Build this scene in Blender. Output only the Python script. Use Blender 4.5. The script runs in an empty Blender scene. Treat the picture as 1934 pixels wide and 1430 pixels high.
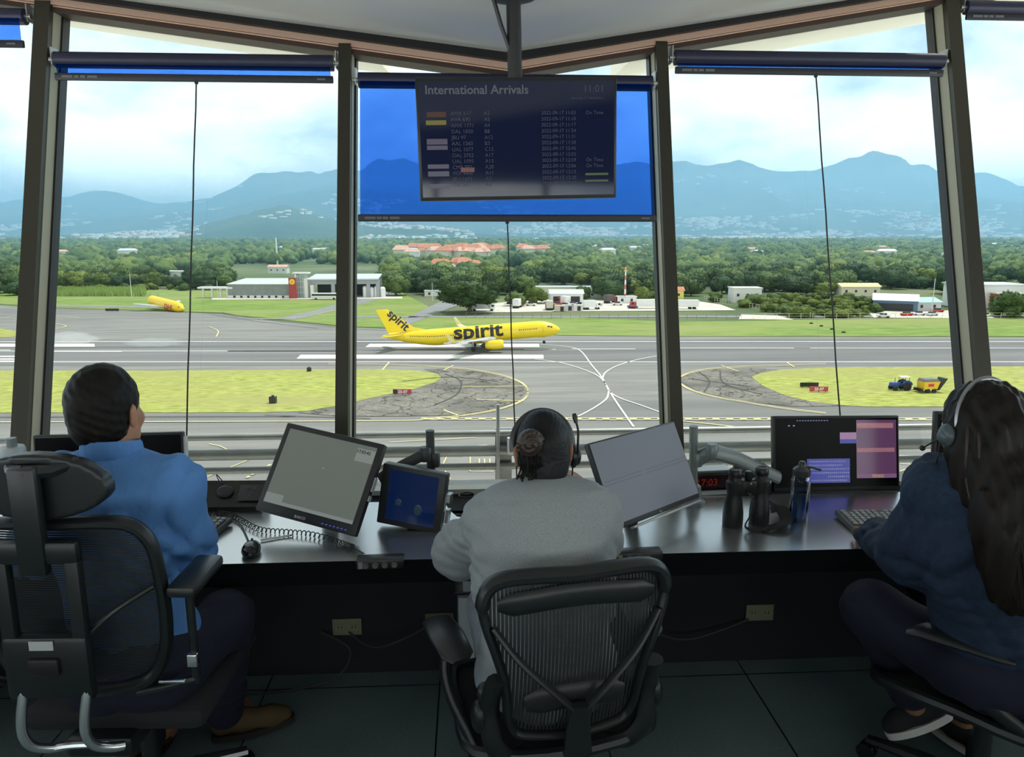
import bpy, bmesh, math, random
import numpy as np
from mathutils import Vector, Matrix, Euler
random.seed(7)
rng = np.random.default_rng(7)
C = bpy.context.scene.collection
R = math.radians
PI = math.pi

# ---------------------------------------------------------------- camera
EYE = 1.78                       # eye height above the cab floor
PITCH, YAW, FPX = R(10.9), R(3.2), 1400.0
cam_d = bpy.data.cameras.new('camera')
cam_d.sensor_width = 36.0
cam_d.lens = FPX / 1934 * 36.0
cam_d.clip_start = 0.02
cam_d.clip_end = 60000
cam = bpy.data.objects.new('camera', cam_d)
C.objects.link(cam)
cam.location = (0, 0, EYE)
cam.rotation_euler = (PI / 2 - PITCH, 0, -YAW)
sc = bpy.context.scene
sc.camera = cam
sc.view_settings.view_transform = 'Standard'
sc.view_settings.look = 'None'
sc.view_settings.gamma = 1
sc.view_settings.use_curve_mapping = False
sc.view_settings.exposure = 0.0
sc.cycles.max_bounces = 7
sc.cycles.diffuse_bounces = 3
sc.cycles.glossy_bounces = 3
sc.cycles.transmission_bounces = 4
sc.cycles.transparent_max_bounces = 16
sc.cycles.volume_bounces = 1
sc.cycles.caustics_reflective = False
sc.cycles.caustics_refractive = False
sc.cycles.use_denoising = True
sc.cycles.sample_clamp_indirect = 6
HAZE = 2.3e-4

# ---------------------------------------------------------------- sky: bright broken cloud
w = bpy.data.worlds.new('sky')
sc.world = w
w.use_nodes = True
nt = w.node_tree
nt.nodes.clear()
N = nt.nodes.new
L = nt.links.new
tc = N('ShaderNodeTexCoord')
mp = N('ShaderNodeMapping'); mp.inputs['Scale'].default_value = (1.0, 1.0, 2.3)
mp.inputs['Location'].default_value = (3.1, 0.6, 0.3)
L(tc.outputs['Generated'], mp.inputs['Vector'])
n1 = N('ShaderNodeTexNoise'); n1.inputs['Scale'].default_value = 2.6; n1.inputs['Detail'].default_value = 9; n1.inputs['Roughness'].default_value = 0.52
n1.inputs['Distortion'].default_value = 0.35
L(mp.outputs['Vector'], n1.inputs['Vector'])
n2 = N('ShaderNodeTexNoise'); n2.inputs['Scale'].default_value = 7.5; n2.inputs['Detail'].default_value = 7; n2.inputs['Roughness'].default_value = 0.55
L(mp.outputs['Vector'], n2.inputs['Vector'])
mx = N('ShaderNodeMath'); mx.operation = 'MULTIPLY_ADD'; mx.inputs[1].default_value = 0.45
L(n2.outputs['Fac'], mx.inputs[0]); L(n1.outputs['Fac'], mx.inputs[2])
cr = N('ShaderNodeValToRGB')
e = cr.color_ramp.elements
e[0].position = 0.62; e[0].color = (0.40, 0.46, 0.52, 1)
e[1].position = 0.88; e[1].color = (1.10, 1.08, 1.0, 1)
m_ = cr.color_ramp.elements.new(0.69); m_.color = (0.60, 0.635, 0.66, 1)
m_ = cr.color_ramp.elements.new(0.77); m_.color = (0.84, 0.84, 0.80, 1)
L(mx.outputs[0], cr.inputs['Fac'])
bg = N('ShaderNodeBackground'); bg.inputs['Strength'].default_value = 3.3
L(cr.outputs['Color'], bg.inputs['Color'])
# the cloud deck is brightest low over the horizon
sx = N('ShaderNodeSeparateXYZ'); L(tc.outputs['Generated'], sx.inputs[0])
ma = N('ShaderNodeMath'); ma.operation = 'MULTIPLY'; ma.inputs[1].default_value = -8.0; L(sx.outputs['Z'], ma.inputs[0])
me_ = N('ShaderNodeMath'); me_.operation = 'EXPONENT'; L(ma.outputs[0], me_.inputs[0])
mm = N('ShaderNodeMath'); mm.operation = 'MULTIPLY_ADD'; mm.inputs[1].default_value = 3.3 * 3.4; mm.inputs[2].default_value = 2.8; L(me_.outputs[0], mm.inputs[0])
mc = N('ShaderNodeMath'); mc.operation = 'MINIMUM'; mc.inputs[1].default_value = 13.0; L(mm.outputs[0], mc.inputs[0]); L(mc.outputs[0], bg.inputs['Strength'])
wo = N('ShaderNodeOutputWorld')
L(bg.outputs[0], wo.inputs['Surface'])

sun_d = bpy.data.lights.new('sun', 'SUN')
sun_d.energy = 9.5
sun_d.angle = R(3)
sun_d.color = (1.0, 0.95, 0.84)
sun = bpy.data.objects.new('sun', sun_d)
C.objects.link(sun)
sun.rotation_euler = (R(-14), R(22), 0)      # high, from beyond the window and a little to one side
sun.location = (0, 0, 50)

# ---------------------------------------------------------------- picture geometry
def ray(px, py):
    x = (px - 967) / FPX; y = (715 - py) / FPX
    d = Vector((x, math.cos(PITCH) + y * math.sin(PITCH), -math.sin(PITCH) + y * math.cos(PITCH)))
    d.rotate(Euler((0, 0, -YAW)))
    return d
EYEV = Vector((0, 0, EYE))
def at_z(px, py, z):
    d = ray(px, py); return EYEV + d * ((z - EYE) / d.z)
def at_y(px, py, y):
    d = ray(px, py); return EYEV + d * (y / d.y)
def at_d(px, py, dist):
    return EYEV + ray(px, py) * dist
YB, LEAN = 3.0, 0.306            # foot line of the leaning glass, and its lean
def wall_y(z): return YB + (z - 0.8) * LEAN
def at_wall(px, py):
    d = ray(px, py)
    return EYEV + d * ((YB + (EYE - .8) * LEAN) / (d.y - LEAN * d.z))
GZ = EYE - 28.0                  # airfield level, 28 m below the eye
def gp(px, py, z=0.0): return at_z(px, py, GZ + z)
fwd = Vector((math.sin(YAW), math.cos(YAW), 0)); rgt = Vector((math.cos(YAW), -math.sin(YAW), 0))
def fu(u, v, z=0.0): return rgt * u + fwd * v + Vector((0, 0, GZ + z))

# ---------------------------------------------------------------- materials
MATS = {}
def mat(name, col, rough=0.6, metal=0.0, noise=None, bump=None, spec=0.5, coat=0, emit=None, estr=0, var=None, stretch=None):
    """procedural Principled material; noise=(scale, amount) varies the colour, bump=(scale, strength, distance)"""
    if name in MATS: return MATS[name]
    m = bpy.data.materials.new(name); m.use_nodes = True
    t = m.node_tree; b = t.nodes['Principled BSDF']
    b.inputs['Base Color'].default_value = (*col, 1)
    b.inputs['Roughness'].default_value = rough
    b.inputs['Metallic'].default_value = metal
    b.inputs['Specular IOR Level'].default_value = spec
    b.inputs['Coat Weight'].default_value = coat
    b.inputs['Coat Roughness'].default_value = 0.05
    if emit:
        b.inputs['Emission Color'].default_value = (*emit, 1); b.inputs['Emission Strength'].default_value = estr
    if noise or bump:
        tcn = t.nodes.new('ShaderNodeTexCoord'); src = tcn.outputs['Object']
        if stretch:
            mpn = t.nodes.new('ShaderNodeMapping'); mpn.inputs['Scale'].default_value = stretch
            t.links.new(src, mpn.inputs['Vector']); src = mpn.outputs['Vector']
    if noise:
        nn = t.nodes.new('ShaderNodeTexNoise'); nn.inputs['Scale'].default_value = noise[0]; nn.inputs['Detail'].default_value = 6
        t.links.new(src, nn.inputs['Vector'])
        r = t.nodes.new('ShaderNodeValToRGB'); a = noise[1]
        c2 = var if var else tuple(min(1, c * (1 + a)) for c in col)
        c1 = tuple(c * (1 - a) for c in col)
        r.color_ramp.elements[0].position = 0.32; r.color_ramp.elements[0].color = (*c1, 1)
        r.color_ramp.elements[1].position = 0.68; r.color_ramp.elements[1].color = (*c2, 1)
        t.links.new(nn.outputs['Fac'], r.inputs['Fac']); t.links.new(r.outputs['Color'], b.inputs['Base Color'])
    if bump:
        n3 = t.nodes.new('ShaderNodeTexNoise'); n3.inputs['Scale'].default_value = bump[0]; n3.inputs['Detail'].default_value = 5
        t.links.new(src, n3.inputs['Vector'])
        bp = t.nodes.new('ShaderNodeBump'); bp.inputs['Strength'].default_value = bump[1]
        bp.inputs['Distance'].default_value = bump[2] if len(bump) > 2 else 0.01
        t.links.new(n3.outputs['Fac'], bp.inputs['Height']); t.links.new(bp.outputs['Normal'], b.inputs['Normal'])
    MATS[name] = m
    return m

def glass_mat(name, tint, refl=0.06):
    m = bpy.data.materials.new(name); m.use_nodes = True; t = m.node_tree
    t.nodes.clear()
    o = t.nodes.new('ShaderNodeOutputMaterial'); mixn = t.nodes.new('ShaderNodeMixShader')
    tr = t.nodes.new('ShaderNodeBsdfTransparent'); tr.inputs['Color'].default_value = (*tint, 1)
    gl = t.nodes.new('ShaderNodeBsdfGlossy'); gl.inputs['Roughness'].default_value = 0.02
    lw = t.nodes.new('ShaderNodeFresnel'); lw.inputs['IOR'].default_value = 1.35
    t.links.new(lw.outputs[0], mixn.inputs['Fac'])
    t.links.new(tr.outputs[0], mixn.inputs[1]); t.links.new(gl.outputs[0], mixn.inputs[2])
    t.links.new(mixn.outputs[0], o.inputs['Surface'])
    MATS[name] = m
    return m

# ---------------------------------------------------------------- mesh builder
def spl(pts, n=8, closed=False):
    P = [Vector(p) for p in pts]; out = []
    m = len(P)
    rngi = range(m) if closed else range(m - 1)
    for i in rngi:
        if closed: a, b, c, d = P[(i - 1) % m], P[i], P[(i + 1) % m], P[(i + 2) % m]
        else: a, b, c, d = P[max(i - 1, 0)], P[i], P[i + 1], P[min(i + 2, m - 1)]
        for k in range(n):
            t = k / n
            out.append(0.5 * ((2 * b) + (c - a) * t + (2 * a - 5 * b + 4 * c - d) * t * t + (3 * b - a - 3 * c + d) * t ** 3))
    if not closed: out.append(P[-1])
    return out

class MB:
    def __init__(s): s.v = []; s.f = []; s.mi = []; s.M = Matrix(); s.m = 0
    def add(s, vs, fs):
        o = len(s.v); s.v += [s.M @ Vector(v) for v in vs]; s.f += [tuple(i + o for i in f) for f in fs]; s.mi += [s.m] * len(fs); return s
    def box(s, size, c=(0, 0, 0), rot=None, taper=1.0):
        x, y, z = [k / 2 for k in size]; vs = []
        for sz in (-1, 1):
            k = 1 if sz < 0 else taper
            for sx, sy in ((-1, -1), (1, -1), (1, 1), (-1, 1)): vs.append(Vector((sx * x * k, sy * y * k, sz * z)))
        if rot is not None:
            E_ = rot if isinstance(rot, Matrix) else Euler(rot).to_matrix()
            vs = [E_ @ v for v in vs]
        vs = [v + Vector(c) for v in vs]
        return s.add(vs, [(3, 2, 1, 0), (4, 5, 6, 7), (0, 1, 5, 4), (1, 2, 6, 5), (2, 3, 7, 6), (3, 0, 4, 7)])
    def rbox(s, size, c=(0, 0, 0), r=0.01, rot=None, seg=2):
        bm = bmesh.new(); bmesh.ops.create_cube(bm, size=1)
        for v in bm.verts: v.co = Vector((v.co.x * size[0], v.co.y * size[1], v.co.z * size[2]))
        bmesh.ops.bevel(bm, geom=bm.edges[:], offset=min(r, min(size) * .49), segments=seg, affect='EDGES', profile=.5)
        E_ = (rot if isinstance(rot, Matrix) else Euler(rot).to_matrix()) if rot is not None else Matrix.Identity(3)
        bm.verts.index_update()
        vs = [E_ @ v.co + Vector(c) for v in bm.verts]; fs = [tuple(v.index for v in f.verts) for f in bm.faces]
        bm.free(); return s.add(vs, fs)
    def tube(s, path, r, n=10, closed=False, flat=None, caps=True, up=None):
        P = [Vector(p) for p in path]; m = len(P)
        rr = r if hasattr(r, '__len__') else [r] * m
        vs = []; fs = []; prev = None
        for i in range(m):
            if closed: t = P[(i + 1) % m] - P[i - 1]
            else: t = P[min(i + 1, m - 1)] - P[max(i - 1, 0)]
            t.normalize()
            if up is not None: a = Vector(up)
            elif prev is None: a = Vector((0, 0, 1)) if abs(t.z) < .9 else Vector((0, 1, 0))
            else: a = prev
            a = (a - t * a.dot(t))
            if a.length < 1e-6: a = t.orthogonal()
            a.normalize()
            prev = a; b = t.cross(a)
            fa, fb = (flat if flat else (1, 1))
            for k in range(n):
                g = 2 * PI * k / n
                vs.append(P[i] + a * (math.cos(g) * rr[i] * fa) + b * (math.sin(g) * rr[i] * fb))
        for i in range(m if closed else m - 1):
            j = (i + 1) % m
            for k in range(n):
                k2 = (k + 1) % n
                fs.append((i * n + k, j * n + k, j * n + k2, i * n + k2)[::-1])
        if not closed and caps:
            fs.append(tuple(range(n))); fs.append(tuple(range((m - 1) * n, m * n))[::-1])
        return s.add(vs, fs)
    def cyl(s, a, b, r0, r1=None, n=16): return s.tube([a, b], [r0, r0 if r1 is None else r1], n)
    def lathe(s, prof, c=(0, 0, 0), n=20, axis='z'):
        vs = []; fs = []; c = Vector(c)
        for (r, h) in prof:
            for k in range(n):
                g = 2 * PI * k / n; x, y = r * math.cos(g), r * math.sin(g)
                vs.append(c + (Vector((x, y, h)) if axis == 'z' else Vector((h, x, y)) if axis == 'x' else Vector((y, h, x))))
        for i in range(len(prof) - 1):
            for k in range(n):
                k2 = (k + 1) % n; fs.append((i * n + k, i * n + k2, (i + 1) * n + k2, (i + 1) * n + k))
        fs.append(tuple(range(n))[::-1]); fs.append(tuple(range((len(prof) - 1) * n, len(prof) * n)))
        return s.add(vs, fs)
    def ell(s, c, r, rot=None, nu=16, nv=10):
        vs = [Vector((0, 0, -1))]; fs = []
        for i in range(1, nv):
            p = PI * i / nv
            for k in range(nu): g = 2 * PI * k / nu; vs.append(Vector((math.sin(p) * math.cos(g), math.sin(p) * math.sin(g), -math.cos(p))))
        vs.append(Vector((0, 0, 1)))
        E_ = Euler(rot).to_matrix() if rot is not None else Matrix.Identity(3)
        vs = [E_ @ Vector((v.x * r[0], v.y * r[1], v.z * r[2])) + Vector(c) for v in vs]
        for k in range(nu): fs.append((0, 1 + (k + 1) % nu, 1 + k)); fs.append((len(vs) - 1, 1 + (nv - 2) * nu + k, 1 + (nv - 2) * nu + (k + 1) % nu))
        for i in range(nv - 2):
            for k in range(nu):
                k2 = (k + 1) % nu; fs.append((1 + i * nu + k, 1 + i * nu + k2, 1 + (i + 1) * nu + k2, 1 + (i + 1) * nu + k))
        return s.add(vs, fs)
    def prism(s, poly, ext):
        """closed outline extruded along the vector ext"""
        n = len(poly); P = [Vector(p) for p in poly]; e_ = Vector(ext)
        fs = [tuple(range(n))[::-1], tuple(range(n, 2 * n))] + [(i, (i + 1) % n, n + (i + 1) % n, n + i) for i in range(n)]
        return s.add(P + [p + e_ for p in P], fs)
    def quad(s, a, b, c, d): return s.add([a, b, c, d], [(0, 1, 2, 3)])
    def build(s, name, mats, parent=None, smooth=True, loc=None, rot=None, fix=True):
        me = bpy.data.meshes.new(name)
        me.from_pydata([tuple(v) for v in s.v], [], s.f)
        mats = mats if isinstance(mats, (list, tuple)) else [mats]
        for m in mats: me.materials.append(m)
        me.polygons.foreach_set('material_index', s.mi)
        if fix:
            bm = bmesh.new(); bm.from_mesh(me); bmesh.ops.recalc_face_normals(bm, faces=bm.faces); bm.to_mesh(me); bm.free()
        if smooth:
            me.polygons.foreach_set('use_smooth', [True] * len(me.polygons))
            me.set_sharp_from_angle(angle=R(38))
        me.update()
        o = bpy.data.objects.new(name, me); C.objects.link(o)
        if parent: o.parent = parent
        if loc: o.location = loc
        if rot: o.rotation_euler = rot
        return o

def tag(o, label=None, cat=None, group=None, kind=None):
    if label: o['label'] = label
    if cat: o['category'] = cat
    if group: o['group'] = group
    if kind: o['kind'] = kind
    return o
def empty(name, loc=(0, 0, 0), rz=0, label=None, cat=None, group=None, rot=None):
    o = bpy.data.objects.new(name, None); C.objects.link(o); o.location = loc
    o.rotation_euler = rot if rot is not None else (0, 0, rz); o.empty_display_size = .1
    return tag(o, label, cat, group)
def copy_tree(o, parent=None):
    c = o.copy(); C.objects.link(c); c.parent = parent
    for ch in list(o.children): copy_tree(ch, c)
    return c
def text_verts(body, size, off, cuts=0, align='LEFT', spacing=1.0, shear=0, ext=0):
    cu = bpy.data.curves.new('tmp', 'FONT'); cu.body = body; cu.size = size; cu.offset = off; cu.resolution_u = 3; cu.align_x = align; cu.space_line = spacing; cu.shear = shear; cu.extrude = ext
    o = bpy.data.objects.new('tmp', cu); C.objects.link(o); dg = bpy.context.evaluated_depsgraph_get()
    me = bpy.data.meshes.new_from_object(o.evaluated_get(dg)); C.objects.unlink(o); bpy.data.objects.remove(o)
    bm = bmesh.new(); bm.from_mesh(me); bmesh.ops.triangulate(bm, faces=bm.faces)
    for _ in range(cuts):
        bmesh.ops.subdivide_edges(bm, edges=[e_ for e_ in bm.edges if e_.calc_length() > size * .12], cuts=1); bmesh.ops.triangulate(bm, faces=bm.faces)
    bm.verts.index_update(); vs = [v.co.copy() for v in bm.verts]; fs = [tuple(v.index for v in f.verts) for f in bm.faces]; bm.free()
    return vs, fs
def text(body, size, m, parent, loc, rot, name='lettering', align='LEFT', off=0, ext=0.0, sx=1.0, spacing=1.0, shear=0):
    vs, fs = text_verts(body, size, off, 0, align, spacing, shear, ext)
    b = MB(); b.add([(v.x * sx, v.y, v.z) for v in vs], fs)
    return b.build(name, m, parent, smooth=False, loc=loc, rot=rot, fix=False)
def struct(o): o['kind'] = 'structure'; return o

# ---------------------------------------------------------------- smooth solid modelling on a distance grid
class Field:
    def __init__(s, lo, hi, h):
        s.lo = np.array(lo, float); s.h = h
        s.n = np.ceil((np.array(hi) - s.lo) / h).astype(int) + 1
        s.F = np.full(s.n, .5, np.float32)
    def box_(s, lo, hi, pad):
        a = np.clip(np.floor((np.array(lo) - pad - s.lo) / s.h).astype(int), 0, s.n - 1)
        b = np.clip(np.ceil((np.array(hi) + pad - s.lo) / s.h).astype(int) + 1, 1, s.n)
        sl = tuple(slice(i, j) for i, j in zip(a, b))
        g = [s.lo[k] + s.h * np.arange(a[k], b[k]) for k in range(3)]
        X, Y_, Z = np.meshgrid(*g, indexing='ij')
        return sl, X, Y_, Z
    def mix(s, sl, d, k):
        f = s.F[sl]
        if k > 0:
            hh = np.maximum(k - np.abs(f - d), 0) / k
            s.F[sl] = np.minimum(f, d) - hh * hh * k * .25
        else: s.F[sl] = np.minimum(f, d)
    def cap(s, a, b, ra, rb=None, k=.02):
        rb = ra if rb is None else rb
        a = np.array(a, float); b = np.array(b, float); m = max(ra, rb)
        sl, X, Y_, Z = s.box_(np.minimum(a, b) - m, np.maximum(a, b) + m, k + 2 * s.h)
        ab = b - a; q = max(ab @ ab, 1e-9)
        t = np.clip(((X - a[0]) * ab[0] + (Y_ - a[1]) * ab[1] + (Z - a[2]) * ab[2]) / q, 0, 1)
        d = np.sqrt((X - a[0] - t * ab[0]) ** 2 + (Y_ - a[1] - t * ab[1]) ** 2 + (Z - a[2] - t * ab[2]) ** 2) - (ra + (rb - ra) * t)
        s.mix(sl, d, k); return s
    def chain(s, pts, rs, k=.02):
        for i in range(len(pts) - 1): s.cap(pts[i], pts[i + 1], rs[i], rs[i + 1], k)
        return s
    def elld(s, c, r, rot, X, Y_, Z):
        M = np.array((rot if rot is not None else Matrix.Identity(3)).transposed())
        x, y, z = X - c[0], Y_ - c[1], Z - c[2]
        u = (M[0][0] * x + M[0][1] * y + M[0][2] * z) / r[0]; v = (M[1][0] * x + M[1][1] * y + M[1][2] * z) / r[1]; w_ = (M[2][0] * x + M[2][1] * y + M[2][2] * z) / r[2]
        q = np.sqrt(u * u + v * v + w_ * w_); q2 = np.sqrt((u / r[0]) ** 2 + (v / r[1]) ** 2 + (w_ / r[2]) ** 2) + 1e-6
        return q * (q - 1) / q2
    def ell(s, c, r, rot=None, k=.02, sub=False):
        m = max(r); c = np.array(c, float)
        sl, X, Y_, Z = s.box_(c - m, c + m, k + 2 * s.h)
        d = s.elld(c, r, rot, X, Y_, Z)
        if sub:
            f = s.F[sl]; d = -d; hh = np.maximum(k - np.abs(f - d), 0) / k if k > 0 else 0
            s.F[sl] = np.maximum(f, d) + (hh * hh * k * .25 if k > 0 else 0)
        else: s.mix(sl, d, k)
        return s
    def grid(s):
        g = [s.lo[k] + s.h * np.arange(s.n[k]) for k in range(3)]
        return np.meshgrid(*g, indexing='ij')
    def mesh(s):
        F = s.F; nx, ny, nz = s.n
        cnt = np.zeros((nx - 1, ny - 1, nz - 1), np.uint8); acc = np.zeros((nx - 1, ny - 1, nz - 1, 3), np.float32)
        cr_ = []
        for ax in range(3):
            a = F[tuple(slice(0, -1) if i == ax else slice(None) for i in range(3))]
            b = F[tuple(slice(1, None) if i == ax else slice(None) for i in range(3))]
            idx = np.argwhere((a < 0) != (b < 0))
            av = a[tuple(idx.T)]; bv = b[tuple(idx.T)]; t = av / (av - bv)
            pos = idx.astype(np.float32); pos[:, ax] += t
            cr_.append((idx, av < 0))
            o = [i for i in range(3) if i != ax]
            for d1 in (0, 1):
                for d2 in (0, 1):
                    ci = idx.copy(); ci[:, o[0]] -= d1; ci[:, o[1]] -= d2
                    ok = np.all((ci >= 0) & (ci < np.array(cnt.shape)), axis=1)
                    ci2 = tuple(ci[ok].T)
                    np.add.at(cnt, ci2, 1); np.add.at(acc, ci2, pos[ok])
        act = np.argwhere(cnt > 0)
        vid = np.full(cnt.shape, -1, np.int32); vid[tuple(act.T)] = np.arange(len(act))
        V = acc[tuple(act.T)] / cnt[tuple(act.T)][:, None] * s.h + s.lo
        quads = []
        for ax in range(3):
            idx, ins = cr_[ax]; o = [i for i in range(3) if i != ax]
            ok = (idx[:, o[0]] > 0) & (idx[:, o[1]] > 0) & (idx[:, o[0]] < cnt.shape[o[0]]) & (idx[:, o[1]] < cnt.shape[o[1]])
            idx = idx[ok]; ins = ins[ok]
            def cell(d1, d2):
                ci = idx.copy(); ci[:, o[0]] -= d1; ci[:, o[1]] -= d2; return vid[tuple(ci.T)]
            q = np.stack([cell(1, 1), cell(0, 1), cell(0, 0), cell(1, 0)], 1)
            flip = ins if ax != 1 else ~ins
            q[~flip] = q[~flip][:, ::-1]
            quads.append(q)
        Q = np.concatenate(quads); Q = Q[(Q >= 0).all(1)]
        return V, Q
    def build(s, name, m, parent=None, relax=1):
        V, Q = s.mesh()
        for _ in range(relax):
            acc = np.zeros_like(V); c = np.zeros(len(V))
            for i in range(4):
                np.add.at(acc, Q[:, i], V[Q[:, (i + 1) % 4]]); np.add.at(c, Q[:, i], 1)
            V = V * .5 + .5 * acc / np.maximum(c, 1)[:, None]
        me = bpy.data.meshes.new(name)
        me.vertices.add(len(V)); me.vertices.foreach_set('co', V.astype(np.float32).ravel())
        me.loops.add(len(Q) * 4); me.loops.foreach_set('vertex_index', Q.astype(np.int32).ravel())
        me.polygons.add(len(Q)); me.polygons.foreach_set('loop_start', np.arange(0, len(Q) * 4, 4, dtype=np.int32))
        me.polygons.foreach_set('use_smooth', np.ones(len(Q), bool))
        me.update(calc_edges=True); me.validate()
        me.materials.append(m)
        o = bpy.data.objects.new(name, me); C.objects.link(o)
        if parent: o.parent = parent
        return o
def raw_mesh(name, V, Fc, m, mi=None, smooth=False):
    """one mesh straight from numpy arrays of vertices and equal-sided faces"""
    me = bpy.data.meshes.new(name); k = Fc.shape[1]
    me.vertices.add(len(V)); me.vertices.foreach_set('co', V.astype(np.float32).ravel())
    me.loops.add(len(Fc) * k); me.loops.foreach_set('vertex_index', Fc.astype(np.int32).ravel())
    me.polygons.add(len(Fc)); me.polygons.foreach_set('loop_start', np.arange(0, len(Fc) * k, k, dtype=np.int32))
    for x in (m if isinstance(m, (list, tuple)) else [m]): me.materials.append(x)
    if mi is not None: me.polygons.foreach_set('material_index', mi.astype(np.int32))
    if smooth: me.polygons.foreach_set('use_smooth', np.ones(len(Fc), bool))
    me.update(calc_edges=True)
    o = bpy.data.objects.new(name, me); C.objects.link(o); return o
# ================================================================= the control cab
XC, ZC = 0.18, 2.473                     # lowest point of the folded ceiling at the glass
XL, XR, YR = -4.3, 4.7, -4.6             # side walls and rear wall
def ceil_z(x, y):
    s = .13 if x < XC else .18
    return ZC + .062 + s * abs(x - XC) + .2 * (3.512 - max(y, .4))
M_mull = mat('bronze frame', (.036, .033, .022), .42, .3, bump=(40, .05))
M_mside = mat('light mullion lining', (.30, .29, .215), .55)
M_dark = mat('dark gasket', (.008, .008, .009), .5)
M_ceil = mat('grey ceiling board', (.50, .49, .455), .85, bump=(3, .04), noise=(1.2, .06))
M_salmon = mat('salmon painted header', (.85, .56, .43), .7)
M_cream = mat('cream soffit', (.80, .76, .62), .8, noise=(2, .05))
M_wall = mat('dark wall laminate', (.006, .009, .013), .7, noise=(3, .3))
M_glass = glass_mat('tinted window glass', (.37, .39, .385))
M_glass2 = glass_mat('dimming window glass', (.46, .48, .47))  # rear and side panes, tinted to dim the light entering the cab

# raised access floor
m = bpy.data.materials.new('floor tiles'); m.use_nodes = True; t = m.node_tree; b = t.nodes['Principled BSDF']
tcn = t.nodes.new('ShaderNodeTexCoord')
nz = t.nodes.new('ShaderNodeTexNoise'); nz.inputs['Scale'].default_value = 90; nz.inputs['Detail'].default_value = 4
nz2 = t.nodes.new('ShaderNodeTexNoise'); nz2.inputs['Scale'].default_value = 1.5
rp = t.nodes.new('ShaderNodeValToRGB'); rp.color_ramp.elements[0].position = .35; rp.color_ramp.elements[0].color = (.11, .155, .165, 1)
rp.color_ramp.elements[1].position = .7; rp.color_ramp.elements[1].color = (.17, .225, .235, 1)
ad = t.nodes.new('ShaderNodeMath'); ad.operation = 'MULTIPLY_ADD'; ad.inputs[1].default_value = .5
t.links.new(tcn.outputs['Object'], nz.inputs['Vector']); t.links.new(tcn.outputs['Object'], nz2.inputs['Vector'])
t.links.new(nz.outputs['Fac'], ad.inputs[0]); t.links.new(nz2.outputs['Fac'], ad.inputs[2])
ad2 = t.nodes.new('ShaderNodeMath'); ad2.operation = 'SUBTRACT'; ad2.inputs[1].default_value = .25
t.links.new(ad.outputs[0], ad2.inputs[0]); t.links.new(ad2.outputs[0], rp.inputs['Fac']); t.links.new(rp.outputs['Color'], b.inputs['Base Color'])
b.inputs['Roughness'].default_value = .5
M_floor = m
bm_ = MB(); gap = .006
JX = [XL, -3.34, -2.73, -2.12, -1.51, -.90 + .07, -.14, .47, 1.12, 1.75, 2.36, 2.97, 3.58, XR]
JY = [YR, -3.9, -3.3, -2.7, -2.1, -1.5, -.9, -.3, .3, .9, 1.5, 2.1 , 2.36, 3.3]
JY = [YR] + [YR + .61 * k for k in range(1, 13)] + [3.35]
for i in range(len(JX) - 1):
    for j in range(len(JY) - 1):
        bm_.add([(JX[i] + gap / 2, JY[j] + gap / 2, 0), (JX[i + 1] - gap / 2, JY[j] + gap / 2, 0), (JX[i + 1] - gap / 2, JY[j + 1] - gap / 2, 0), (JX[i] + gap / 2, JY[j + 1] - gap / 2, 0)], [(0, 1, 2, 3)])
bm_.m = 1; bm_.box((XR - XL, 7.95, .1), ((XL + XR) / 2, (YR + 3.35) / 2, -.054))
fl = struct(bm_.build('floor', [M_floor, M_dark], smooth=False, fix=False))

# ceiling: two boards folded along a valley that runs to the window
b_ = MB()
ys = [YR, .4, 3.50]
for xa, xb in ((XL, XC), (XC, XR)):
    for i in range(2):
        P = [(xa, ys[i]), (xb, ys[i]), (xb, ys[i + 1]), (xa, ys[i + 1])]
        lo = [(x, y, ceil_z(x, y)) for x, y in P]; hi = [(x, y, ceil_z(x, y) + .12) for x, y in P]
        b_.add(lo + hi, [(3, 2, 1, 0), (4, 5, 6, 7), (0, 1, 5, 4), (1, 2, 6, 5), (2, 3, 7, 6), (3, 0, 4, 7)])
struct(b_.build('ceiling', M_ceil, smooth=False))

# knee wall under the desk and window sill
b_ = MB(); b_.box((XR - XL, .08, .70), ((XL + XR) / 2, 2.86, .35)); b_.m = 0
b_.add([(XL, 2.82, .70), (XR, 2.82, .70), (XR, 2.96, .735), (XL, 2.96, .735), (XL, 2.82, .60), (XR, 2.82, .60), (XR, 3.06, .60), (XL, 3.06, .60), (XR, 3.06, .735), (XL, 3.06, .735)],
       [(4, 5, 6, 7), (0, 3, 2, 1), (3, 9, 8, 2), (9, 7, 6, 8), (0, 1, 5, 4)])
struct(b_.build('wall_front', M_wall, smooth=False))
b_ = MB(); b_.box((XR - XL, .12, .02), ((XL + XR) / 2, 2.985, .742)); struct(b_.build('trim_1', mat('pale sill', (.55, .55, .5), .5), smooth=False))

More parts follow.
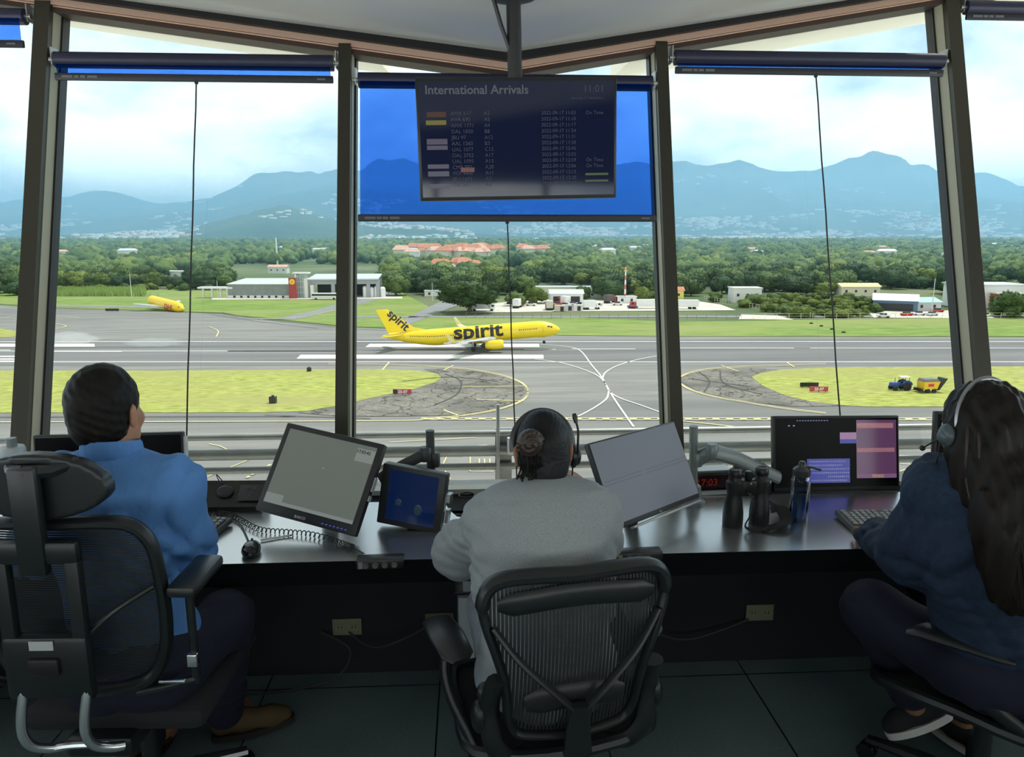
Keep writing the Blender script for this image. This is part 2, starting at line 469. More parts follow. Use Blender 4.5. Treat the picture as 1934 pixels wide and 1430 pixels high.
# mullions
MX = [-3.1, -1.80, -.53, .855, 2.205, 3.5]
for i, x in enumerate(MX):
    s_ = .13 if x < XC else .18
    zt = ZC + s_ * abs(x - XC) + .03
    wd = .050 if 1 < i < 4 else .060
    dep = .13
    b_ = MB()
    def mb_box(x0, x1, d0, d1):
        vs = []
        for z in (.745, zt):
            y = wall_y(z)
            for a, d in ((x0, d0), (x1, d0), (x1, d1), (x0, d1)): vs.append((a, y + d, z + 0))
        b_.add(vs, [(3, 2, 1, 0), (4, 5, 6, 7), (0, 1, 5, 4), (1, 2, 6, 5), (2, 3, 7, 6), (3, 0, 4, 7)])
    mb_box(x - wd / 2 * 1.05, x + wd / 2 * 1.05, -.105, .03)
    b_.m = 1
    sgn = 1 if x < XC else -1
    mb_box(x - wd / 2 - .004, x + wd / 2 + .004, -.075, -.012)
    b_.m = 2
    mb_box(x - wd / 2 - .012, x + wd / 2 + .012, -.012, .045)
    struct(b_.build('trim_%d' % (i + 2), [M_mull, M_mside, M_dark], smooth=False))

# header band along the top of the glass
def sloped(name, z0, z1, d0, d1, m_):
    b_ = MB()
    for xa, xb in ((XL, XC), (XC, XR)):
        vs = []
        for x in (xa, xb):
            s_ = .13 if x < XC else .18
            zh = ZC + s_ * abs(x - XC)
            for dz, dd in ((z0, d0), (z0, d1), (z1, d1), (z1, d0)): vs.append((x, wall_y(zh + dz) + dd, zh + dz))
        b_.add(vs, [(0, 1, 2, 3), (7, 6, 5, 4), (0, 4, 5, 1), (1, 5, 6, 2), (2, 6, 7, 3), (3, 7, 4, 0)])
    return struct(b_.build(name, m_, smooth=False))
sloped('trim_8', .048, .12, -.135, -.085, M_dark)
sloped('trim_9', .008, .10, -.080, -.03, M_salmon)
sloped('trim_10', .020, .10, -.10, .05, mat('salmon header back', (.5, .33, .25), .7))
sloped('trim_11', -.008, .014, -.085, .05, mat('brown bead', (.05, .03, .022), .5))

# glass panes, one per bay
for i in range(len(MX) - 1):
    x0, x1 = MX[i] + .03, MX[i + 1] - .03
    xs = [x0, x1] if not (x0 < XC < x1) else [x0, XC, x1]
    b_ = MB(); top = [ZC + (.13 if x < XC else .18) * abs(x - XC) + .04 for x in xs]
    vs = [(x0, wall_y(.75), .75), (x1, wall_y(.75), .75)] + [(x, wall_y(z), z) for x, z in list(zip(xs, top))[::-1]]
    b_.add(vs, [tuple(range(len(vs)))])
    o = struct(b_.build('window_%d' % (i + 1), M_glass, smooth=False, fix=False))

# outer eaves seen through the top of the glass
def eave(name, xa, xb, yo, mitre):
    b_ = MB(); vs = []
    for x, yy in ((xa, wall_y(2.5) + .02), (xb, wall_y(2.5) + .02), (xb + mitre, yo), (xa, yo)):
        s_ = .13 if x < XC else .18; vs.append((x, yy, ZC + s_ * abs(x - XC) + .03))
    vs += [(a, b, c + .16) for a, b, c in vs]
    b_.add(vs, [(3, 2, 1, 0), (4, 5, 6, 7), (0, 1, 5, 4), (1, 2, 6, 5), (2, 3, 7, 6), (3, 0, 4, 7)])
    return struct(b_.build(name, M_cream, smooth=False))
eave('roof_eave', XL, -.43, 3.98, .04)
eave('roof_eave', XR, .79, 4.22, -.02)

# rear and side walls with long windows, behind the camera: they light the cab and show in the glossy screens
def side_wall(name, wname, k, a, b, nseg):
    a, b = Vector(a), Vector(b); d = (b - a) / nseg; nrm = Vector((-d.y, d.x, 0)).normalized() * .1
    bb = MB()
    def panel(p, q, z0, z1):
        vs = [p + Vector((0, 0, z0)), q + Vector((0, 0, z0)), q + nrm + Vector((0, 0, z0)), p + nrm + Vector((0, 0, z0))]
        vs += [v + Vector((0, 0, z1 - z0)) for v in vs]
        bb.add(vs, [(3, 2, 1, 0), (4, 5, 6, 7), (0, 1, 5, 4), (1, 2, 6, 5), (2, 3, 7, 6), (3, 0, 4, 7)])
    panel(a, b, 0, .95); panel(a, b, 2.5, 4.1)
    for i in range(nseg + 1):
        p = a + d * i; u = d.normalized() * .035; panel(p - u, p + u, .9, 2.55)
    struct(bb.build(name, [mat('interior wall paint', (.12, .13, .13), .8)], smooth=False))
    g_ = MB(); g_.quad(a + nrm * .5 + Vector((0, 0, .95)), b + nrm * .5 + Vector((0, 0, .95)), b + nrm * .5 + Vector((0, 0, 2.5)), a + nrm * .5 + Vector((0, 0, 2.5)))
    struct(g_.build(wname, M_glass2, smooth=False, fix=False))
side_wall('wall_rear', 'window_6', 0, (XR, YR, 0), (XL, YR, 0), 6)
side_wall('wall_left', 'window_7', 0, (XL, YR, 0), (XL, 3.4, 0), 5)
side_wall('wall_right', 'window_8', 0, (XR, 3.4, 0), (XR, YR, 0), 5)

# ------------------------------------------------------------ roller blinds
m = bpy.data.materials.new('blue sun film'); m.use_nodes = True; t = m.node_tree; t.nodes.clear()
o_ = t.nodes.new('ShaderNodeOutputMaterial'); mixn = t.nodes.new('ShaderNodeMixShader'); mixn.inputs[0].default_value = .93
tr = t.nodes.new('ShaderNodeBsdfTransparent'); tr.inputs['Color'].default_value = (.09, .27, .85, 1)
df = t.nodes.new('ShaderNodeBsdfDiffuse'); df.inputs['Color'].default_value = (.02, .08, .4, 1)
t.links.new(df.outputs[0], mixn.inputs[1]); t.links.new(tr.outputs[0], mixn.inputs[2]); t.links.new(mixn.outputs[0], o_.inputs['Surface'])
M_film = m
M_navy = mat('navy roller tube', (.012, .014, .04), .45)
M_bar = mat('black blind bar', (.008, .009, .016), .5)
M_metal = mat('brushed metal bracket', (.35, .35, .34), .35, .8)
M_cord = mat('dark cord', (.02, .02, .02), .7)
M_grey = mat('faint grey print', (.12, .12, .13), .6)
def blind(x0, x1, zt, zb, label, cord, rt=.033):
    yt = wall_y(zt) - .10; yb = wall_y(zb) - .10
    rt_ = empty('roller_blind', ((x0 + x1) / 2, yt, zt), 0, label, 'blind', 'blue film roller blinds')
    O = Vector(rt_.location)
    b = MB(); b.cyl(Vector((x0, yt, zt)) - O, Vector((x1, yt, zt)) - O, rt, n=18); b.build('roller_tube', M_navy, rt_)
    b = MB(); b.quad(Vector((x0 + .01, yt - rt * .9, zt)) - O, Vector((x1 - .01, yt - rt * .9, zt)) - O, Vector((x1 - .01, yb, zb)) - O, Vector((x0 + .01, yb, zb)) - O)
    b.build('film', M_film, rt_, smooth=False, fix=False)
    b = MB(); b.rbox((x1 - x0, .014, .030), Vector(((x0 + x1) / 2, yb, zb - .014)) - O, .004); bar = b.build('bottom_bar', M_bar, rt_)
    b = MB()
    for q, wq in ((.03, .045), (.08, .02), (.105, .022), (.135, .04)): b.box((wq, .001, .010), Vector((x0 + q + wq / 2, yb - .0078, zb - .014)) - O)
    b.box((.035, .001, .007), Vector((x1 - .05, yb - .0078, zb - .014)) - O)
    b.build('maker_print', M_grey, bar, smooth=False)
    for xx, sg in ((x0 - .012, -1), (x1 + .012, 1)):
        b = MB(); b.box((.005, .06, .07), Vector((xx, yt + .02, zt + .015)) - O); b.box((.03, .005, .05), Vector((xx + sg * .014, yt + .03, zt + .03)) - O)
        b.cyl(Vector((xx - .012 * sg, yt, zt)) - O, Vector((xx + .012 * sg, yt, zt)) - O, .011, n=10); b.build('bracket', M_metal, rt_)
    if cord:
        a = Vector((cord[0], yb, zb - .028)); c = Vector((cord[1], wall_y(.78) - .07, .77))
        b = MB(); P = []
        for k in range(15):
            q = a.lerp(c, k / 14); q.x += .0012 * math.sin(k * 1.7) ; P.append(q - O)
        b.tube(P, .0032, 6); b.lathe([(.001, 0), (.008, .004), (.009, .018), (.004, .026)], a - O + Vector((0, 0, -.012)), 10)
        b.build('pull_cord', M_cord, rt_)
blind(-3.03, -1.868, 2.690, 2.588, 'blue film roller blind nearly rolled up at the far left edge of the photo', None)
blind(-1.735, -.578, 2.508, 2.452, 'blue roller blind showing a thin film strip in the bay left of the hanging screen', (-1.155, -1.16))
blind(-.470, .805, 2.436, 1.868, 'blue roller blind pulled down behind the hanging arrivals screen', (.16, .185))
blind(.912, 2.135, 2.552, 2.512, 'almost fully rolled blue blind in the bay right of the hanging screen', (1.55, 1.575))
blind(2.265, 3.44, 2.80, 2.775, 'dark rolled-up blind at the far right edge of the photo', None, .03)

# ------------------------------------------------------------ hanging arrivals screen
tv = empty('hanging_screen', (.182, 2.831, 2.128), 0, 'wide flat screen titled International Arrivals hanging from the ceiling on a black pole', 'screen', rot=(R(-.1), R(-1.3), R(2.5)))
M_black = mat('black plastic', (.008, .0085, .009), .38, bump=(220, .03))
M_gloss = mat('glossy screen black', (.006, .008, .018), .06, spec=.5, emit=(.01, .02, .10), estr=.16)
b = MB(); b.rbox((.735, .045, .43), (0, .022, 0), .006); b.build('screen_case', M_black, tv)
b = MB(); b.quad((-.357, -.0015, .202), (.357, -.0015, .202), (.357, -.0015, -.202), (-.357, -.0015, -.202)); dsp = b.build('display', M_gloss, tv, smooth=False, fix=False)
b = MB(); b.tube([(0, .075, .1), (0, .075, 1.1)], .027, 16); b.build('pole', M_black, tv)
b = MB(); b.rbox((.2, .04, .2), (0, .055, 0), .01); b.build('mount_plate', M_black, tv)
zpl = ceil_z(.18, 2.9) - 2.128
b = MB(); b.lathe([(.03, -.03), (.085, -.022), (.09, -.004), (.09, .01)], (0, .075, zpl - .005), 24); b.build('ceiling_plate', mat('dark grey plate', (.06, .06, .06), .4, .5), tv)
b = MB(); b.tube([(-.075, .06, zpl - .03), (-.05, .06, zpl - .12), (-.006, .07, zpl - .24)], .008, 8); b.build('cable', M_black, tv)
M_tx = mat('screen text white', (.05, .05, .06), .5, emit=(.30, .33, .38), estr=.10)
M_tx2 = mat('screen text faint', (.02, .02, .03), .5, emit=(.16, .18, .35), estr=.09)
def em(name, c, s=1): return mat(name, tuple(k * .1 for k in c), .3, emit=c, estr=s)
UPR = (R(90), 0, 0)
text('International Arrivals', .043, M_tx, dsp, (-.335, -.003, .158), UPR, 'title_text', off=.0008, sx=1.02)
text('11:01', .036, M_tx2, dsp, (.24, -.003, .162), UPR, 'clock_text')
text('Saturday 17 September', .013, M_tx2, dsp, (.195, -.003, .138), UPR, 'date_text')
rows = ['AMX 617', 'AVA 692', 'AMX 1771', 'DAL 1830', 'JBU 97', 'AAL 1260', 'UAL 1077', 'DAL 3752', 'UAL 1095', 'CMP 782', 'VOI 4400', 'JBU 1693', 'TAI 307']
text('\n'.join(rows), .019, M_tx2, dsp, (-.245, -.003, .085), UPR, 'flight_text', spacing=1.10)
text('\n'.join(['A2', 'A5', 'A4', 'B8', 'A12', 'B3', 'C12', 'A17', 'A13', 'A20', 'A11', 'A7', 'A6']), .019, M_tx2, dsp, (-.125, -.003, .085), UPR, 'gate_text', spacing=1.10)
text('\n'.join('2022-09-17 %d:%02d' % (11 + i // 6, (7 * i + 3) % 60) for i in range(13)), .018, M_tx2, dsp, (.085, -.003, .085), UPR, 'time_text', spacing=1.16)
text('On Time\n\n\n\n\n\n\n\nOn Time\nOn Time', .018, M_tx2, dsp, (.25, -.003, .085), UPR, 'status_text', spacing=1.16)
b = MB()
cols = [em('logo orange', (.35, .09, .03), .06), em('logo yellow', (.55, .50, .06), .15), em('logo pale', (.28, .24, .42), .11), em('logo red', (.6, .12, .12), .12), em('status green', (.10, .28, .05), .12)]
for (x0, x1, z, hh, c) in [(-.33, -.262, .088, .018, 0), (-.335, -.262, .060, .016, 1), (-.335, -.26, -.006, .020, 2), (-.335, -.26, -.027, .015, 2), (-.335, -.258, -.093, .015, 2), (-.335, -.258, -.119, .018, 2), (-.333, -.257, -.163, .016, 2), (-.215, -.165, -.106, .016, 3), (.248, .335, -.128, .008, 4), (.248, .335, -.152, .007, 4)]:
    b.m = c; b.quad((x0, -.0025, z + hh / 2), (x1, -.0025, z + hh / 2), (x1, -.0025, z - hh / 2), (x0, -.0025, z - hh / 2))
b.build('logo_print', cols, dsp, smooth=False, fix=False)
# ================================================================= the airfield and the valley
def poly_px(name, pts, z, m, parent=None):
    b = MB(); vs = [gp(x, y, z) for x, y in pts]; b.add(vs, [tuple(range(len(vs)))]); 
    o = b.build(name, m, smooth=False, fix=False)
    if o.data.polygons[0].normal.z < 0: o.data.flip_normals()
    if parent: o.parent = parent
    return o
def ground_mat(name, c1, c2, c3, s1, s2, stretch=(1, 1, 1), rough=.9, bump=0):
    m = bpy.data.materials.new(name); m.use_nodes = True; t = m.node_tree; b = t.nodes['Principled BSDF']; b.inputs['Roughness'].default_value = rough
    b.inputs['Specular IOR Level'].default_value = .2
    tc_ = t.nodes.new('ShaderNodeTexCoord'); mp_ = t.nodes.new('ShaderNodeMapping'); mp_.inputs['Scale'].default_value = stretch; mp_.inputs['Rotation'].default_value = (0, 0, YAW)
    t.links.new(tc_.outputs['Object'], mp_.inputs['Vector'])
    a = t.nodes.new('ShaderNodeTexNoise'); a.inputs['Scale'].default_value = s1; a.inputs['Detail'].default_value = 8; a.inputs['Roughness'].default_value = .6
    c = t.nodes.new('ShaderNodeTexNoise'); c.inputs['Scale'].default_value = s2; c.inputs['Detail'].default_value = 6
    t.links.new(mp_.outputs[0], a.inputs['Vector']); t.links.new(mp_.outputs[0], c.inputs['Vector'])
    r1 = t.nodes.new('ShaderNodeValToRGB'); r1.color_ramp.elements[0].position = .36; r1.color_ramp.elements[1].position = .64
    r1.color_ramp.elements[0].color = (*c1, 1); r1.color_ramp.elements[1].color = (*c2, 1); t.links.new(a.outputs['Fac'], r1.inputs['Fac'])
    mxx = t.nodes.new('ShaderNodeMixRGB'); mxx.inputs['Color2'].default_value = (*c3, 1); t.links.new(r1.outputs[0], mxx.inputs['Color1'])
    r2 = t.nodes.new('ShaderNodeValToRGB'); r2.color_ramp.elements[0].position = .45; r2.color_ramp.elements[1].position = .72; t.links.new(c.outputs['Fac'], r2.inputs['Fac'])
    t.links.new(r2.outputs[0], mxx.inputs['Fac']); t.links.new(mxx.outputs[0], b.inputs['Base Color'])
    MATS[name] = m
    return m
M_grass = ground_mat('mown grass', (.22, .26, .055), (.46, .49, .13), (.33, .32, .12), .8, .05, (.5, 1.6, 1))
M_grass2 = ground_mat('far grass', (.13, .22, .045), (.25, .34, .08), (.28, .31, .11), .25, .03, (.5, 1.5, 1))
M_scrub = ground_mat('valley scrub', (.06, .10, .045), (.12, .17, .07), (.24, .25, .14), .02, .006, (1, 1, 1))
M_asph = ground_mat('worn asphalt', (.20, .20, .195), (.28, .28, .265), (.155, .16, .16), .35, .03, (.12, 1, 1))
M_asph2 = ground_mat('dark runway asphalt', (.15, .155, .16), (.23, .23, .235), (.105, .11, .12), .2, .035, (.05, 1, 1))
M_conc = ground_mat('cracked shoulder concrete', (.16, .155, .14), (.26, .245, .215), (.10, .10, .095), 1.2, .12, (1, 1, 1))
t = M_conc.node_tree; vo = t.nodes.new('ShaderNodeTexVoronoi'); vo.feature = 'DISTANCE_TO_EDGE'; vo.inputs['Scale'].default_value = .22; tcn = t.nodes.new('ShaderNodeTexCoord')
ns = t.nodes.new('ShaderNodeTexNoise'); ns.inputs['Scale'].default_value = .6; ns.inputs['Detail'].default_value = 5; mxv = t.nodes.new('ShaderNodeMixRGB'); mxv.inputs['Fac'].default_value = .55
vm = t.nodes.new('ShaderNodeVectorMath'); vm.operation = 'MULTIPLY_ADD'; vm.inputs[1].default_value = (3, 3, 3); t.links.new(tcn.outputs['Object'], ns.inputs['Vector']); t.links.new(ns.outputs['Color'], vm.inputs[0]); t.links.new(tcn.outputs['Object'], vm.inputs[2]); t.links.new(vm.outputs[0], vo.inputs['Vector'])
lt = t.nodes.new('ShaderNodeMath'); lt.operation = 'LESS_THAN'; lt.inputs[1].default_value = .022; t.links.new(vo.outputs['Distance'], lt.inputs[0])
pb_ = t.nodes['Principled BSDF']; old = pb_.inputs['Base Color'].links[0].from_socket; mk = t.nodes.new('ShaderNodeMixRGB'); mk.inputs['Color2'].default_value = (.05, .05, .045, 1); t.links.new(lt.outputs[0], mk.inputs['Fac']); t.links.new(old, mk.inputs['Color1']); t.links.new(mk.outputs[0], pb_.inputs['Base Color'])
M_road = mat('service road grey', (.24, .245, .25), .9, noise=(.3, .1))
M_lot = mat('pale gravel yard', (.62, .59, .52), .9, noise=(.2, .12))
M_white = mat('white marking paint', (.80, .80, .77), .7, noise=(2, .08))
M_yel = mat('yellow marking paint', (.72, .63, .30), .7, noise=(2, .12))

def terrain_prof(px, pts):
    return np.interp(px, [p[0] for p in pts], [p[1] for p in pts])
RIDGE = [(-900, 400), (-300, 392), (0, 383), (60, 382), (115, 380), (165, 377), (210, 373), (240, 376), (275, 381), (310, 385), (340, 382), (370, 380), (430, 370), (470, 358), (500, 349), (535, 338), (560, 329), (580, 325), (590, 323), (600, 326), (607, 331), (620, 327), (645, 330), (690, 330), (720, 312), (740, 316), (790, 322), (850, 330), (930, 334), (1000, 330), (1080, 320), (1165, 312), (1190, 309), (1225, 320), (1262, 324), (1290, 327), (1340, 320), (1390, 309), (1412, 313), (1450, 322), (1490, 327), (1525, 326), (1570, 316), (1600, 311), (1630, 310), (1660, 318), (1700, 320), (1750, 330), (1820, 343), (1870, 350), (1934, 362), (2200, 385), (2800, 405)]
RIDGE2 = [(-900, 440), (0, 420), (120, 418), (300, 405), (420, 395), (520, 372), (610, 355), (640, 352), (700, 356), (800, 372), (1000, 395), (1200, 410), (1500, 400), (1700, 385), (1850, 375), (1934, 385), (2800, 430)]
HILL = [(-900, 448), (0, 446), (180, 444), (300, 440), (370, 432), (420, 416), (455, 410), (490, 402), (545, 400), (590, 409), (620, 416), (700, 420), (800, 430), (900, 442), (1000, 447), (2800, 448)]
def elev(py): return np.tan(np.arctan((715 - py) / FPX) - PITCH)
def noise1(x, y, s, ph=0):
    a = np.zeros(np.broadcast(x, y).shape)
    for i, (fx, fy, am) in enumerate([(1, .3, 1), (-.5, 1.1, .8), (1.9, 1.3, .5), (2.6, -1.7, .4), (-3.9, 2.8, .25), (5.3, 4.1, .2), (8.7, -6.1, .12)]):
        a = a + am * np.sin((x * fx + y * fy) / s * 2 * PI + ph + i * 1.7)
    return a
def terrain_z(px, v):
    """height above the airfield at picture bearing px and distance v"""
    u = (px - 967) / 1426 * v
    base = np.clip((v - 2600) / 5000, 0, 1) * 20
    h1 = (elev(terrain_prof(px, HILL)) * 4200 + 28) * np.exp(-((v - 4200) / 850.) ** 2)
    h1 = h1 * np.clip(1 + .10 * noise1(u, v, 900, 1), .5, 1.2) 
    h2 = (elev(terrain_prof(px, RIDGE2)) * 7600 + 28) * np.where(v < 7600, np.exp(-((v - 7600) / 1500.) ** 2), np.exp(-((v - 7600) / 1200.) ** 2)) 
    t = np.clip((v - 6000) / 5500, 0, 1); rr = elev(terrain_prof(px, RIDGE)) * 11500 + 28
    spur = 1 + .16 * noise1(u, v * .35, 2100, 3) * np.sin(PI * np.clip(t, 0, 1))
    h3 = rr * (t * t * (3 - 2 * t)) ** .9 * spur * np.where(v > 11500, np.exp(-((v - 11500) / 2500.) ** 2), 1)
    wobble = 4 * noise1(u, v, 420, 2) * np.clip((v - 2900) / 1500, 0, 1)
    return np.maximum(np.maximum(np.maximum(h1, h2), h3), base) + np.maximum(wobble, 0) * .6
PXS = np.linspace(-900, 2800, 420)
VS = np.concatenate([[20, 60, 120, 250, 500, 1000, 1800], np.linspace(2500, 13500, 150)])
PG, VG = np.meshgrid(PXS, VS, indexing='ij')
ZG = terrain_z(PG, VG)
UG = (PG - 967) / 1426 * VG
V = np.stack([UG * rgt.x + VG * fwd.x, UG * rgt.y + VG * fwd.y, ZG + GZ - .05], -1).reshape(-1, 3)
ni, nj = PG.shape
I = np.arange(ni * nj).reshape(ni, nj)
Q = np.stack([I[:-1, :-1], I[1:, :-1], I[1:, 1:], I[:-1, 1:]], -1).reshape(-1, 4)
M_mtn = ground_mat('wooded mountain slope', (.030, .065, .040), (.055, .10, .055), (.12, .15, .08), .0045, .0016, (1, 1, 1))
vj = np.tile(np.arange(nj - 1), (ni - 1, 1)).reshape(-1)
o = raw_mesh('valley_ground', V, Q, [M_scrub, M_mtn], (VS[vj] > 2900).astype(int), True); struct(o)
if o.data.polygons[0].normal.z < 0: o.data.flip_normals()

# surfaces of the airfield
struct(poly_px('airfield_apron', [(-1400, 1430), (3300, 1430), (3300, 637), (1934, 637), (1260, 636), (1060, 634), (840, 625), (700, 620), (640, 617), (500, 604), (420, 593), (290, 588), (100, 583), (0, 577), (-500, 572), (-1400, 640)], .02, M_asph))
struct(poly_px('runway_surface', [(-1600, 691), (3600, 691), (3600, 641), (-1600, 641)], .05, M_asph2))
struct(poly_px('airfield_lawn', [(-500, 578), (0, 574), (100, 580), (290, 586), (420, 590), (450, 596), (520, 602), (640, 615), (700, 618), (840, 623), (1060, 633), (1260, 635), (3300, 636), (3300, 598), (1934, 600), (1560, 603), (1380, 606), (1270, 608), (1060, 598), (850, 600), (750, 548), (560, 552), (300, 548), (0, 548), (-500, 548)], .04, M_grass2))
g1 = poly_px('grass_island', [(-600, 700), (300, 700), (640, 697), (720, 697), (790, 700), (826, 706), (834, 713), (822, 722), (780, 735), (700, 752), (640, 766), (580, 776), (500, 779), (-600, 780)], .08, M_grass); tag(g1, 'mown grass island beside the near taxiway, left of the yellow taxi loop', 'grass', kind='stuff')
g2 = poly_px('grass_island', [(1418, 712), (1440, 703), (1475, 698), (1560, 694), (1934, 692), (2700, 691), (2700, 769), (1640, 768), (1560, 764), (1510, 756), (1462, 739), (1430, 724)], .08, M_grass); tag(g2, 'mown grass island carrying the tractor, right of the taxiway', 'grass', kind='stuff')
g3 = poly_px('grass_island', [(-700, 618), (0, 620), (34, 626), (46, 631), (20, 637), (-700, 642)], .08, M_grass); tag(g3, 'small grass wedge across the runway at the left edge', 'grass', kind='stuff')
struct(poly_px('shoulder_surface', [(640, 768), (700, 754), (780, 737), (822, 723), (834, 713), (828, 705), (800, 697), (870, 696), (935, 705), (980, 721), (994, 739), (978, 757), (930, 774), (860, 784), (760, 786), (640, 786), (560, 779)], .09, M_conc))
struct(poly_px('shoulder_surface', [(1288, 722), (1292, 708), (1330, 697), (1400, 694), (1470, 698), (1430, 706), (1420, 712), (1440, 728), (1480, 746), (1530, 758), (1600, 766), (1500, 768), (1400, 757), (1320, 740)], .09, M_conc))
# service roads climbing to the hangars
struct(poly_px('road_surface', [(440, 598), (520, 602), (600, 585), (640, 572), (700, 560), (735, 550), (760, 548), (752, 556), (690, 572), (640, 584), (560, 603), (470, 603)][::1], .10, M_road))
struct(poly_px('road_surface', [(745, 612), (775, 612), (850, 582), (905, 564), (880, 562), (840, 566), (800, 584)], .10, M_road))
struct(poly_px('road_surface', [(90, 578), (300, 582), (300, 579), (90, 575)], .10, M_road))
struct(poly_px('road_surface', [(640, 600), (3000, 598), (3000, 595), (640, 597)], .10, M_road))
struct(poly_px('yard_surface', [(880, 590), (960, 590), (1060, 588), (1390, 586), (1360, 575), (1300, 566), (1000, 566), (940, 572)], .10, M_lot))
struct(poly_px('yard_surface', [(1395, 603), (1500, 604), (1470, 596), (1400, 594)], .12, M_lot))
struct(poly_px('yard_surface', [(400, 566), (760, 564), (760, 560), (400, 561)], .12, M_lot))
struct(poly_px('yard_surface', [(1650, 600), (1880, 601), (1850, 588), (1700, 584), (1640, 590)], .12, M_lot))
struct(poly_px('field_surface', [(-100, 550), (180, 545), (190, 532), (100, 522), (-100, 520)], .12, mat('dry field', (.62, .52, .33), .9, noise=(.05, .15))))

# markings
def line(b, pts, w, z=.12):
    P = [gp(x, y, z) if not isinstance(x, Vector) else x for x, y in pts]
    vs = []; fs = []
    for i, p in enumerate(P):
        t = (P[min(i + 1, len(P) - 1)] - P[max(i - 1, 0)]); t.z = 0; t.normalize(); n = Vector((-t.y, t.x, 0)) * (w / 2)
        vs += [p + n, p - n]
    for i in range(len(P) - 1): fs.append((2 * i + 1, 2 * i + 3, 2 * i + 2, 2 * i))
    b.add(vs, fs)
def curve_px(pts, n=10): return [(p.x, p.y) for p in spl([(x, y, 0) for x, y in pts], n)]
b = MB()
for y, x0, x1 in ((645, -1500, 3400), (683.5, -1500, 3400)): line(b, [(x0, y), (x1, y)], .9)
for x0, x1, y in ((430, 645, 663), (1080, 1200, 659), (1260, 1500, 657.5), (1530, 1800, 657.5), (1840, 2100, 657.5), (-300, 20, 661), (100, 230, 664), (990, 1050, 660), (-300, 640, 663)): line(b, [(x0, y), (x1, y)], .7)
def bar(x0, x1, y0, y1, sk=8): b.quad(gp(x0 + sk, y0, .13), gp(x1, y0, .13), gp(x1 + 1, y1, .13), gp(x0, y1, .13))
bar(690, 1018, 649.5, 655.5); bar(560, 1026, 670, 677.5); bar(-300, 178, 649.5, 655); bar(-300, 55, 672, 674.5, 0); bar(-300, 55, 677, 679.5, 0)
bar(-300, 48, 681, 683, 0)
# thin taxi guide lines where they cross the runway
for pts in ([(1020, 650), (1075, 655), (1098, 664), (1118, 690), (1137, 713), (1152, 740), (1168, 765), (1197, 806)],
            [(1010, 678), (1060, 685), (1100, 697), (1128, 709), (1142, 722), (1152, 740), (1172, 752), (1210, 765), (1246, 778)],
            [(1246, 671), (1200, 680), (1165, 691), (1144, 703), (1138, 714)],
            [(1150, 738), (1146, 752), (1130, 765), (1108, 778), (1092, 786)]):
    line(b, curve_px(pts), .32)
struct(b.build('runway_markings', M_white, smooth=False, fix=False))
b = MB()
for off in (0, .9):
    for pts in ([(620, 686), (720, 687), (800, 690), (880, 696), (945, 707), (985, 722), (997, 739), (985, 756), (940, 772), (870, 784), (800, 790)],
                [(1560, 686), (1470, 689), (1385, 692), (1325, 698), (1290, 708), (1283, 719), (1300, 733), (1345, 747), (1400, 757), (1480, 770), (1560, 779)]):
        q = [(x, y + off * 2) for x, y in pts]
        line(b, curve_px(q), .25, .14)
for pts in ([(795, 792), (1934, 793), (2600, 794)], [(795, 789), (1934, 789.5), (2600, 790)], [(-600, 798), (640, 795), (800, 791)], [(735, 684), (722, 699)], [(856, 690), (838, 699)], [(1484, 683), (1500, 693)], [(1362, 690), (1395, 701)],
            [(870, 730), (993, 729)], [(838, 774), (870, 786)], [(900, 754), (990, 757)], [(1270, 793), (1390, 806), (1500, 821)], [(0, 601), (60, 594), (150, 600)], [(100, 610), (125, 616), (100, 622)], [(395, 617), (412, 625), (408, 636)], [(100, 581), (420, 590)],
            [(640, 562), (740, 556)], [(470, 602), (560, 600), (700, 571)]):
    line(b, curve_px(pts) if len(pts) > 2 else pts, .35, .14)
for k in range(46): line(b, [(800 + k * 26, 791.2), (813 + k * 26, 791.2)], .7, .16)
# apron far below: stand lines seen between the rails
for pts in ([(380, 905), (470, 868), (415, 842), (395, 838)], [(735, 835), (900, 826)], [(870, 862), (888, 842), (920, 840)], [(888, 858), (888, 890), (932, 890)], [(905, 866), (905, 886)], [(915, 866), (915, 886)], [(925, 866), (925, 886)], [(850, 905), (835, 880), (845, 860)], [(1180, 872), (1260, 873)], [(1700, 875), (1760, 880)], [(1620, 860), (1900, 862)], [(1700, 890), (1740, 876)], [(1720, 893), (1760, 879)]):
    line(b, pts, .16, .14)
for k in range(5): line(b, [(466 + k * 10, 902 - k * 5.5), (471 + k * 10, 899 - k * 5.5)], .35, .15)
struct(b.build('taxiway_markings', M_yel, smooth=False, fix=False))
# tyre rubber and tar seams
b = MB()
for pts in ([(420, 594), (520, 606), (640, 618), (760, 626)], [(395, 593), (480, 606), (600, 620)], [(840, 706), (870, 720), (862, 745), (820, 765)], [(760, 720), (850, 712), (940, 720)], [(1320, 702), (1340, 720), (1330, 740)], [(1360, 700), (1370, 725), (1440, 745)], [(1300, 715), (1420, 730)], [(500, 784), (700, 790)], [(-300, 788), (560, 786)]):
    line(b, curve_px(pts), .3, .15)
struct(b.build('tar_seam_markings', mat('tar', (.05, .05, .05), .8), smooth=False, fix=False))

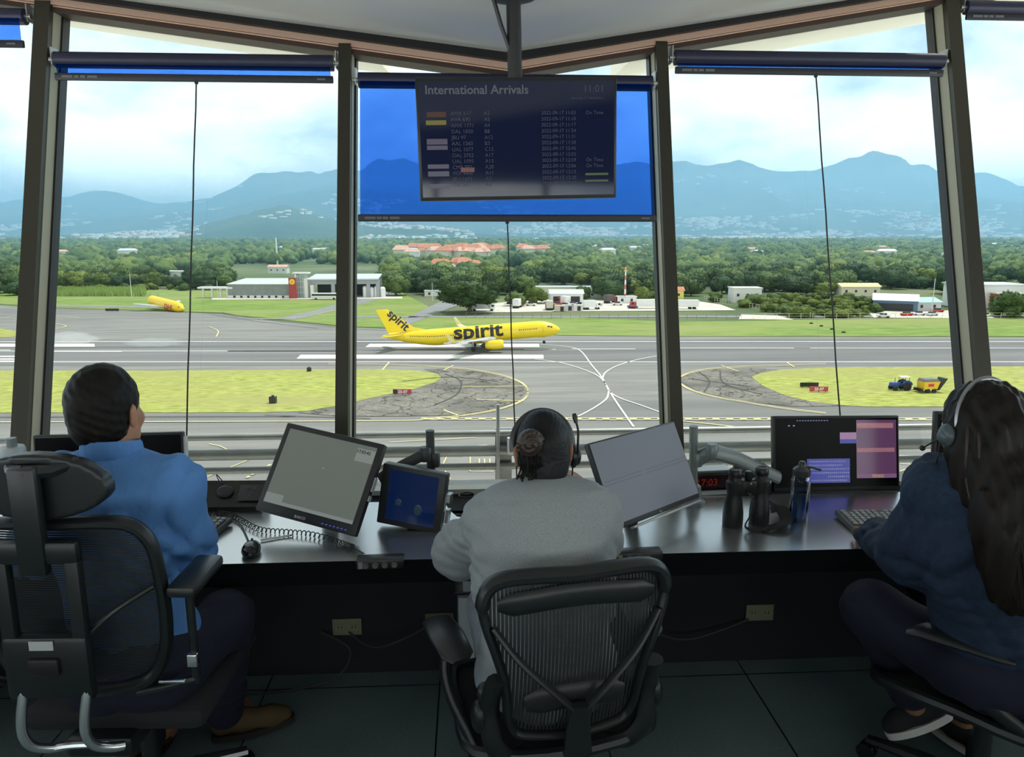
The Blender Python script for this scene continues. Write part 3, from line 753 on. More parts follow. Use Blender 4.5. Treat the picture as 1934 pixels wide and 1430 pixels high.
# ------------------------------------------------------------ tower balcony railing just outside the glass
M_galv = mat('galvanised pipe', (.36, .39, .39), .45, .35, noise=(6, .12))
rl = empty('balcony_railing', (.18, 4.3, .28), 0, 'galvanised pipe railing with flat post on the balcony outside the window', 'railing')
O = Vector(rl.location)
for z, r_ in ((.618, .021), (.510, .034), (.412, .022)):
    b = MB(); b.cyl(Vector((-5, 4.3, z)) - O, Vector((5.3, 4.3, z)) - O, r_, n=14); b.build('rail', M_galv, rl)
for x in (-3.3, .19, 3.6):
    b = MB(); b.box((.10, .03, .36), Vector((x, 4.335, .46)) - O); b.build('post', M_galv, rl, smooth=False)
b = MB(); b.cyl(Vector((.235, 4.26, .50)) - O, Vector((.235, 4.26, .6)) - O, .026); b.build('sleeve', mat('white sleeve', (.7, .72, .72), .5), rl)
b = MB(); b.cyl(Vector((.155, 4.27, .28)) - O, Vector((.155, 4.27, .80)) - O, .011, n=8); b.build('antenna_mast', M_galv, rl)
b = MB(); b.box((10.6, .9, .12), (.2, 3.95, .20)); b.m = 1; b.box((10.6, .05, .02), (.2, 4.38, .27))
struct(b.build('balcony_slab', [mat('pale concrete ledge', (.62, .60, .54), .8, noise=(4, .1)), M_white], smooth=False))
# ================================================================= things on the airfield
M_yellow = mat('yellow aircraft paint', (.86, .66, .015), .3, coat=.3)
M_blk = mat('black paint', (.012, .012, .012), .4)
M_wht = mat('white paint', (.78, .79, .78), .4)
M_tyre = mat('tyre rubber', (.02, .02, .02), .8)
M_win = mat('dark window', (.02, .025, .03), .15)
M_lgrey = mat('light grey metal', (.55, .57, .58), .4, .2)

def airliner(root, m_body):
    """44.5 m narrow-body jet, nose towards +X, wheels near z=0"""
    LN, RAD, ZC_ = 44.5, 2.02, 3.75
    def fus(x):            # radius, centre height at station x (nose 22.25 .. tail -22.25)
        s = (22.25 - x)
        if s < 6: q = s / 6; r = RAD * (1 - (1 - q) ** 2.3) ** .62; zc = ZC_ - .55 * (1 - q) ** 1.6
        elif s < 31: r = RAD; zc = ZC_
        else: q = (s - 31) / 13.5; r = RAD * (1 - .90 * q ** 1.5); zc = ZC_ + 1.25 * q ** 1.35
        return max(r, .03), zc
    b = MB(); n = 32; vs = []; fs = []
    xs = [22.25 - .02, 22.1, 21.8, 21.3, 20.6, 19.6, 18.4, 17, 16] + [16 - 2.2 * k for k in range(1, 11)] + [-8, -9.5, -11, -12.5, -14, -15.5, -17, -18.5, -20, -21.2, -22.2]
    for x in xs:
        r, zc = fus(x)
        for k in range(n):
            g = 2 * PI * k / n; vs.append((x, r * math.sin(g), zc + r * math.cos(g) * (1.04)))
    for i in range(len(xs) - 1):
        for k in range(n): k2 = (k + 1) % n; fs.append((i * n + k, (i + 1) * n + k, (i + 1) * n + k2, i * n + k2))
    fs.append(tuple(range(n))); fs.append(tuple(range((len(xs) - 1) * n, len(xs) * n)))
    b.add(vs, fs); 
    b.ell((1.5, 0, 2.35), (6.5, 1.9, 1.0))
    fu_ = b.build('fuselage', m_body, root)
    # cabin windows, doors
    b = MB()
    for side in (-1, 1):
        for k in range(60):
            x = 16.2 - k * .53
            if abs(x - 6.2) < 5.6: continue
            r, zc = fus(x); zz = .42; y = side * math.sqrt(max(r * r - zz * zz, .01)) * 1.004
            b.box((.23, .05, .30), (x, y, zc + zz))
    b.build('cabin_windows', mat('cabin window', (.10, .09, .02), .3), fu_, smooth=False)
    b = MB()
    for side in (-1, 1):
        for x, z0 in ((19.3, .95), (19.95, .82)):
            r, zc = fus(x); y = side * math.sqrt(max(r * r - (z0 * .85) ** 2, .02)); b.box((.48, .16, .42), (x, y * 1.0, zc + z0 * .9), (side * -.5, .1, side * -.28))
    b.build('cockpit_windows', M_win, fu_, smooth=False)
    b = MB()
    for side in (-1, 1):
        for x in (17.4, 12.6, -4.2, -16.4):
            r, zc = fus(x)
            for dx in (-.42, .42):
                b.tube([(x + dx, side * math.sqrt(max(r * r - z * z, .01)) * 1.006, zc + z) for z in (-.7, -.35, 0, .35, .7, 1.1)], .018, 4)
    b.build('door_outlines', mat('door line', (.35, .27, .02), .5), fu_)
    def wing(sgn):
        b = MB()
        prof = [(0, 0), (.04, .055), (.15, .09), (.35, .095), (.65, .06), (1, .004), (.65, -.02), (.35, -.035), (.12, -.03)]
        st = [(0, 7.4, 7.8, 2.25, 1.0), (sgn * 6.2, 4.1, 4.6, 2.95, .95), (sgn * 16.6, -2.3, 1.7, 4.1, .8)]
        vs = []
        for (y, xl, ch, z, tk) in st:
            for (q, h_) in prof: vs.append((xl - q * ch, y, z + h_ * ch * tk))
        np_ = len(prof); fs = [(i * np_ + k, i * np_ + (k + 1) % np_, (i + 1) * np_ + (k + 1) % np_, (i + 1) * np_ + k) for i in range(2) for k in range(np_)]
        fs += [tuple(range(np_)), tuple(range(2 * np_, 3 * np_))]
        b.add(vs, fs); wgo = b.build('wing', M_lgrey, root)
        b = MB()
        P = [(-2.3, sgn * 16.6, 4.1, 1.7), (-3.1, sgn * 17.2, 4.55, 1.4), (-4.6, sgn * 17.75, 6.5, .6)]
        vs = []
        for (x, y, z, ch) in P:
            vs += [(x, y, z), (x - ch * .4, y + .06, z + .02), (x - ch, y, z), (x - ch * .4, y - .06, z)]
        fs = [(i * 4 + k, i * 4 + (k + 1) % 4, (i + 1) * 4 + (k + 1) % 4, (i + 1) * 4 + k) for i in range(2) for k in range(4)] + [(8, 9, 10, 11), (3, 2, 1, 0)]
        b.add(vs, fs); b.build('winglet', mat('winglet paint', (.8, .72, .35), .4), wgo, smooth=False)
        b = MB()
        for y in (4.5, 8.5, 12):
            b.ell((-.9 - (y - 4.5) * .52, sgn * y, 2.55 + y * .09), (1.6, .16, .22))
        b.build('flap_fairings', M_lgrey, wgo)
        b = MB(); b.box((1.1, 9.5, .08), (-1.1 - .6, sgn * 7, 2.6), (sgn * .09, .35, sgn * .36)); b.build('flap', M_lgrey, wgo)
        e_ = MB(); e_.lathe([(.88, 2.5), (1.08, 2.3), (1.2, 1.4), (1.2, -.1), (1.02, -1.3), (.72, -2.0)], (5.3, sgn * 5.75, 1.55), 26, 'x')
        eng = e_.build('engine', m_body, root)
        e_ = MB(); e_.lathe([(.01, .1), (.93, 0)], (7.72, sgn * 5.75, 1.55), 26, 'x'); e_.lathe([(.62, 0), (.5, -.6), (.1, -1.2)], (3.3, sgn * 5.75, 1.55), 20, 'x'); e_.build('intake', mat('engine dark', (.05, .05, .06), .4, .5), eng)
        e_ = MB(); e_.lathe([(1.22, .12), (1.22, -.12)], (4.9, sgn * 5.75, 1.55), 26, 'x'); 
        e_ = MB(); e_.box((3.2, .25, .9), (4.2, sgn * 5.7, 2.75), (0, .12, 0)); e_.build('pylon', M_lgrey, eng, smooth=False)
        g = MB()
        g.cyl((.3, sgn * 3.8, 2.7), (.3, sgn * 3.8, .6), .16, n=10); g.m = 1
        for dy in (-.42, .42): g.lathe([(.35, -.18), (.58, -.14), (.58, .14), (.35, .18)], (.3, sgn * 3.8 + dy, .58), 18, 'y')
        g.build('main_gear', [M_lgrey, M_tyre], root)
        h_ = MB(); vs = []
        for (y, xl, ch, z) in ((sgn * .3, -16.6, 3.7, 4.9), (sgn * 6.2, -20.3, 1.6, 5.5)):
            vs += [(xl, y, z), (xl - ch * .4, y, z + .16), (xl - ch, y, z), (xl - ch * .4, y, z - .12)]
        h_.add(vs, [(0, 1, 5, 4), (1, 2, 6, 5), (2, 3, 7, 6), (3, 0, 4, 7), (4, 5, 6, 7), (3, 2, 1, 0)]); h_.build('tailplane', m_body, root, smooth=False)
    for s_ in (-1, 1): wing(s_)
    b = MB(); vs = []
    for (xl, ch, z, th) in ((-10.4, 10.4, 5.65, .12), (-14.2, 6.9, 6.7, .2), (-20.3, 2.9, 11.65, .12)):
        vs += [(xl, 0, z), (xl - ch * .35, th, z), (xl - ch, 0, z), (xl - ch * .35, -th, z)]
    b.add(vs, [(i * 4 + k, i * 4 + (k + 1) % 4, (i + 1) * 4 + (k + 1) % 4, (i + 1) * 4 + k) for i in range(2) for k in range(4)] + [(8, 9, 10, 11), (3, 2, 1, 0)])
    fin = b.build('fin', m_body, root, smooth=False)
    g = MB(); g.cyl((18.0, 0, 2.2), (18.0, 0, .5), .1, n=8); g.m = 1
    for dy in (-.24, .24): g.lathe([(.2, -.11), (.38, -.08), (.38, .08), (.2, .11)], (18.0, dy, .40), 14, 'y')
    g.build('nose_gear', [M_lgrey, M_tyre], root)
    return fus, fu_, fin
wheel = gp(893, 659.5)
jet = empty('jet_airliner', wheel, 0, 'all-yellow twin-engine airliner marked spirit in black, rolling on the runway nose slightly up', 'airplane', rot=(0, R(-4.2), -YAW + R(1.5)))
fus, fu_, fin = airliner(jet, M_yellow)
jet.location = wheel + Vector((0, 0, 0))
# big title wrapped around the near side of the fuselage
def wrap_title(body, size, x0, zmid, parent, off):
    vs, fs = text_verts(body, size, off, 2); out = []
    for v in vs:
        x = x0 + v.x * 1.21; r, zc = fus(x); a = (v.y - size * .33 + zmid) / r
        out.append((x, -(r + .03) * math.cos(a), zc + (r + .03) * math.sin(a) * 1.04))
    b = MB(); b.add(out, fs); b.build('title_lettering', M_blk, parent, fix=False)
wrap_title('spirit', 4.9, -4.4, 1.05, fu_, .15)
vs, fs = text_verts('spirit', 3.0, .07, 0); b = MB()
out = []
ca, sa = math.cos(R(-47)), math.sin(R(-47))
for v in vs:
    x, z = v.x * ca - v.y * sa, v.x * sa + v.y * ca
    out.append((-20.6 + x, -.25, 10.3 + z))
b.add(out, fs); b.build('fin_lettering', M_blk, fin, smooth=False, fix=False)

# wreck of a freighter's forward fuselage on the far apron
p = gp(322, 587)
fr = empty('freighter_fuselage', p, 0, 'yellow cut-off freighter fuselage with red lettering resting tail-less on the far grass', 'airplane', rot=(0, R(4), R(-42)))
b = MB(); xs = [9.5, 9.3, 8.9, 8.2, 7.2, 6, 4.5] + [4 - k * 2 for k in range(0, 10)]
vs = []; fs = []; n = 24
for x in xs:
    q = min(1, (9.6 - x) / 5); r = 1.95 * (1 - (1 - q) ** 2.2) ** .6
    for k in range(n): g = 2 * PI * k / n; vs.append((x, r * math.sin(g), 2.2 + r * math.cos(g) - .4 * (1 - q) ** 1.6))
for i in range(len(xs) - 1):
    for k in range(n): k2 = (k + 1) % n; fs.append((i * n + k, (i + 1) * n + k, (i + 1) * n + k2, i * n + k2))
fs += [tuple(range(n)), tuple(range((len(xs) - 1) * n, len(xs) * n))]
b.add(vs, fs); ff = b.build('fuselage', mat('freighter yellow', (.85, .60, .02), .4), fr)
b = MB()
for sgn in (-1, 1):
    vs = [(-1, sgn * 1.5, 1.2), (-7, sgn * 1.5, 1.2), (-11, sgn * 9, 1.8), (-9, sgn * 9, 1.8)]; b.add(vs + [(x, y, z + .3) for x, y, z in vs], [(3, 2, 1, 0), (4, 5, 6, 7), (0, 1, 5, 4), (1, 2, 6, 5), (2, 3, 7, 6), (3, 0, 4, 7)])
b.build('wing_stub', M_lgrey, fr, smooth=False)
M_red = mat('red paint', (.55, .03, .03), .45)
for sgn in (-1, 1): text('DHL', 2.6, M_red, ff, (-1.2 if sgn < 0 else 4.6, sgn * 1.97, 1.0), (R(90), 0, 0 if sgn < 0 else PI), 'side_lettering', off=.08, shear=.3, sx=1.3)
b = MB(); b.box((.5, .3, .35), (8.3, -1.0, 2.6), (0, 0, -.5)); b.box((.5, .3, .35), (8.3, 1.0, 2.6), (0, 0, .5)); b.build('cockpit_windows', M_win, ff, smooth=False)

# ------------------------------------------------------------ tractor and spreader on the right lawn
M_blue = mat('tractor blue', (.02, .07, .28), .4)
def wheel_mb(b, c, r, w_, rim=1, tyre=0):
    b.m = tyre; b.lathe([(r * .55, -w_ / 2), (r * .93, -w_ / 2), (r, -w_ * .3), (r, w_ * .3), (r * .93, w_ / 2), (r * .55, w_ / 2)], c, 20, 'y')
    b.m = rim; b.lathe([(.02, -w_ * .35), (r * .56, -w_ * .42), (r * .56, w_ * .42), (.02, w_ * .35)], c, 16, 'y')
tp = gp(1702, 737)
tr_ = empty('tractor', tp, 0, 'blue tractor with pale cab roof on the grass, facing left', 'tractor', rot=(0, 0, -YAW + R(4)))
b = MB(); b.rbox((1.9, .75, .75), (-1.25, 0, 1.15), .12); b.rbox((.9, .9, .5), (.1, 0, 1.0), .1); b.box((.12, .6, .5), (-2.22, 0, 1.1)); b.build('bonnet', M_blue, tr_)
b = MB(); b.cyl((-1.2, .25, 1.5), (-1.2, .25, 2.3), .05, n=8); b.build('exhaust', M_blk, tr_)
b = MB()
for x in (-.25, 1.0):
    for y in (-.6, .6): b.cyl((x, y, 1.2), (x + .02, y, 2.45), .045, n=6)
b.build('cab_posts', M_blk, tr_)
b = MB(); b.rbox((1.7, 1.5, .16), (.38, 0, 2.5), .05); b.build('cab_roof', mat('cream cab roof', (.75, .73, .6), .5), tr_)
b = MB(); b.rbox((.5, .5, .7), (.4, 0, 1.4), .1); b.build('seat', M_blk, tr_)
for c, r, w_ in (((-1.6, -.75, .48), .48, .32), ((-1.6, .75, .48), .48, .32), ((.55, -.8, .80), .80, .45), ((.55, .8, .80), .80, .45)):
    b = MB(); wheel_mb(b, c, r, w_); b.build('wheel', [M_tyre, M_wht], tr_)
for s_ in (-1, 1):
    b = MB(); P = [(.55 + .92 * math.cos(a), s_ * .8, .8 + .92 * math.sin(a)) for a in np.linspace(.3, 2.6, 9)]
    b.tube(P, .25, 4, flat=(.12, 1)); b.build('mudguard', M_blue, tr_)
sp = empty('spreader_trailer', gp(1752, 741), 0, 'yellow mowing collector trailer with black raised chute behind the blue tractor', 'trailer', rot=(0, 0, -YAW + R(8)))
b = MB(); b.prism([(-1.5, -1, .75), (1.1, -1, .75), (1.6, -1, 2.1), (-1.6, -1, 2.1)], (0, 2, 0)); b.build('hopper', mat('machine yellow', (.75, .48, .03), .45), sp, smooth=False)
b = MB(); b.box((3.0, 2.0, .45), (-.1, 0, 2.35), taper=.85); b.build('top_cover', mat('grey cover', (.16, .16, .17), .6), sp, smooth=False)
b = MB(); b.prism([(1.2, -.9, .5), (1.6, -.9, .5), (3.1, -.9, 2.6), (2.5, -.9, 2.65)], (0, 1.8, 0)); b.box((.5, 2.0, .5), (-1.9, 0, .6)); b.build('chute', M_blk, sp, smooth=False)
b = MB(); b.box((2.6, .12, .12), (-2.6, 0, .55)); b.build('drawbar', M_blk, sp, smooth=False)
for c in ((-.7, -.95, .42), (-.7, .95, .42), (.5, -.95, .42), (.5, .95, .42)):
    b = MB(); wheel_mb(b, c, .42, .3); b.build('wheel', [M_tyre, M_red], sp)
b = MB(); b.box((1.1, .02, .5), (-.2, -1.03, 1.5), (0, 0, 0)); b.build('side_decal', M_red, sp, smooth=False)

# ------------------------------------------------------------ airfield signs and small boxes
def sign(px, py, wd, ht, body, m_, label, nm='airfield_sign', split=None, front=True):
    p = gp(px, py); rt_ = empty(nm, p, -YAW, label, 'sign')
    b = MB(); b.box((wd, .25, ht), (0, 0, .25 + ht / 2)); pan = b.build('sign_panel', m_, rt_, smooth=False)
    b = MB()
    for x in (-wd * .38, 0, wd * .38): b.box((.1, .1, .28), (x, 0, .14))
    b.build('sign_feet', M_blk, rt_, smooth=False)
    if body: text(body, ht * .85, M_wht, pan, (0, -.135, .25 + ht * .2), (R(90), 0, 0), 'sign_lettering', 'CENTER', off=.02, ext=.01)
    if split: 
        b = MB(); b.box((split, .02, ht * 1.0), (-wd / 2 + split / 2, -.14, .25 + ht / 2)); b.build('black_field', M_blk, pan, smooth=False)
M_sred = mat('sign red', (.42, .05, .06), .5)
sign(760, 746.5, 3.3, .85, ' 25-07', M_sred, 'red 25-07 holding sign with black left field beside the taxi loop', split=.75)
sign(1546, 741.5, 3.3, .85, '25-07', M_sred, 'red 25-07 holding sign on the lawn in front of a black sign')
sign(1528, 733, 3.4, .8, None, M_blk, 'blank black sign board standing behind the red sign on the lawn')
sign(212, 588.5, 5.0, .9, None, M_blk, 'long black sign board at the far apron edge left of the freighter fuselage')
def small_box(px, py, s_, label):
    p = gp(px, py); rt_ = empty('ground_light', p, -YAW, label, 'light')
    b = MB(); b.box((s_, s_ * .8, s_ * 1.1), (0, 0, s_ * .55)); b.build('box_body', M_blk, rt_, smooth=False); b = MB(); b.cyl((0, 0, s_ * 1.1), (0, 0, s_ * 1.3), s_ * .2, n=8); b.build('lamp_cap', M_blk, rt_)
small_box(584, 702, .8, 'small black box at the runway edge of the left lawn')
small_box(516, 762, 1.1, 'black box with a cone top in the middle of the left lawn')
pp = gp(1770, 700)
for i, (x, y) in enumerate(((1532, 612), (1551, 617), (1571, 623), (1593, 629))):
    rt_ = empty('ground_marker', gp(x, y), 0, ['black marker block on the far right lawn, farthest of the diagonal row', 'black marker block on the far right lawn, second farthest of the row', 'black marker block on the far right lawn, second nearest of the row', 'black marker block on the far right lawn, nearest the runway'][i], 'marker', 'diagonal row of black markers')
    b = MB(); b.box((1.1, .6, .5), (0, 0, .25), taper=.7); b.build('marker_block', M_blk, rt_, smooth=False)

# ------------------------------------------------------------ buildings
M_clad = mat('grey green cladding', (.20, .23, .22), .6, noise=(.4, .12))
M_conc2 = mat('white concrete', (.72, .72, .68), .7)
M_roofm = mat('pale metal roof', (.60, .62, .62), .45, .2)
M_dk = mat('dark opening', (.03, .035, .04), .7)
def bld(name, px, py, label, cat='building', rz=0, group=None):
    return empty(name, gp(px, py), -YAW + rz, label, cat, group)
def scale_at(py): # metres per picture pixel at that ground row
    return (gp(967, py) - EYEV).length / math.sqrt(FPX ** 2 + (715 - py) ** 2)
k = scale_at(563)
wh = bld('warehouse', 490, 563, 'long grey-green clad warehouse with white base to the left of the red pylon')
b = MB(); b.box((118 * k, 30, 5.2), (0, 15, 2.6 + 1.0)); b.build('wall', M_clad, wh, smooth=False)
b = MB(); b.box((118 * k, 30.4, 1.2), (0, 15, .6)); pl_ = b.build('plinth', M_conc2, wh, smooth=False)
b = MB()
for i in range(9): b.box((.9, .3, 1.0), (-59 * k + 3 + i * 118 * k / 9, -.3, .6))
b.build('plinth_gaps', M_dk, pl_, smooth=False)
b = MB(); b.prism([(-60 * k, -.5, 6.2), (60 * k, -.5, 6.2), (60 * k, 15, 8.0), (-45 * k, 15, 8.0)], (0, 0, .25)); b.build('roof', M_roofm, wh, smooth=False)
py_ = bld('red_pylon', 554, 564, 'tall red sign pylon topped by a yellow disc beside the glass tower')
b = MB(); b.box((3.3, 1, 9.4), (0, 0, 4.7)); b.build('pylon_slab', mat('pylon red', (.35, .04, .04), .5), py_, smooth=False)
b = MB(); b.lathe([(1.25, -.6), (1.25, -.55)], (0, 0, 7.6), 24, 'y'); dsk = b.build('disc_sign', mat('disc yellow', (.85, .62, .05), .5), py_)
b = MB(); b.lathe([(.6, -.65), (.6, -.6)], (0, 0, 7.6), 16, 'y'); b.build('disc_emblem', mat('disc emblem', (.75, .35, .05), .5), dsk)
gt = bld('glass_tower', 571, 563, 'glazed stair tower with white frame and flat cap between warehouse and hangar')
b = MB(); b.box((4.2, 4, 10.5), (-.5, 2, 5.25)); b.build('glazing', mat('tower glazing', (.22, .30, .30), .2), gt, smooth=False)
b = MB()
for x in (-2.6, 1.9): b.box((.8 if x < 0 else 1.6, 4.4, 10.8 if x < 0 else 9), (x, 2, 5.4 if x < 0 else 4.5))
b.box((7.2, 5, .5), (-.4, 2, 11.3)); b.box((1.4, 4, 6), (4.6, 2, 3)); 
b.build('frame', M_conc2, gt, smooth=False)
b = MB(); 
for x in (-1.6, -.5, .6): b.box((.12, .1, 10.4), (x, -.06, 5.2))
for z in (2.5, 5, 7.5): b.box((4, .1, .12), (-.5, -.06, z))
b.build('glazing_bars', M_wht, gt, smooth=False)
hg = bld('hangar', 650, 562, 'wide grey hangar with dark open bays and pale sloping roof', rz=R(6))
b = MB(); b.box((128 * k, 2, 2.2), (0, 1, 7.2)); b.box((128 * k, 1, 8), (0, 26, 4)); 
for x in (-64 * k, -20 * k, 20 * k, 46 * k, 64 * k): b.box((1.6, 2.4, 8), (x, 1, 4))
for y in (6, 11, 16, 21): b.box((.8, 2, 7), (64 * k, y, 3.5))
b.build('wall', mat('hangar grey wall', (.33, .36, .38), .6), hg, smooth=False)
b = MB(); b.prism([(-66 * k, 24, 9.2), (-66 * k, -1.5, 8.2), (66 * k, -1.5, 8.2), (66 * k, 24, 9.2)], (0, 0, .5)); b.build('roof', M_roofm, hg, smooth=False)
b = MB(); b.box((120 * k, .5, 6.5), (0, 18, 3.2)); b.build('bay_shade_sheet', M_dk, hg, smooth=False)  # dark sheet standing in for the shade inside the open bays
tk = bld('storage_tanks', 707, 561, 'white storage tanks clustered at the right end of the grey hangar', 'tank')
for i, x in enumerate((-4, -1.3, 1.4, 4)):
    b = MB(); b.lathe([(1.3, 0), (1.3, 4.6 - .5 * (i % 2)), (.8, 5.1 - .5 * (i % 2)), (.05, 5.3 - .5 * (i % 2))], (x, 0, 0), 14); b.build('tank', M_wht, tk)
bs = bld('bus', 615, 566, 'long white bus parked in front of the hangar opening', 'bus')
b = MB(); b.rbox((12.5, 2.6, 2.4), (0, 0, 1.75), .2); bb_ = b.build('body', M_wht, bs)
b = MB(); b.box((11.6, .05, .8), (0, -1.32, 2.2)); b.build('window_band', M_win, bb_, smooth=False)
for x in (-4, 4):
    b = MB(); b.lathe([(.5, -.15), (.5, .15)], (x, -1.15, .5), 14, 'y'); b.build('wheel', M_tyre, bs)
cn = bld('covered_walkway', 416, 563, 'white flat-roofed walkway joining the left end of the warehouse')
b = MB(); b.box((16, 5, .8), (-2, 2, 4.6)); 
for x in (-8, -4, 0, 3, 5): b.box((.7, .7, 4.4), (x, 1, 2.2))
b.build('canopy', M_conc2, cn, smooth=False)

def house(name, px, py, w_, d_, h_, wallc, roofc, label, group=None, rz=0, roof_h=1.6, cat='house', flat=False, openf=False):
    rt_ = bld(name, px, py, label, cat, rz, group)
    b = MB(); b.box((w_, d_, h_), (0, d_ / 2, h_ / 2)); wl = b.build('wall', wallc, rt_, smooth=False)
    b = MB()
    if flat: b.box((w_ * 1.06, d_ * 1.06, .4), (0, d_ / 2, h_ + .2))
    else:
        x, y0, y1 = w_ / 2 + .5, -.6, d_ + .6
        b.add([(-x, y0, h_), (x, y0, h_), (x, y1, h_), (-x, y1, h_), (-x, d_ / 2, h_ + roof_h), (x, d_ / 2, h_ + roof_h)], [(0, 1, 5, 4), (2, 3, 4, 5), (1, 2, 5), (3, 0, 4), (3, 2, 1, 0)])
    b.build('roof', roofc, rt_, smooth=False)
    b = MB(); nwin = max(2, int(w_ / 4))
    if openf: b.box((w_ * .8, .1, h_ * .7), (0, -.06, h_ * .38))
    else:
        for i in range(nwin): b.box((1.0, .1, 1.1), (-w_ / 2 + (i + .5) * w_ / nwin, -.06, h_ * .55))
    b.build('window_openings', M_dk, wl, smooth=False)
    return rt_
M_rr = mat('terracotta roof', (.55, .22, .13), .8, noise=(.4, .2)); M_rr2 = mat('faded pink roof', (.66, .40, .30), .8, noise=(.4, .15))
M_cw = mat('cream wall', (.72, .68, .52), .8); M_bw = mat('blue shed wall', (.08, .16, .26), .6); M_yw = mat('yellow wall', (.70, .62, .15), .7)
M_tl = mat('teal roof', (.35, .55, .55), .6)
house('storage_shed', 1070, 573, 14, 10, 4, M_wht, M_roofm, 'white gabled shed with dark open front right of the big tree', openf=True, cat='shed')
house('workshop', 1058 + 10, 562, 26, 8, 4.5, M_cw, M_roofm, 'long cream workshop with flat metal roof behind the truck yard', flat=True, cat='building')
house('kiosk', 1184, 573, 8, 5, 2.5, M_wht, M_roofm, 'small white flat-roofed kiosk at the foot of the radio mast', flat=True, cat='building')
house('guard_hut', 820, 560, 9, 5, 2.4, M_conc2, M_roofm, 'flat-roofed white hut by the service road left of the big tree', flat=True, cat='building')
house('white_block', 1411, 572, 12, 8, 6, M_conc2, M_conc2, 'plain white two-storey block half hidden by a shrub', flat=True)
house('yellow_house', 1272, 566, 9, 6, 4, M_yw, M_rr, 'bright yellow house with red roof just right of the mullion', cat='house')
house('cream_house', 1625, 560, 18, 8, 4.5, M_cw, mat('yellow tiled roof', (.72, .62, .33), .8), 'cream house with yellowish roof among trees behind the blue shed')
house('blue_shed', 1690, 588, 15, 12, 4, M_bw, M_roofm, 'dark blue shed with white gable roof at the right yard', openf=True, cat='shed', rz=R(-25), roof_h=2.2)
house('teal_shed', 1752, 588, 11, 9, 3.4, M_lgrey, M_tl, 'low shed with teal roof beside the blue shed', cat='shed', rz=R(10))
house('white_factory', 1880, 583, 24, 16, 9, M_conc2, M_roofm, 'large white factory building at the right edge of the photo', flat=True)
house('brick_annex', 1905, 585, 10, 5, 6, mat('brick red wall', (.38, .08, .06), .8), M_roofm, 'brick red annex attached to the white factory', flat=True)
house('teal_hut', 1128, 563, 9, 6, 3, M_lgrey, mat('green roof', (.15, .38, .25), .6), 'little hut with green roof above the truck yard', cat='shed')
house('hill_villa', 353 - 15, 528, 26, 10, 5, M_wht, M_conc2, 'white flat-roofed villa among the trees above the freighter fuselage', flat=True)
house('water_tank_house', 524, 517, 14, 8, 5, M_conc2, M_rr2, 'small white building with pink roof band in the trees above the warehouse')
# red and pink roofs of the housing estate
est = []
rr_ = random.Random(3)
for i in range(34):
    px_ = rr_.uniform(755, 935); py_v = rr_.uniform(484, 499)
    est.append((px_, py_v))
for i in range(14): est.append((rr_.uniform(790, 915), rr_.uniform(512, 518)))
for i in range(8): est.append((rr_.uniform(975, 1030), rr_.uniform(486, 492)))
base = None
for i, (x, y) in enumerate(est):
    grp = ('estate houses with orange roofs' if i < 34 else 'estate houses nearer the big tree' if i < 48 else 'estate houses right of the cord')
    lab = ('distant estate house with orange-pink roof in the cluster left of centre' if i < 34 else 'pink-roofed house in the nearer row above the big tree' if i < 48 else 'pale house in the cluster just right of the central cord')
    if base is None:
        b = MB(); b.box((12, 9, 5), (0, 4.5, 2.5)); b.m = 1
        b.add([(-7, -1, 5), (7, -1, 5), (7, 10, 5), (-7, 10, 5), (-4, 4.5, 8.5), (4, 4.5, 8.5)], [(0, 1, 5, 4), (1, 2, 5), (2, 3, 4, 5), (3, 0, 4), (3, 2, 1, 0)])
        base = b.build('estate_house', [M_cw, M_rr], smooth=False); base2 = base.copy(); base2.data = base.data.copy(); base2.data.materials[1] = M_rr2; o = base
    else:
        o = (base if rr_.random() < .5 else base2).copy(); C.objects.link(o)
    o.location = gp(x, y) + Vector((0, 0, 7 if y < 505 else 2)); o.rotation_euler = (0, 0, rr_.uniform(-.6, .6)); o.scale = (rr_.uniform(.8, 1.4) * (1.1 if y < 505 else .8),) * 3
    tag(o, lab, 'house', grp)

# ------------------------------------------------------------ lorries and cars in the yards
def lorry(px, py, label, cabc, boxc, rz=0, L_=7, grp='lorries in the yard'):
    rt_ = bld('lorry', px, py, label, 'truck', rz, grp)
    b = MB(); b.rbox((L_, 2.5, 2.7), (0, 0, 2.3), .08); b.build('cargo_box', boxc, rt_)
    b = MB(); b.rbox((2.0, 2.4, 2.2), (L_ / 2 + 1.2, 0, 1.7), .3); cb = b.build('cab', cabc, rt_)
    b = MB(); b.box((.1, 2.0, .8), (L_ / 2 + 2.18, 0, 2.1)); b.box((1.0, 2.46, .7), (L_ / 2 + 1.4, 0, 2.1)); b.build('windscreen', M_win, cb, smooth=False)
    for x in (-L_ * .35, -L_ * .18, L_ / 2 + 1.1):
        b = MB(); b.cyl((x, -1.2, .5), (x, 1.2, .5), .5, n=12); b.build('wheel', M_tyre, rt_)
M_rcab = mat('red lorry paint', (.45, .05, .05), .4); M_beige = mat('beige box body', (.62, .58, .48), .7)
lorry(903, 588, 'white-boxed lorry parked beneath the big dark tree', M_wht, M_lgrey, R(8), 8)
lorry(967 - 3, 574, 'grey-white lorry standing tail-on under the small tree by the cord', M_wht, M_wht, R(80), 5)
lorry(976, 582, 'white lorry with reddish underside right of the central cord', M_rcab, M_wht, R(75), 4)
lorry(1068, 574 + 2, 'white lorry with red bumper in the middle of the truck yard', M_rcab, M_wht, R(120), 4)
lorry(1150, 573, 'red-cabbed lorry with dark load below the green roof', M_rcab, mat('dark load', (.12, .10, .10), .8), R(35), 4)
lorry(1232, 583, 'long white trailer lorry with red cab at the right of the yard', M_rcab, M_wht, R(180), 13)
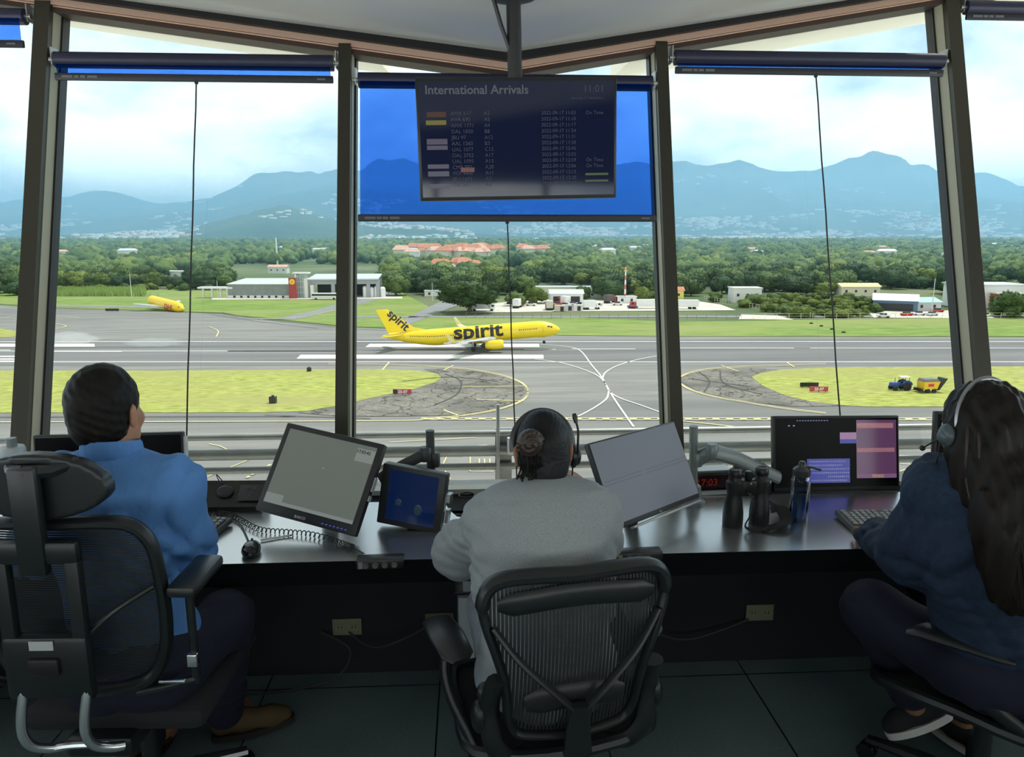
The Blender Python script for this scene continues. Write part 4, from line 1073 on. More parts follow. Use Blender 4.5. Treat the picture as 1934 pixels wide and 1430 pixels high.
lorry(1294, 584, 'long white trailer standing right of the mullion on the yard', M_wht, M_wht, R(180), 10)
lorry(1012 + 26, 586, 'beige box lorry at the front edge of the yard', M_wht, M_beige, R(90), 4)
lorry(1112, 585, 'white small lorry at the front edge of the yard near the mast', M_wht, M_wht, R(20), 5)
def car(px, py, label, c, rz=0):
    rt_ = bld('parked_car', px, py, label, 'car', rz, 'cars in the yards')
    b = MB(); b.rbox((4.3, 1.8, .75), (0, 0, .72), .2); bd = b.build('body', c, rt_)
    b = MB(); b.rbox((2.3, 1.6, .6), (-.1, 0, 1.3), .2); b.build('cabin', M_win, bd)
    for x in (-1.3, 1.35):
        b = MB(); b.cyl((x, -.92, .34), (x, .92, .34), .34, n=12); b.build('wheel', M_tyre, rt_)
for i, (x, y, c, lab) in enumerate([(1003, 578, M_wht, 'white car left of the sheds in the truck yard'), (1052, 577, M_red, 'red car between the white lorries'), (1082, 577, M_wht, 'white car just right of the red-bumper lorry'), (1098, 578, M_win, 'black car in the middle of the truck yard'), (1128, 578, M_lgrey, 'silver car below the green-roofed hut'),
        (1166, 577, M_wht, 'white car near the foot of the radio mast'), (1195, 582, M_blue, 'blue car between mast and trailer'), (1860, 599, M_wht, 'white car in front of the factory at the right edge'), (1735, 596, M_wht, 'white car in front of the blue shed'), (1760, 597, M_lgrey, 'silver car beside the far right mullion'), (1712, 597, M_red, 'red car at the right yard fence'), (1668, 600, M_wht, 'white car left of the blue shed'), (1770, 590, M_rcab, 'dark red car behind the silver one by the right mullion')]):
    car(x, y, lab, c, R(rr_.uniform(-30, 30)))
# containers
for i, (x, y, c, lab) in enumerate([(1058, 588, M_beige, 'beige container at the yard front edge, left one'), (1073, 587, M_lgrey, 'grey container beside the beige one'), (1090, 587, M_conc2, 'white container with dark door at the yard edge'), (1040, 585, M_clad, 'green-grey container at the yard front edge')]):
    rt_ = bld('container', x, y, lab, 'container', 0, 'containers at the yard edge')
    b = MB(); b.box((4.2, 2.4, 2.3), (0, 0, 1.2)); bd = b.build('container_shell', c, rt_, smooth=False)
    b = MB(); b.box((1.3, .1, 1.7), (.6, -1.22, 1.0)); b.build('door', M_dk, rt_, smooth=False)

# ------------------------------------------------------------ masts, poles and fences
def mast(px, py, h_, label, m1, m2, r_=.28, seg=7, head=False):
    rt_ = empty('radio_mast', gp(px, py), 0, label, 'mast')
    b = MB(); b.m = 0
    for i in range(seg):
        b.m = i % 2; b.cyl((0, 0, h_ * i / seg), (0, 0, h_ * (i + 1) / seg), r_ * (1.2 - .5 * i / seg), n=8)
    b.build('mast_pole', [m1, m2], rt_)
    if head:
        b = MB(); b.box((1.4, 1.4, .5), (0, 0, h_)); b.box((.5, .5, 1.6), (0, 0, h_ + .8)); b.build('antenna_head', M_rr2, rt_, smooth=False)
mast(1180, 572, 13.5, 'red and white radio mast rising above the truck yard', M_wht, mat('mast red', (.6, .16, .12), .6), .38, 7, True)
mast(249, 562, 11, 'thin white pole standing in the grass left of the freighter', M_wht, M_wht, .12, 3)
mast(437 - 25, 563, 8, 'thin pale lamp pole left of the warehouse', M_lgrey, M_lgrey, .12, 3)
mast(1759, 595, 13, 'tall thin pole between the teal shed and the right mullion', M_lgrey, M_lgrey, .14, 3)
mast(711, 560, 9, 'thin lamp pole at the right end of the hangar', M_lgrey, M_lgrey, .12, 3)
mast(817, 569, 8, 'thin yellow-white pole by the service road', M_wht, M_wht, .1, 3)
mast(524, 500, 26, 'white mast above the pink-roofed building in the woods', M_wht, M_wht, .8, 3)
def fence(name, a, b2, step, h_, m_, label, rails=True):
    A, B = gp(*a), gp(*b2); rt_ = empty(name, A, 0, label, 'fence'); n = max(2, int((B - A).length / step))
    n = min(n, 90)
    for i in range(n + 1):
        p = A.lerp(B, i / n) - A
        if i == 0:
            b = MB(); b.cyl((0, 0, 0), (0, 0, h_), .07, n=6); po = b.build('post', m_, rt_); 
        else:
            q = po.copy(); C.objects.link(q); q.location = p; 
    if rails:
        b = MB()
        for z in (.15, h_ * .5, h_): b.cyl(Vector((0, 0, z)), (B - A) + Vector((0, 0, z)), .03, n=4)
        b.build('fence_wire', m_, rt_)
fence('wire_fence', (880, 601), (1390, 605), 3.2, 1.9, mat('fence grey', (.22, .25, .24), .7), 'dark wire fence along the far lawn in front of the truck yard')
fence('wire_fence', (1400, 603), (2000, 601), 4.0, 1.9, M_cw, 'pale post fence in front of the right yard')
fence('wire_fence', (1330, 568), (1530, 601), 2.2, 2.0, M_cw, 'cream post fence running diagonally through the bushes')
fence('wire_fence', (560, 602), (720, 608), 3.5, 1.7, M_lgrey, 'grey fence left of the airliner tail along the lawn')
fence('wire_fence', (100, 560), (300, 560), 4.0, 1.7, M_clad, 'low dark fence in front of the tall reeds at the left')

# ------------------------------------------------------------ trees
M_bark = mat('bark', (.10, .08, .06), .9)
def leaf_mat(name, c, v):
    m = bpy.data.materials.new(name); m.use_nodes = True; t = m.node_tree; b = t.nodes['Principled BSDF']; b.inputs['Roughness'].default_value = .75; b.inputs['Specular IOR Level'].default_value = .2
    tc_ = t.nodes.new('ShaderNodeTexCoord'); a = t.nodes.new('ShaderNodeTexNoise'); a.inputs['Scale'].default_value = .55; a.inputs['Detail'].default_value = 5
    t.links.new(tc_.outputs['Object'], a.inputs['Vector'])
    oi = t.nodes.new('ShaderNodeObjectInfo'); ad_ = t.nodes.new('ShaderNodeMath'); ad_.operation = 'MULTIPLY_ADD'; ad_.inputs[1].default_value = .35; 
    t.links.new(oi.outputs['Random'], ad_.inputs[0]); t.links.new(a.outputs['Fac'], ad_.inputs[2])
    r1 = t.nodes.new('ShaderNodeValToRGB'); r1.color_ramp.elements[0].position = .40; r1.color_ramp.elements[1].position = .95
    r1.color_ramp.elements[0].color = (*c, 1); r1.color_ramp.elements[1].color = (*v, 1); t.links.new(ad_.outputs[0], r1.inputs['Fac']); t.links.new(r1.outputs[0], b.inputs['Base Color'])
    return m
LEAF = [leaf_mat('leaves mid green', (.040, .080, .028), (.125, .185, .055)), leaf_mat('leaves dark green', (.026, .055, .026), (.065, .115, .042)), leaf_mat('leaves yellow green', (.08, .125, .03), (.19, .24, .06))]
def ico(sub):
    bm = bmesh.new(); bmesh.ops.create_icosphere(bm, subdivisions=sub, radius=1); bm.verts.index_update()
    v = np.array([x.co[:] for x in bm.verts]); f = np.array([[a.index for a in x.verts] for x in bm.faces]); bm.free(); return v, f
ICO = {k: ico(k) for k in (1, 2, 3)}
def crown_arrays(seed, sub, nb, leaves, wide=1.0, leaf=.28):
    g = np.random.default_rng(seed); V, F_ = ICO[sub]; vs = []; fs = []; o = 0
    for i in range(nb):
        if i == 0: c = np.array([0, 0, 6.2]); r = np.array([3.6 * wide, 3.6 * wide, 3.1])
        else:
            a = 2 * PI * i / (nb - 1) + g.uniform(-.4, .4); q = g.uniform(2.0, 3.5) * wide; c = np.array([q * math.cos(a), q * math.sin(a), g.uniform(3.9, 7.8)]); r = g.uniform(1.5, 2.5, 3) * [wide, wide, .85]
        v = V * r
        nn = 1 + .16 * np.sin(V[:, 0] * 7 + g.uniform(0, 6)) * np.sin(V[:, 1] * 6 + g.uniform(0, 6)) + .12 * np.sin(V[:, 2] * 9 + V[:, 0] * 5 + g.uniform(0, 6)) + g.normal(0, .07, len(V))
        v = v * nn[:, None] + c; vs.append(v); fs.append(F_ + o); o += len(v)
    v = np.concatenate(vs); f = np.concatenate(fs)
    if leaves:
        idx = g.integers(0, len(v), leaves); d = v[idx] - np.array([0, 0, 5.5]); d /= np.linalg.norm(d, axis=1)[:, None]
        p = v[idx] + d * g.uniform(0, .35, (leaves, 1)); a = g.normal(size=(leaves, 3)); a /= np.linalg.norm(a, axis=1)[:, None]; bb = np.cross(a, g.normal(size=(leaves, 3))); bb /= np.linalg.norm(bb, axis=1)[:, None]
        s_ = g.uniform(.6, 1.5, (leaves, 1)) * leaf; tri = np.stack([p - a * s_ - bb * s_ * .5, p + a * s_, p + bb * s_], 1).reshape(-1, 3)
        f = np.concatenate([f, np.arange(leaves * 3).reshape(-1, 3) + len(v)]); v = np.concatenate([v, tri])
    return v, f
PROTO = []
for i in range(7):
    v, f = crown_arrays(i + 3, 3 if i < 4 else 3, 9, 2600, 1.0 + .12 * (i % 3), .30); v = v - [0, 0, 1.9]; PROTO.append((v, f))
def tree_meshes(i, li):
    key = (i, li)
    if key not in TM:
        v, f = PROTO[i]; o = raw_mesh('crown', v, f, LEAF[li]); TM[key] = o.data; bpy.data.objects.remove(o)
    return TM[key]
TM = {}
b = MB(); b.tube([(0, 0, 0), (.15, .1, 2), (0, .1, 4.5)], [.42, .3, .2], 8); b.tube([(.1, .1, 2), (1.2, .5, 3.6), (1.8, .6, 5)], [.2, .14, .08], 6); b.tube([(.1, .1, 2.2), (-1.2, -.3, 3.8), (-1.8, -.5, 5)], [.2, .14, .08], 6)
tk0 = b.build('trunk', M_bark); TRUNK = tk0.data; bpy.data.objects.remove(tk0)
def tree(loc, s_, i, li, rz, label, group, sz=1):
    r_ = empty('broadleaf_tree', loc, rz, label, 'tree', group); r_.scale = (s_, s_, s_ * sz)
    c = bpy.data.objects.new('crown', tree_meshes(i, li)); C.objects.link(c); c.parent = r_
    k_ = bpy.data.objects.new('trunk', TRUNK); C.objects.link(k_); k_.parent = r_
    return r_
# named trees
t0 = gp(886, 590)
v, f = crown_arrays(50, 3, 16, 12000, 1.0, .22); o = raw_mesh('crown', v * [1.95, 1.6, 1.02] + [0, 0, 0], f, LEAF[1])
r_ = empty('big_tree', t0, 0, 'large spreading dark green tree standing alone behind the airliner tail', 'tree'); r_.scale = (1.12, 1.12, 1.22); o.parent = r_
k_ = bpy.data.objects.new('trunk', TRUNK); C.objects.link(k_); k_.parent = r_; k_.scale = (2, 2, 1)
for (x, y, s_, i, li, lab) in [(1012, 573, .9, 1, 2, 'bright green tree just left of the white shed'), (1150, 566, 1.15, 2, 1, 'very dark round tree behind the yard left of the mast'), (1100, 566, .8, 3, 0, 'round grey-green tree in the middle above the lorries'), (1212, 568, .8, 0, 2, 'light green bushy tree right of the radio mast'), (1905, 598, 1.15, 1, 0, 'green tree in front of the white factory'), (975, 578, .75, 4, 0, 'small tree beside the tail-on lorry at the cord'), (1425, 578, .65, 5, 0, 'shrubby tree hiding the lower half of the white block'), (1660, 582, .7, 0, 1, 'dark tree left of the blue shed')]:
    tree(gp(x, y), s_, i, li, .7 * i, lab, None)
# woods: rows of trees receding up the valley
AV = [(425, 720, 500, 567), (1000, 1130, 540, 580), (1660, 1790, 548, 600), (1840, 1990, 540, 600), (870, 1390, 567, 600), (1160, 1200, 560, 580), (745, 945, 480, 501), (785, 920, 507, 519), (970, 1035, 482, 494), (1390, 1435, 560, 578), (320, 360, 518, 534), (1600, 1650, 545, 566), (505, 545, 505, 520)]
cand = []
rt = random.Random(11); v_ = 352.0
while v_ < 2750:
    tall = 1.0 + min(1.0, (v_ - 350) / 1500) * .55
    step = (7.0 + v_ * .004)
    u = -v_ * 1.02
    while u < v_ * 1.02:
        u += step * rt.uniform(.6, 1.35); v2 = v_ + rt.uniform(-.5, .5) * (16 + v_ * .018)
        px_ = 967 + 1426 * u / v2
        py_v = 715 - FPX * math.tan(PITCH - math.atan(28.0 / v2))
        if 350 > v2: continue
        if px_ < 400 and v2 < (400 if px_ > 90 else 345): continue
        if 400 < px_ < 740 and v2 < 388: continue
        if px_ > 1500 and v2 < 352: continue
        if any(a < px_ < c and e1 < py_v < e2 for a, c, e1, e2 in AV): continue
        dens = .96 if v2 < 900 else .85
        if math.sin(px_ * .021 + v2 * .006) + math.sin(px_ * .043 - v2 * .011 + 1) < -1.25: dens *= .15
        if rt.random() > dens: continue
        cand.append((v2, u, px_, tall))
    v_ += 12 + v_ * .021
# low bushes in front of the right-hand woods
BUSH = []
while len(BUSH) < 105:
    px_ = rt.uniform(1345, 1655); py_v = rt.uniform(563, 600)
    if py_v > 570 + (px_ - 1345) * .19 or (1380 < px_ < 1445 and py_v < 578): continue
    BUSH.append((gp(px_, py_v), rt.uniform(.28, .55), py_v))
for px_, py_v in [(rt.uniform(1180, 1260), rt.uniform(560, 566)) for _ in range(10)] + [(rt.uniform(100, 480), rt.uniform(543, 549)) for _ in range(26)] + [(rt.uniform(640, 760), rt.uniform(545, 549)) for _ in range(8)]: BUSH.append((gp(px_, py_v), rt.uniform(.3, .6), 0))
inview = [c for c in cand if c[1] is None or -60 < c[2] < 2000]
outv = [c for c in cand if not (c[1] is None or -60 < c[2] < 2000)]
inview.sort(key=lambda c: c[0]); near = inview[:285]; far = inview[285:] + outv
for n_, c in enumerate(near):
    i = rt.randrange(7); li = rt.choice([0, 0, 0, 0, 1, 1, 1, 2])
    if c[1] is None: loc = c[2]; s_ = c[3]; lab = 'low rounded bush in the thicket below the right-hand woods'; grp = 'bushes of the right-hand thicket'; li = rt.choice([0, 2, 2])
    else:
        loc = fu(c[1], c[0]); s_ = rt.uniform(.85, 1.45) * c[3]
        left = c[2] < 967
        lab = 'broad green tree in the near edge of the woods, left half of the view' if left else 'broad green tree in the near edge of the woods, right half of the view'
        grp = 'near trees of the left woods' if left else 'near trees of the right woods'
    tree(loc, s_, i, li, rt.uniform(0, 6.28), lab, grp, rt.uniform(.8, 1.15))
for q, s_, py_v in BUSH:
    o = tree(q, s_, rt.randrange(7), rt.choice([0, 2, 2, 2]), rt.uniform(0, 6.28), 'low rounded bush in the thicket below the right-hand woods' if py_v else 'low bush at the foot of the woods behind the far lawn', 'bushes of the right-hand thicket' if py_v else 'bushes along the woods', rt.uniform(.7, 1.0))
    o.name = 'bush'; o['category'] = 'bush'
# pale houses scattered in the woods
b = MB(); b.box((13, 9, 6), (0, 4.5, 3)); b.m = 1
b.add([(-7, -1, 6), (7, -1, 6), (7, 10, 6), (-7, 10, 6), (-5, 4.5, 8.2), (5, 4.5, 8.2)], [(0, 1, 5, 4), (1, 2, 5), (2, 3, 4, 5), (3, 0, 4), (3, 2, 1, 0)])
wb_ = b.build('woodland_house', [M_wht, M_rr2], smooth=False); wb2 = wb_.data.copy(); wb2.materials[1] = M_roofm
for i in range(110):
    if i == 0: o = wb_
    else: o = wb_.copy(); C.objects.link(o)
    if rt.random() < .5 and i: o.data = wb2
    px_ = rt.uniform(0, 1934); py_v = rt.choice([rt.uniform(461, 475), rt.uniform(461, 500)])
    o.location = gp(px_, py_v) + Vector((0, 0, 7.0)); o.rotation_euler = (0, 0, rt.uniform(-.6, .6)); s_ = rt.uniform(.45, 1.0); o.scale = (s_ * 1.4, s_, s_)
    tag(o, 'small pale house peeping out of the woods', 'house', 'houses scattered in the woods')
# the rest of the forest as one mass
LOW = []
for i in range(6):
    g = np.random.default_rng(90 + i); vs = []; fs = []; o_ = 0; V_, F2 = ICO[2]
    for j in range(5):
        a = j * 1.4 + i; c = np.array([2.2 * math.cos(a), 2.2 * math.sin(a), g.uniform(4.6, 7)]) if j else np.array([0, 0, 5.6]); r = g.uniform(2, 3.0, 3) if j else np.array([3.4, 3.4, 3.2])
        vv = V_ * r * (1 + g.normal(0, .13, len(V_)))[:, None] + c; vs.append(vv); fs.append(F2 + o_); o_ += len(vv)
    LOW.append((np.concatenate(vs) - [0, 0, 2.2], np.concatenate(fs)))
VV = {0: [], 1: [], 2: []}; FF = {0: [], 1: [], 2: []}; OO = {0: 0, 1: 0, 2: 0}
far.sort(key=lambda c: c[0])
for c in far:
    if c[1] is None: continue
    v, f = LOW[rt.randrange(6)]; li = rt.choice([0, 0, 0, 0, 1, 1, 1, 2]); a = rt.uniform(0, 6.28); s_ = rt.uniform(.85, 1.45) * c[3] * (1.0 + min(.45, c[0] / 5000))
    M2 = np.array([[math.cos(a), -math.sin(a), 0], [math.sin(a), math.cos(a), 0], [0, 0, 1]])
    p = fu(c[1], c[0]); VV[li].append((v * s_) @ M2.T + np.array(p)); FF[li].append(f + OO[li]); OO[li] += len(v)
mi = np.concatenate([np.full(sum(len(x) for x in FF[k]), k) for k in (0, 1, 2)]); o1 = OO[0]; o2 = OO[0] + OO[1]
allV = np.concatenate(VV[0] + VV[1] + VV[2]); allF = np.concatenate(FF[0] + [x + o1 for x in FF[1]] + [x + o2 for x in FF[2]])
o = raw_mesh('forest', allV, allF, LEAF, mi); tag(o, 'continuous forest filling the valley beyond the nearest trees', 'forest', kind='stuff')
# tall reeds by the left fence
g = np.random.default_rng(5); n = 9000
pxs = g.uniform(60, 275, n); pys = g.uniform(549, 560, n); P = np.array([tuple(gp(a, c)) for a, c in zip(pxs, pys)])
h_ = g.uniform(1.6, 3.2, n); an = g.uniform(0, PI, n); wv = np.stack([np.cos(an), np.sin(an), an * 0], 1) * .3
tip = P + np.stack([g.normal(0, .4, n), g.normal(0, .4, n), h_], 1)
V = np.stack([P - wv, P + wv, tip], 1).reshape(-1, 3); o = raw_mesh('reeds', V, np.arange(3 * n).reshape(-1, 3), mat('reed green', (.30, .42, .10), .8)); tag(o, 'strip of tall light green reeds along the left fence', 'reeds', kind='stuff')

# ------------------------------------------------------------ towns on the slopes
g = np.random.default_rng(21)
def town_pts(n, lohi_px, lohi_v, thr):
    out = []
    while len(out) < n:
        px_ = g.uniform(*lohi_px, 4000); v2 = g.uniform(*lohi_v, 4000)
        k_ = noise1((px_ - 967) / 1426 * v2, v2, 1500, 5) > thr
        out += list(zip(px_[k_], v2[k_]))
    out = np.array(out[:n]); return out[:, 0], out[:, 1]
def houses_arr(px_, v2, size):
    z = terrain_z(px_, v2) + GZ; u = (px_ - 967) / 1426 * v2
    c = np.stack([u * rgt.x + v2 * fwd.x, u * rgt.y + v2 * fwd.y, z], 1); return c
sets = [((-150, 2100), (2800, 4300), 520, .9), ((-150, 900), (3000, 4600), 420, .4), ((-200, 2200), (4400, 6800), 1500, .8), ((900, 2200), (4500, 6900), 900, -.2), ((-200, 2200), (6500, 9500), 380, 1.6)]
PTS = []
for lp, lv, n, th in sets:
    a, c = town_pts(n, lp, lv, th); PTS.append((a, c))
px_all = np.concatenate([a for a, c in PTS]); v_all = np.concatenate([c for a, c in PTS])
pos = houses_arr(px_all, v_all, 1); order = np.argsort(v_all); pos = pos[order]; v_all = v_all[order]
M_h1 = mat('far white wall', (.82, .80, .74), .8); M_h2 = mat('far pink roof', (.62, .36, .27), .8)
def hb(sx, sy, sz, ms):
    b = MB(); b.box((sx, sy, sz), (0, 0, sz / 2 - 1)); b.m = 1
    b.add([(-sx * .52, -sy * .52, sz - 1), (sx * .52, -sy * .52, sz - 1), (sx * .52, sy * .52, sz - 1), (-sx * .52, sy * .52, sz - 1), (0, 0, sz + 2.5)], [(0, 1, 4), (1, 2, 4), (2, 3, 4), (3, 0, 4)])
    o = b.build('hill_house', ms, smooth=False); return o
hp = [hb(22, 14, 8, [M_h1, M_h2]), hb(30, 14, 9, [M_h1, M_roofm]), hb(16, 14, 9, [M_h1, M_h1])]
for i in range(190):
    o = hp[i] if i < 3 else hp[i % 3].copy()
    if i >= 3: C.objects.link(o)
    o.location = pos[i]; o.rotation_euler = (0, 0, g.uniform(-.5, .5)); s_ = g.uniform(.7, 1.3); o.scale = (s_, s_, s_)
    tag(o, 'tiny pale house on the lower slopes beyond the woods', 'house', 'houses on the nearer slopes')
bV = np.array([[-1, -1, 0], [1, -1, 0], [1, 1, 0], [-1, 1, 0], [-1, -1, 1], [1, -1, 1], [1, 1, 1], [-1, 1, 1]]); bF = np.array([[4, 5, 6, 7], [0, 1, 5, 4], [1, 2, 6, 5], [2, 3, 7, 6], [3, 0, 4, 7]])
rest = pos[190:]; vr = v_all[190:]; n = len(rest)
sc3 = np.stack([g.uniform(8, 22, n), g.uniform(7, 12, n), g.uniform(7, 15, n)], 1) * (vr / 5200)[:, None] ** .6
V = (bV[None] * sc3[:, None, :] + rest[:, None, :] - [0, 0, 1]).reshape(-1, 3); Fq = (bF[None] + (np.arange(n) * 8)[:, None, None]).reshape(-1, 4)
o = raw_mesh('hill_town', V, Fq, [M_h1, M_h2, M_roofm], np.repeat(g.choice([0, 0, 0, 1, 2], n), 5)); tag(o, 'sprawl of countless far white buildings over the mountain foot', 'town', kind='stuff')
# long pale sheds at the mountain foot
for i, (x, y, w_, lab) in enumerate([(1325, 461, 110, 'long white industrial roof at the valley end right of the central mullion'), (1880, 457, 150, 'long white shed at the foot of the right mountain'), (1690, 466, 50, 'pale shed roof above the right-hand woods'), (30, 528, 40, 'low white greenhouse roof at the left edge above the dry field')]):
    s_ = scale_at(y); rt_ = bld('industrial_shed', x, y, lab, 'building'); b = MB(); b.box((w_ * s_, 20, 6 * s_ / 1.4 if s_ > 1 else 3), (0, 10, 3 * s_ / 1.4 if s_ > 1 else 1.5)); b.build('shed_body', M_h1, rt_, smooth=False)
    if y < 500: rt_.location.z += 8

# ------------------------------------------------------------ haze and tyre smoke
def vol_mat(name, col, dens, noise=None):
    m = bpy.data.materials.new(name); m.use_nodes = True; t = m.node_tree; t.nodes.clear()
    o_ = t.nodes.new('ShaderNodeOutputMaterial'); vs_ = t.nodes.new('ShaderNodeVolumeScatter'); vs_.inputs['Color'].default_value = (*col, 1); vs_.inputs['Density'].default_value = dens; vs_.inputs['Anisotropy'].default_value = .4
    if noise:
        ab = t.nodes.new('ShaderNodeVolumeAbsorption'); ab.inputs['Color'].default_value = (*col, 1); ab.inputs['Density'].default_value = dens
        ads = t.nodes.new('ShaderNodeAddShader'); t.links.new(vs_.outputs[0], ads.inputs[0]); t.links.new(ab.outputs[0], ads.inputs[1]); t.links.new(ads.outputs[0], o_.inputs['Volume'])
    else: t.links.new(vs_.outputs[0], o_.inputs['Volume'])
    return m
b = MB(); b.box((24000, 14000, 720), (0, 7000 + 300, 360 - 5)); hz = b.build('haze', vol_mat('valley haze', (.40, .72, 1.0), HAZE, True), smooth=False)
hz.location = (0, 0, GZ); hz.rotation_euler = (0, 0, -YAW); tag(hz, 'pale blue haze filling the valley before the mountains', 'haze', kind='stuff')
M_smoke = vol_mat('tyre smoke', (.92, .95, 1.0), .12)
for i, (x, y, sx, sz, lab) in enumerate([(120, 652, 9, 1.9, 'thin tyre smoke drifting over the runway at the far left'), (145, 650, 5, 1.6, 'small tyre smoke puff beside the larger left one'), (290, 655, 8, 1.2, 'faint tyre smoke wisp over the runway left of the mullion')]):
    b = MB(); V_, F_ = ICO[3]
    vv = V_ * [sx, 2.5, sz] * (1 + .22 * np.sin(V_[:, :1] * 9 + i) * np.sin(V_[:, 2:3] * 6 + 2) + .12 * np.sin(V_[:, 1:2] * 13 + V_[:, :1] * 17))
    b.add([tuple(q) for q in vv], [tuple(q) for q in F_]); o = b.build('tyre_smoke', M_smoke); o.location = gp(x, y) + Vector((0, 0, sz * .9)); tag(o, lab, 'smoke', kind='stuff')
# ================================================================= desk and what stands on it
DZ = .75
M_desk = mat('dark desk laminate', (.11, .12, .122), .24, spec=1.0, noise=(5, .1), coat=.35)
MATS['dark desk laminate'].node_tree.nodes['Principled BSDF'].inputs['Coat Roughness'].default_value = .28
MATS['dark desk laminate'].node_tree.nodes['Principled BSDF'].inputs['IOR'].default_value = 3.2
M_edge = mat('desk edge band', (.004, .005, .006), .7, spec=.1)
dk = empty('control_desk', (.2, 2.5, 0), 0, 'long dark glossy control desk running under the windows', 'desk')
O = Vector(dk.location)
top = [(XL + .05, 2.262), (-.10, 2.262), (.44, 2.262), (XR - .05, 2.262), (XR - .05, 2.80)]
notch = [(.62, 2.80), (.58, 2.77), (.56, 2.70), (.52, 2.64), (.44, 2.60), (.02, 2.60), (-.06, 2.63), (-.09, 2.70), (-.11, 2.78), (-.15, 2.80)]
b = MB(); b.prism([(x, y, DZ - .03) for x, y in top + notch + [(XL + .05, 2.80)]], (0, 0, .03)); b.v = [v - O for v in b.v]; b.build('worktop', M_desk, dk, smooth=False)
b = MB(); b.box((XR - XL - .12, .02, .05), Vector(((XL + XR) / 2, 2.275, DZ - .057)) - O); b.build('apron_rail', M_edge, dk, smooth=False)
b = MB(); b.box((XR - XL - .1, .004, .031), Vector(((XL + XR) / 2, 2.2595, DZ - .0155)) - O); b.build('edge_band', M_edge, dk, smooth=False)
for x in (-3.4, -1.9, 1.95, 3.2):
    b = MB(); b.box((.03, .48, .70), Vector((x, 2.55, .36)) - O); b.build('side_panel', M_wall, dk, smooth=False)
b = MB(); b.box((XR - XL - .2, .02, .30), Vector(((XL + XR) / 2, 2.78, .55)) - O); b.build('back_panel', M_wall, dk, smooth=False)

# wall sockets on the knee wall
M_ivory = mat('ivory socket plate', (.22, .22, .14), .5)
def socket(px, py, label, m_=None):
    p = at_y(px, py, 2.818); rt_ = empty('wall_socket', p, 0, label, 'socket', 'socket plates under the desk')
    b = MB(); b.rbox((.118, .008, .072), (0, -.004, 0), .003); pl = b.build('cover_plate', m_ or M_ivory, rt_)
    b = MB()
    for x in (-.028, .028):
        b.box((.034, .003, .026), (x, -.009, 0)); 
    b.build('outlet', mat('socket insert', (.24, .24, .15), .5), pl, smooth=False)
    b = MB()
    for x in (-.028, .028):
        for dx in (-.007, .007): b.box((.003, .002, .010), (x + dx, -.0115, .002))
    b.build('slots', M_dark, pl, smooth=False)
socket(656, 1183, 'ivory socket plate on the knee wall below the small touch panel')
socket(830, 1172, 'dim brownish socket plate beside the white computer tower under the desk', mat('brown socket plate', (.12, .09, .05), .6))
socket(1434, 1156, 'ivory socket plate on the knee wall below the binoculars')

# monitors
M_bez = mat('monitor bezel', (.020, .022, .024), .42, bump=(300, .02))
def monitor(name, loc, rot, w_, h_, bez, label, scr, th=.03, deep=.05, cat='monitor'):
    r = empty(name, loc, 0, label, cat, rot=rot)
    b = MB(); b.rbox((w_, th, h_), (0, th / 2, 0), .006); b.rbox((w_ * .62, deep, h_ * .6), (0, th + deep / 2 - .005, 0), .02); b.build('housing', M_bez, r)
    b = MB(); x0, x1, z0, z1 = -w_ / 2 + bez[0], w_ / 2 - bez[1], -h_ / 2 + bez[2], h_ / 2 - bez[3]
    b.quad((x0, -.0012, z1), (x1, -.0012, z1), (x1, -.0012, z0), (x0, -.0012, z0)); s_ = b.build('display', scr, r, smooth=False, fix=False)
    return r, s_, (x0, x1, z0, z1)
def quads(b, lst, rect):
    x0, x1, z0, z1 = rect
    for (a, c, d, e_, m_) in lst:
        b.m = m_; xa, xb = x0 + (x1 - x0) * a, x0 + (x1 - x0) * c; za, zb = z1 - (z1 - z0) * d, z1 - (z1 - z0) * e_
        b.quad((xa, -.0024, za), (xb, -.0024, za), (xb, -.0024, zb), (xa, -.0024, zb))
def scr(name, c, e, rough=.25): return mat(name, tuple(k * .15 for k in c), rough, emit=c, estr=e, spec=.6)
# left tilted grey monitor
r, s_, rc = monitor('tilted_monitor', (-.538, 2.537, .944), (R(-31.3), R(7.15), R(-21.2)), .400, .330, (.022, .022, .036, .020), 'square black-framed monitor with grey-green screen and clock, tilted back on the left desk', scr('grey green screen', (.115, .135, .115), .85, .4))
b = MB(); quads(b, [(.80, 1.0, .05, .22, 0), (0, .20, .87, 1.0, 0), (.20, 1.0, .955, 1.0, 0), (.5, .52, .4, .42, 1)], rc); b.build('panel_print', [scr('pale screen panel', (.17, .19, .18), 1), scr('screen speck', (.2, .24, .2), 1)], s_, smooth=False, fix=False)
text('17:03:42', .016, mat('screen ink', (.01, .01, .01), .6), s_, (rc[1] - .072, -.003, rc[3] - .030), UPR, 'clock_text', off=.0004)
text('. . .', .014, M_tx, s_, (rc[1] - .072, -.003, rc[3] - .044), UPR, 'status_text')
text('BARCO', .013, mat('bezel print', (.45, .45, .45), .5), r, (-.02, -.0015, -.156), UPR, 'maker_lettering', 'CENTER', off=.0004)
b = MB()
for k in range(7): b.box((.007, .001, .004), (.07 + k * .015, -.0008, -.152))
b.build('touch_buttons', scr('blue led', (.05, .08, .35), 1), r, smooth=False)
b = MB(); b.box((.004, .02, .05), (.2015, .017, .02)); b.box((.004, .02, .02), (.2015, .017, -.03)); b.build('side_connectors', M_lgrey, r, smooth=False)
b = MB(); b.tube([(0, .07, -.02), (0, .16, -.10)], .03, 10); b.build('stand_neck', M_bez, r)
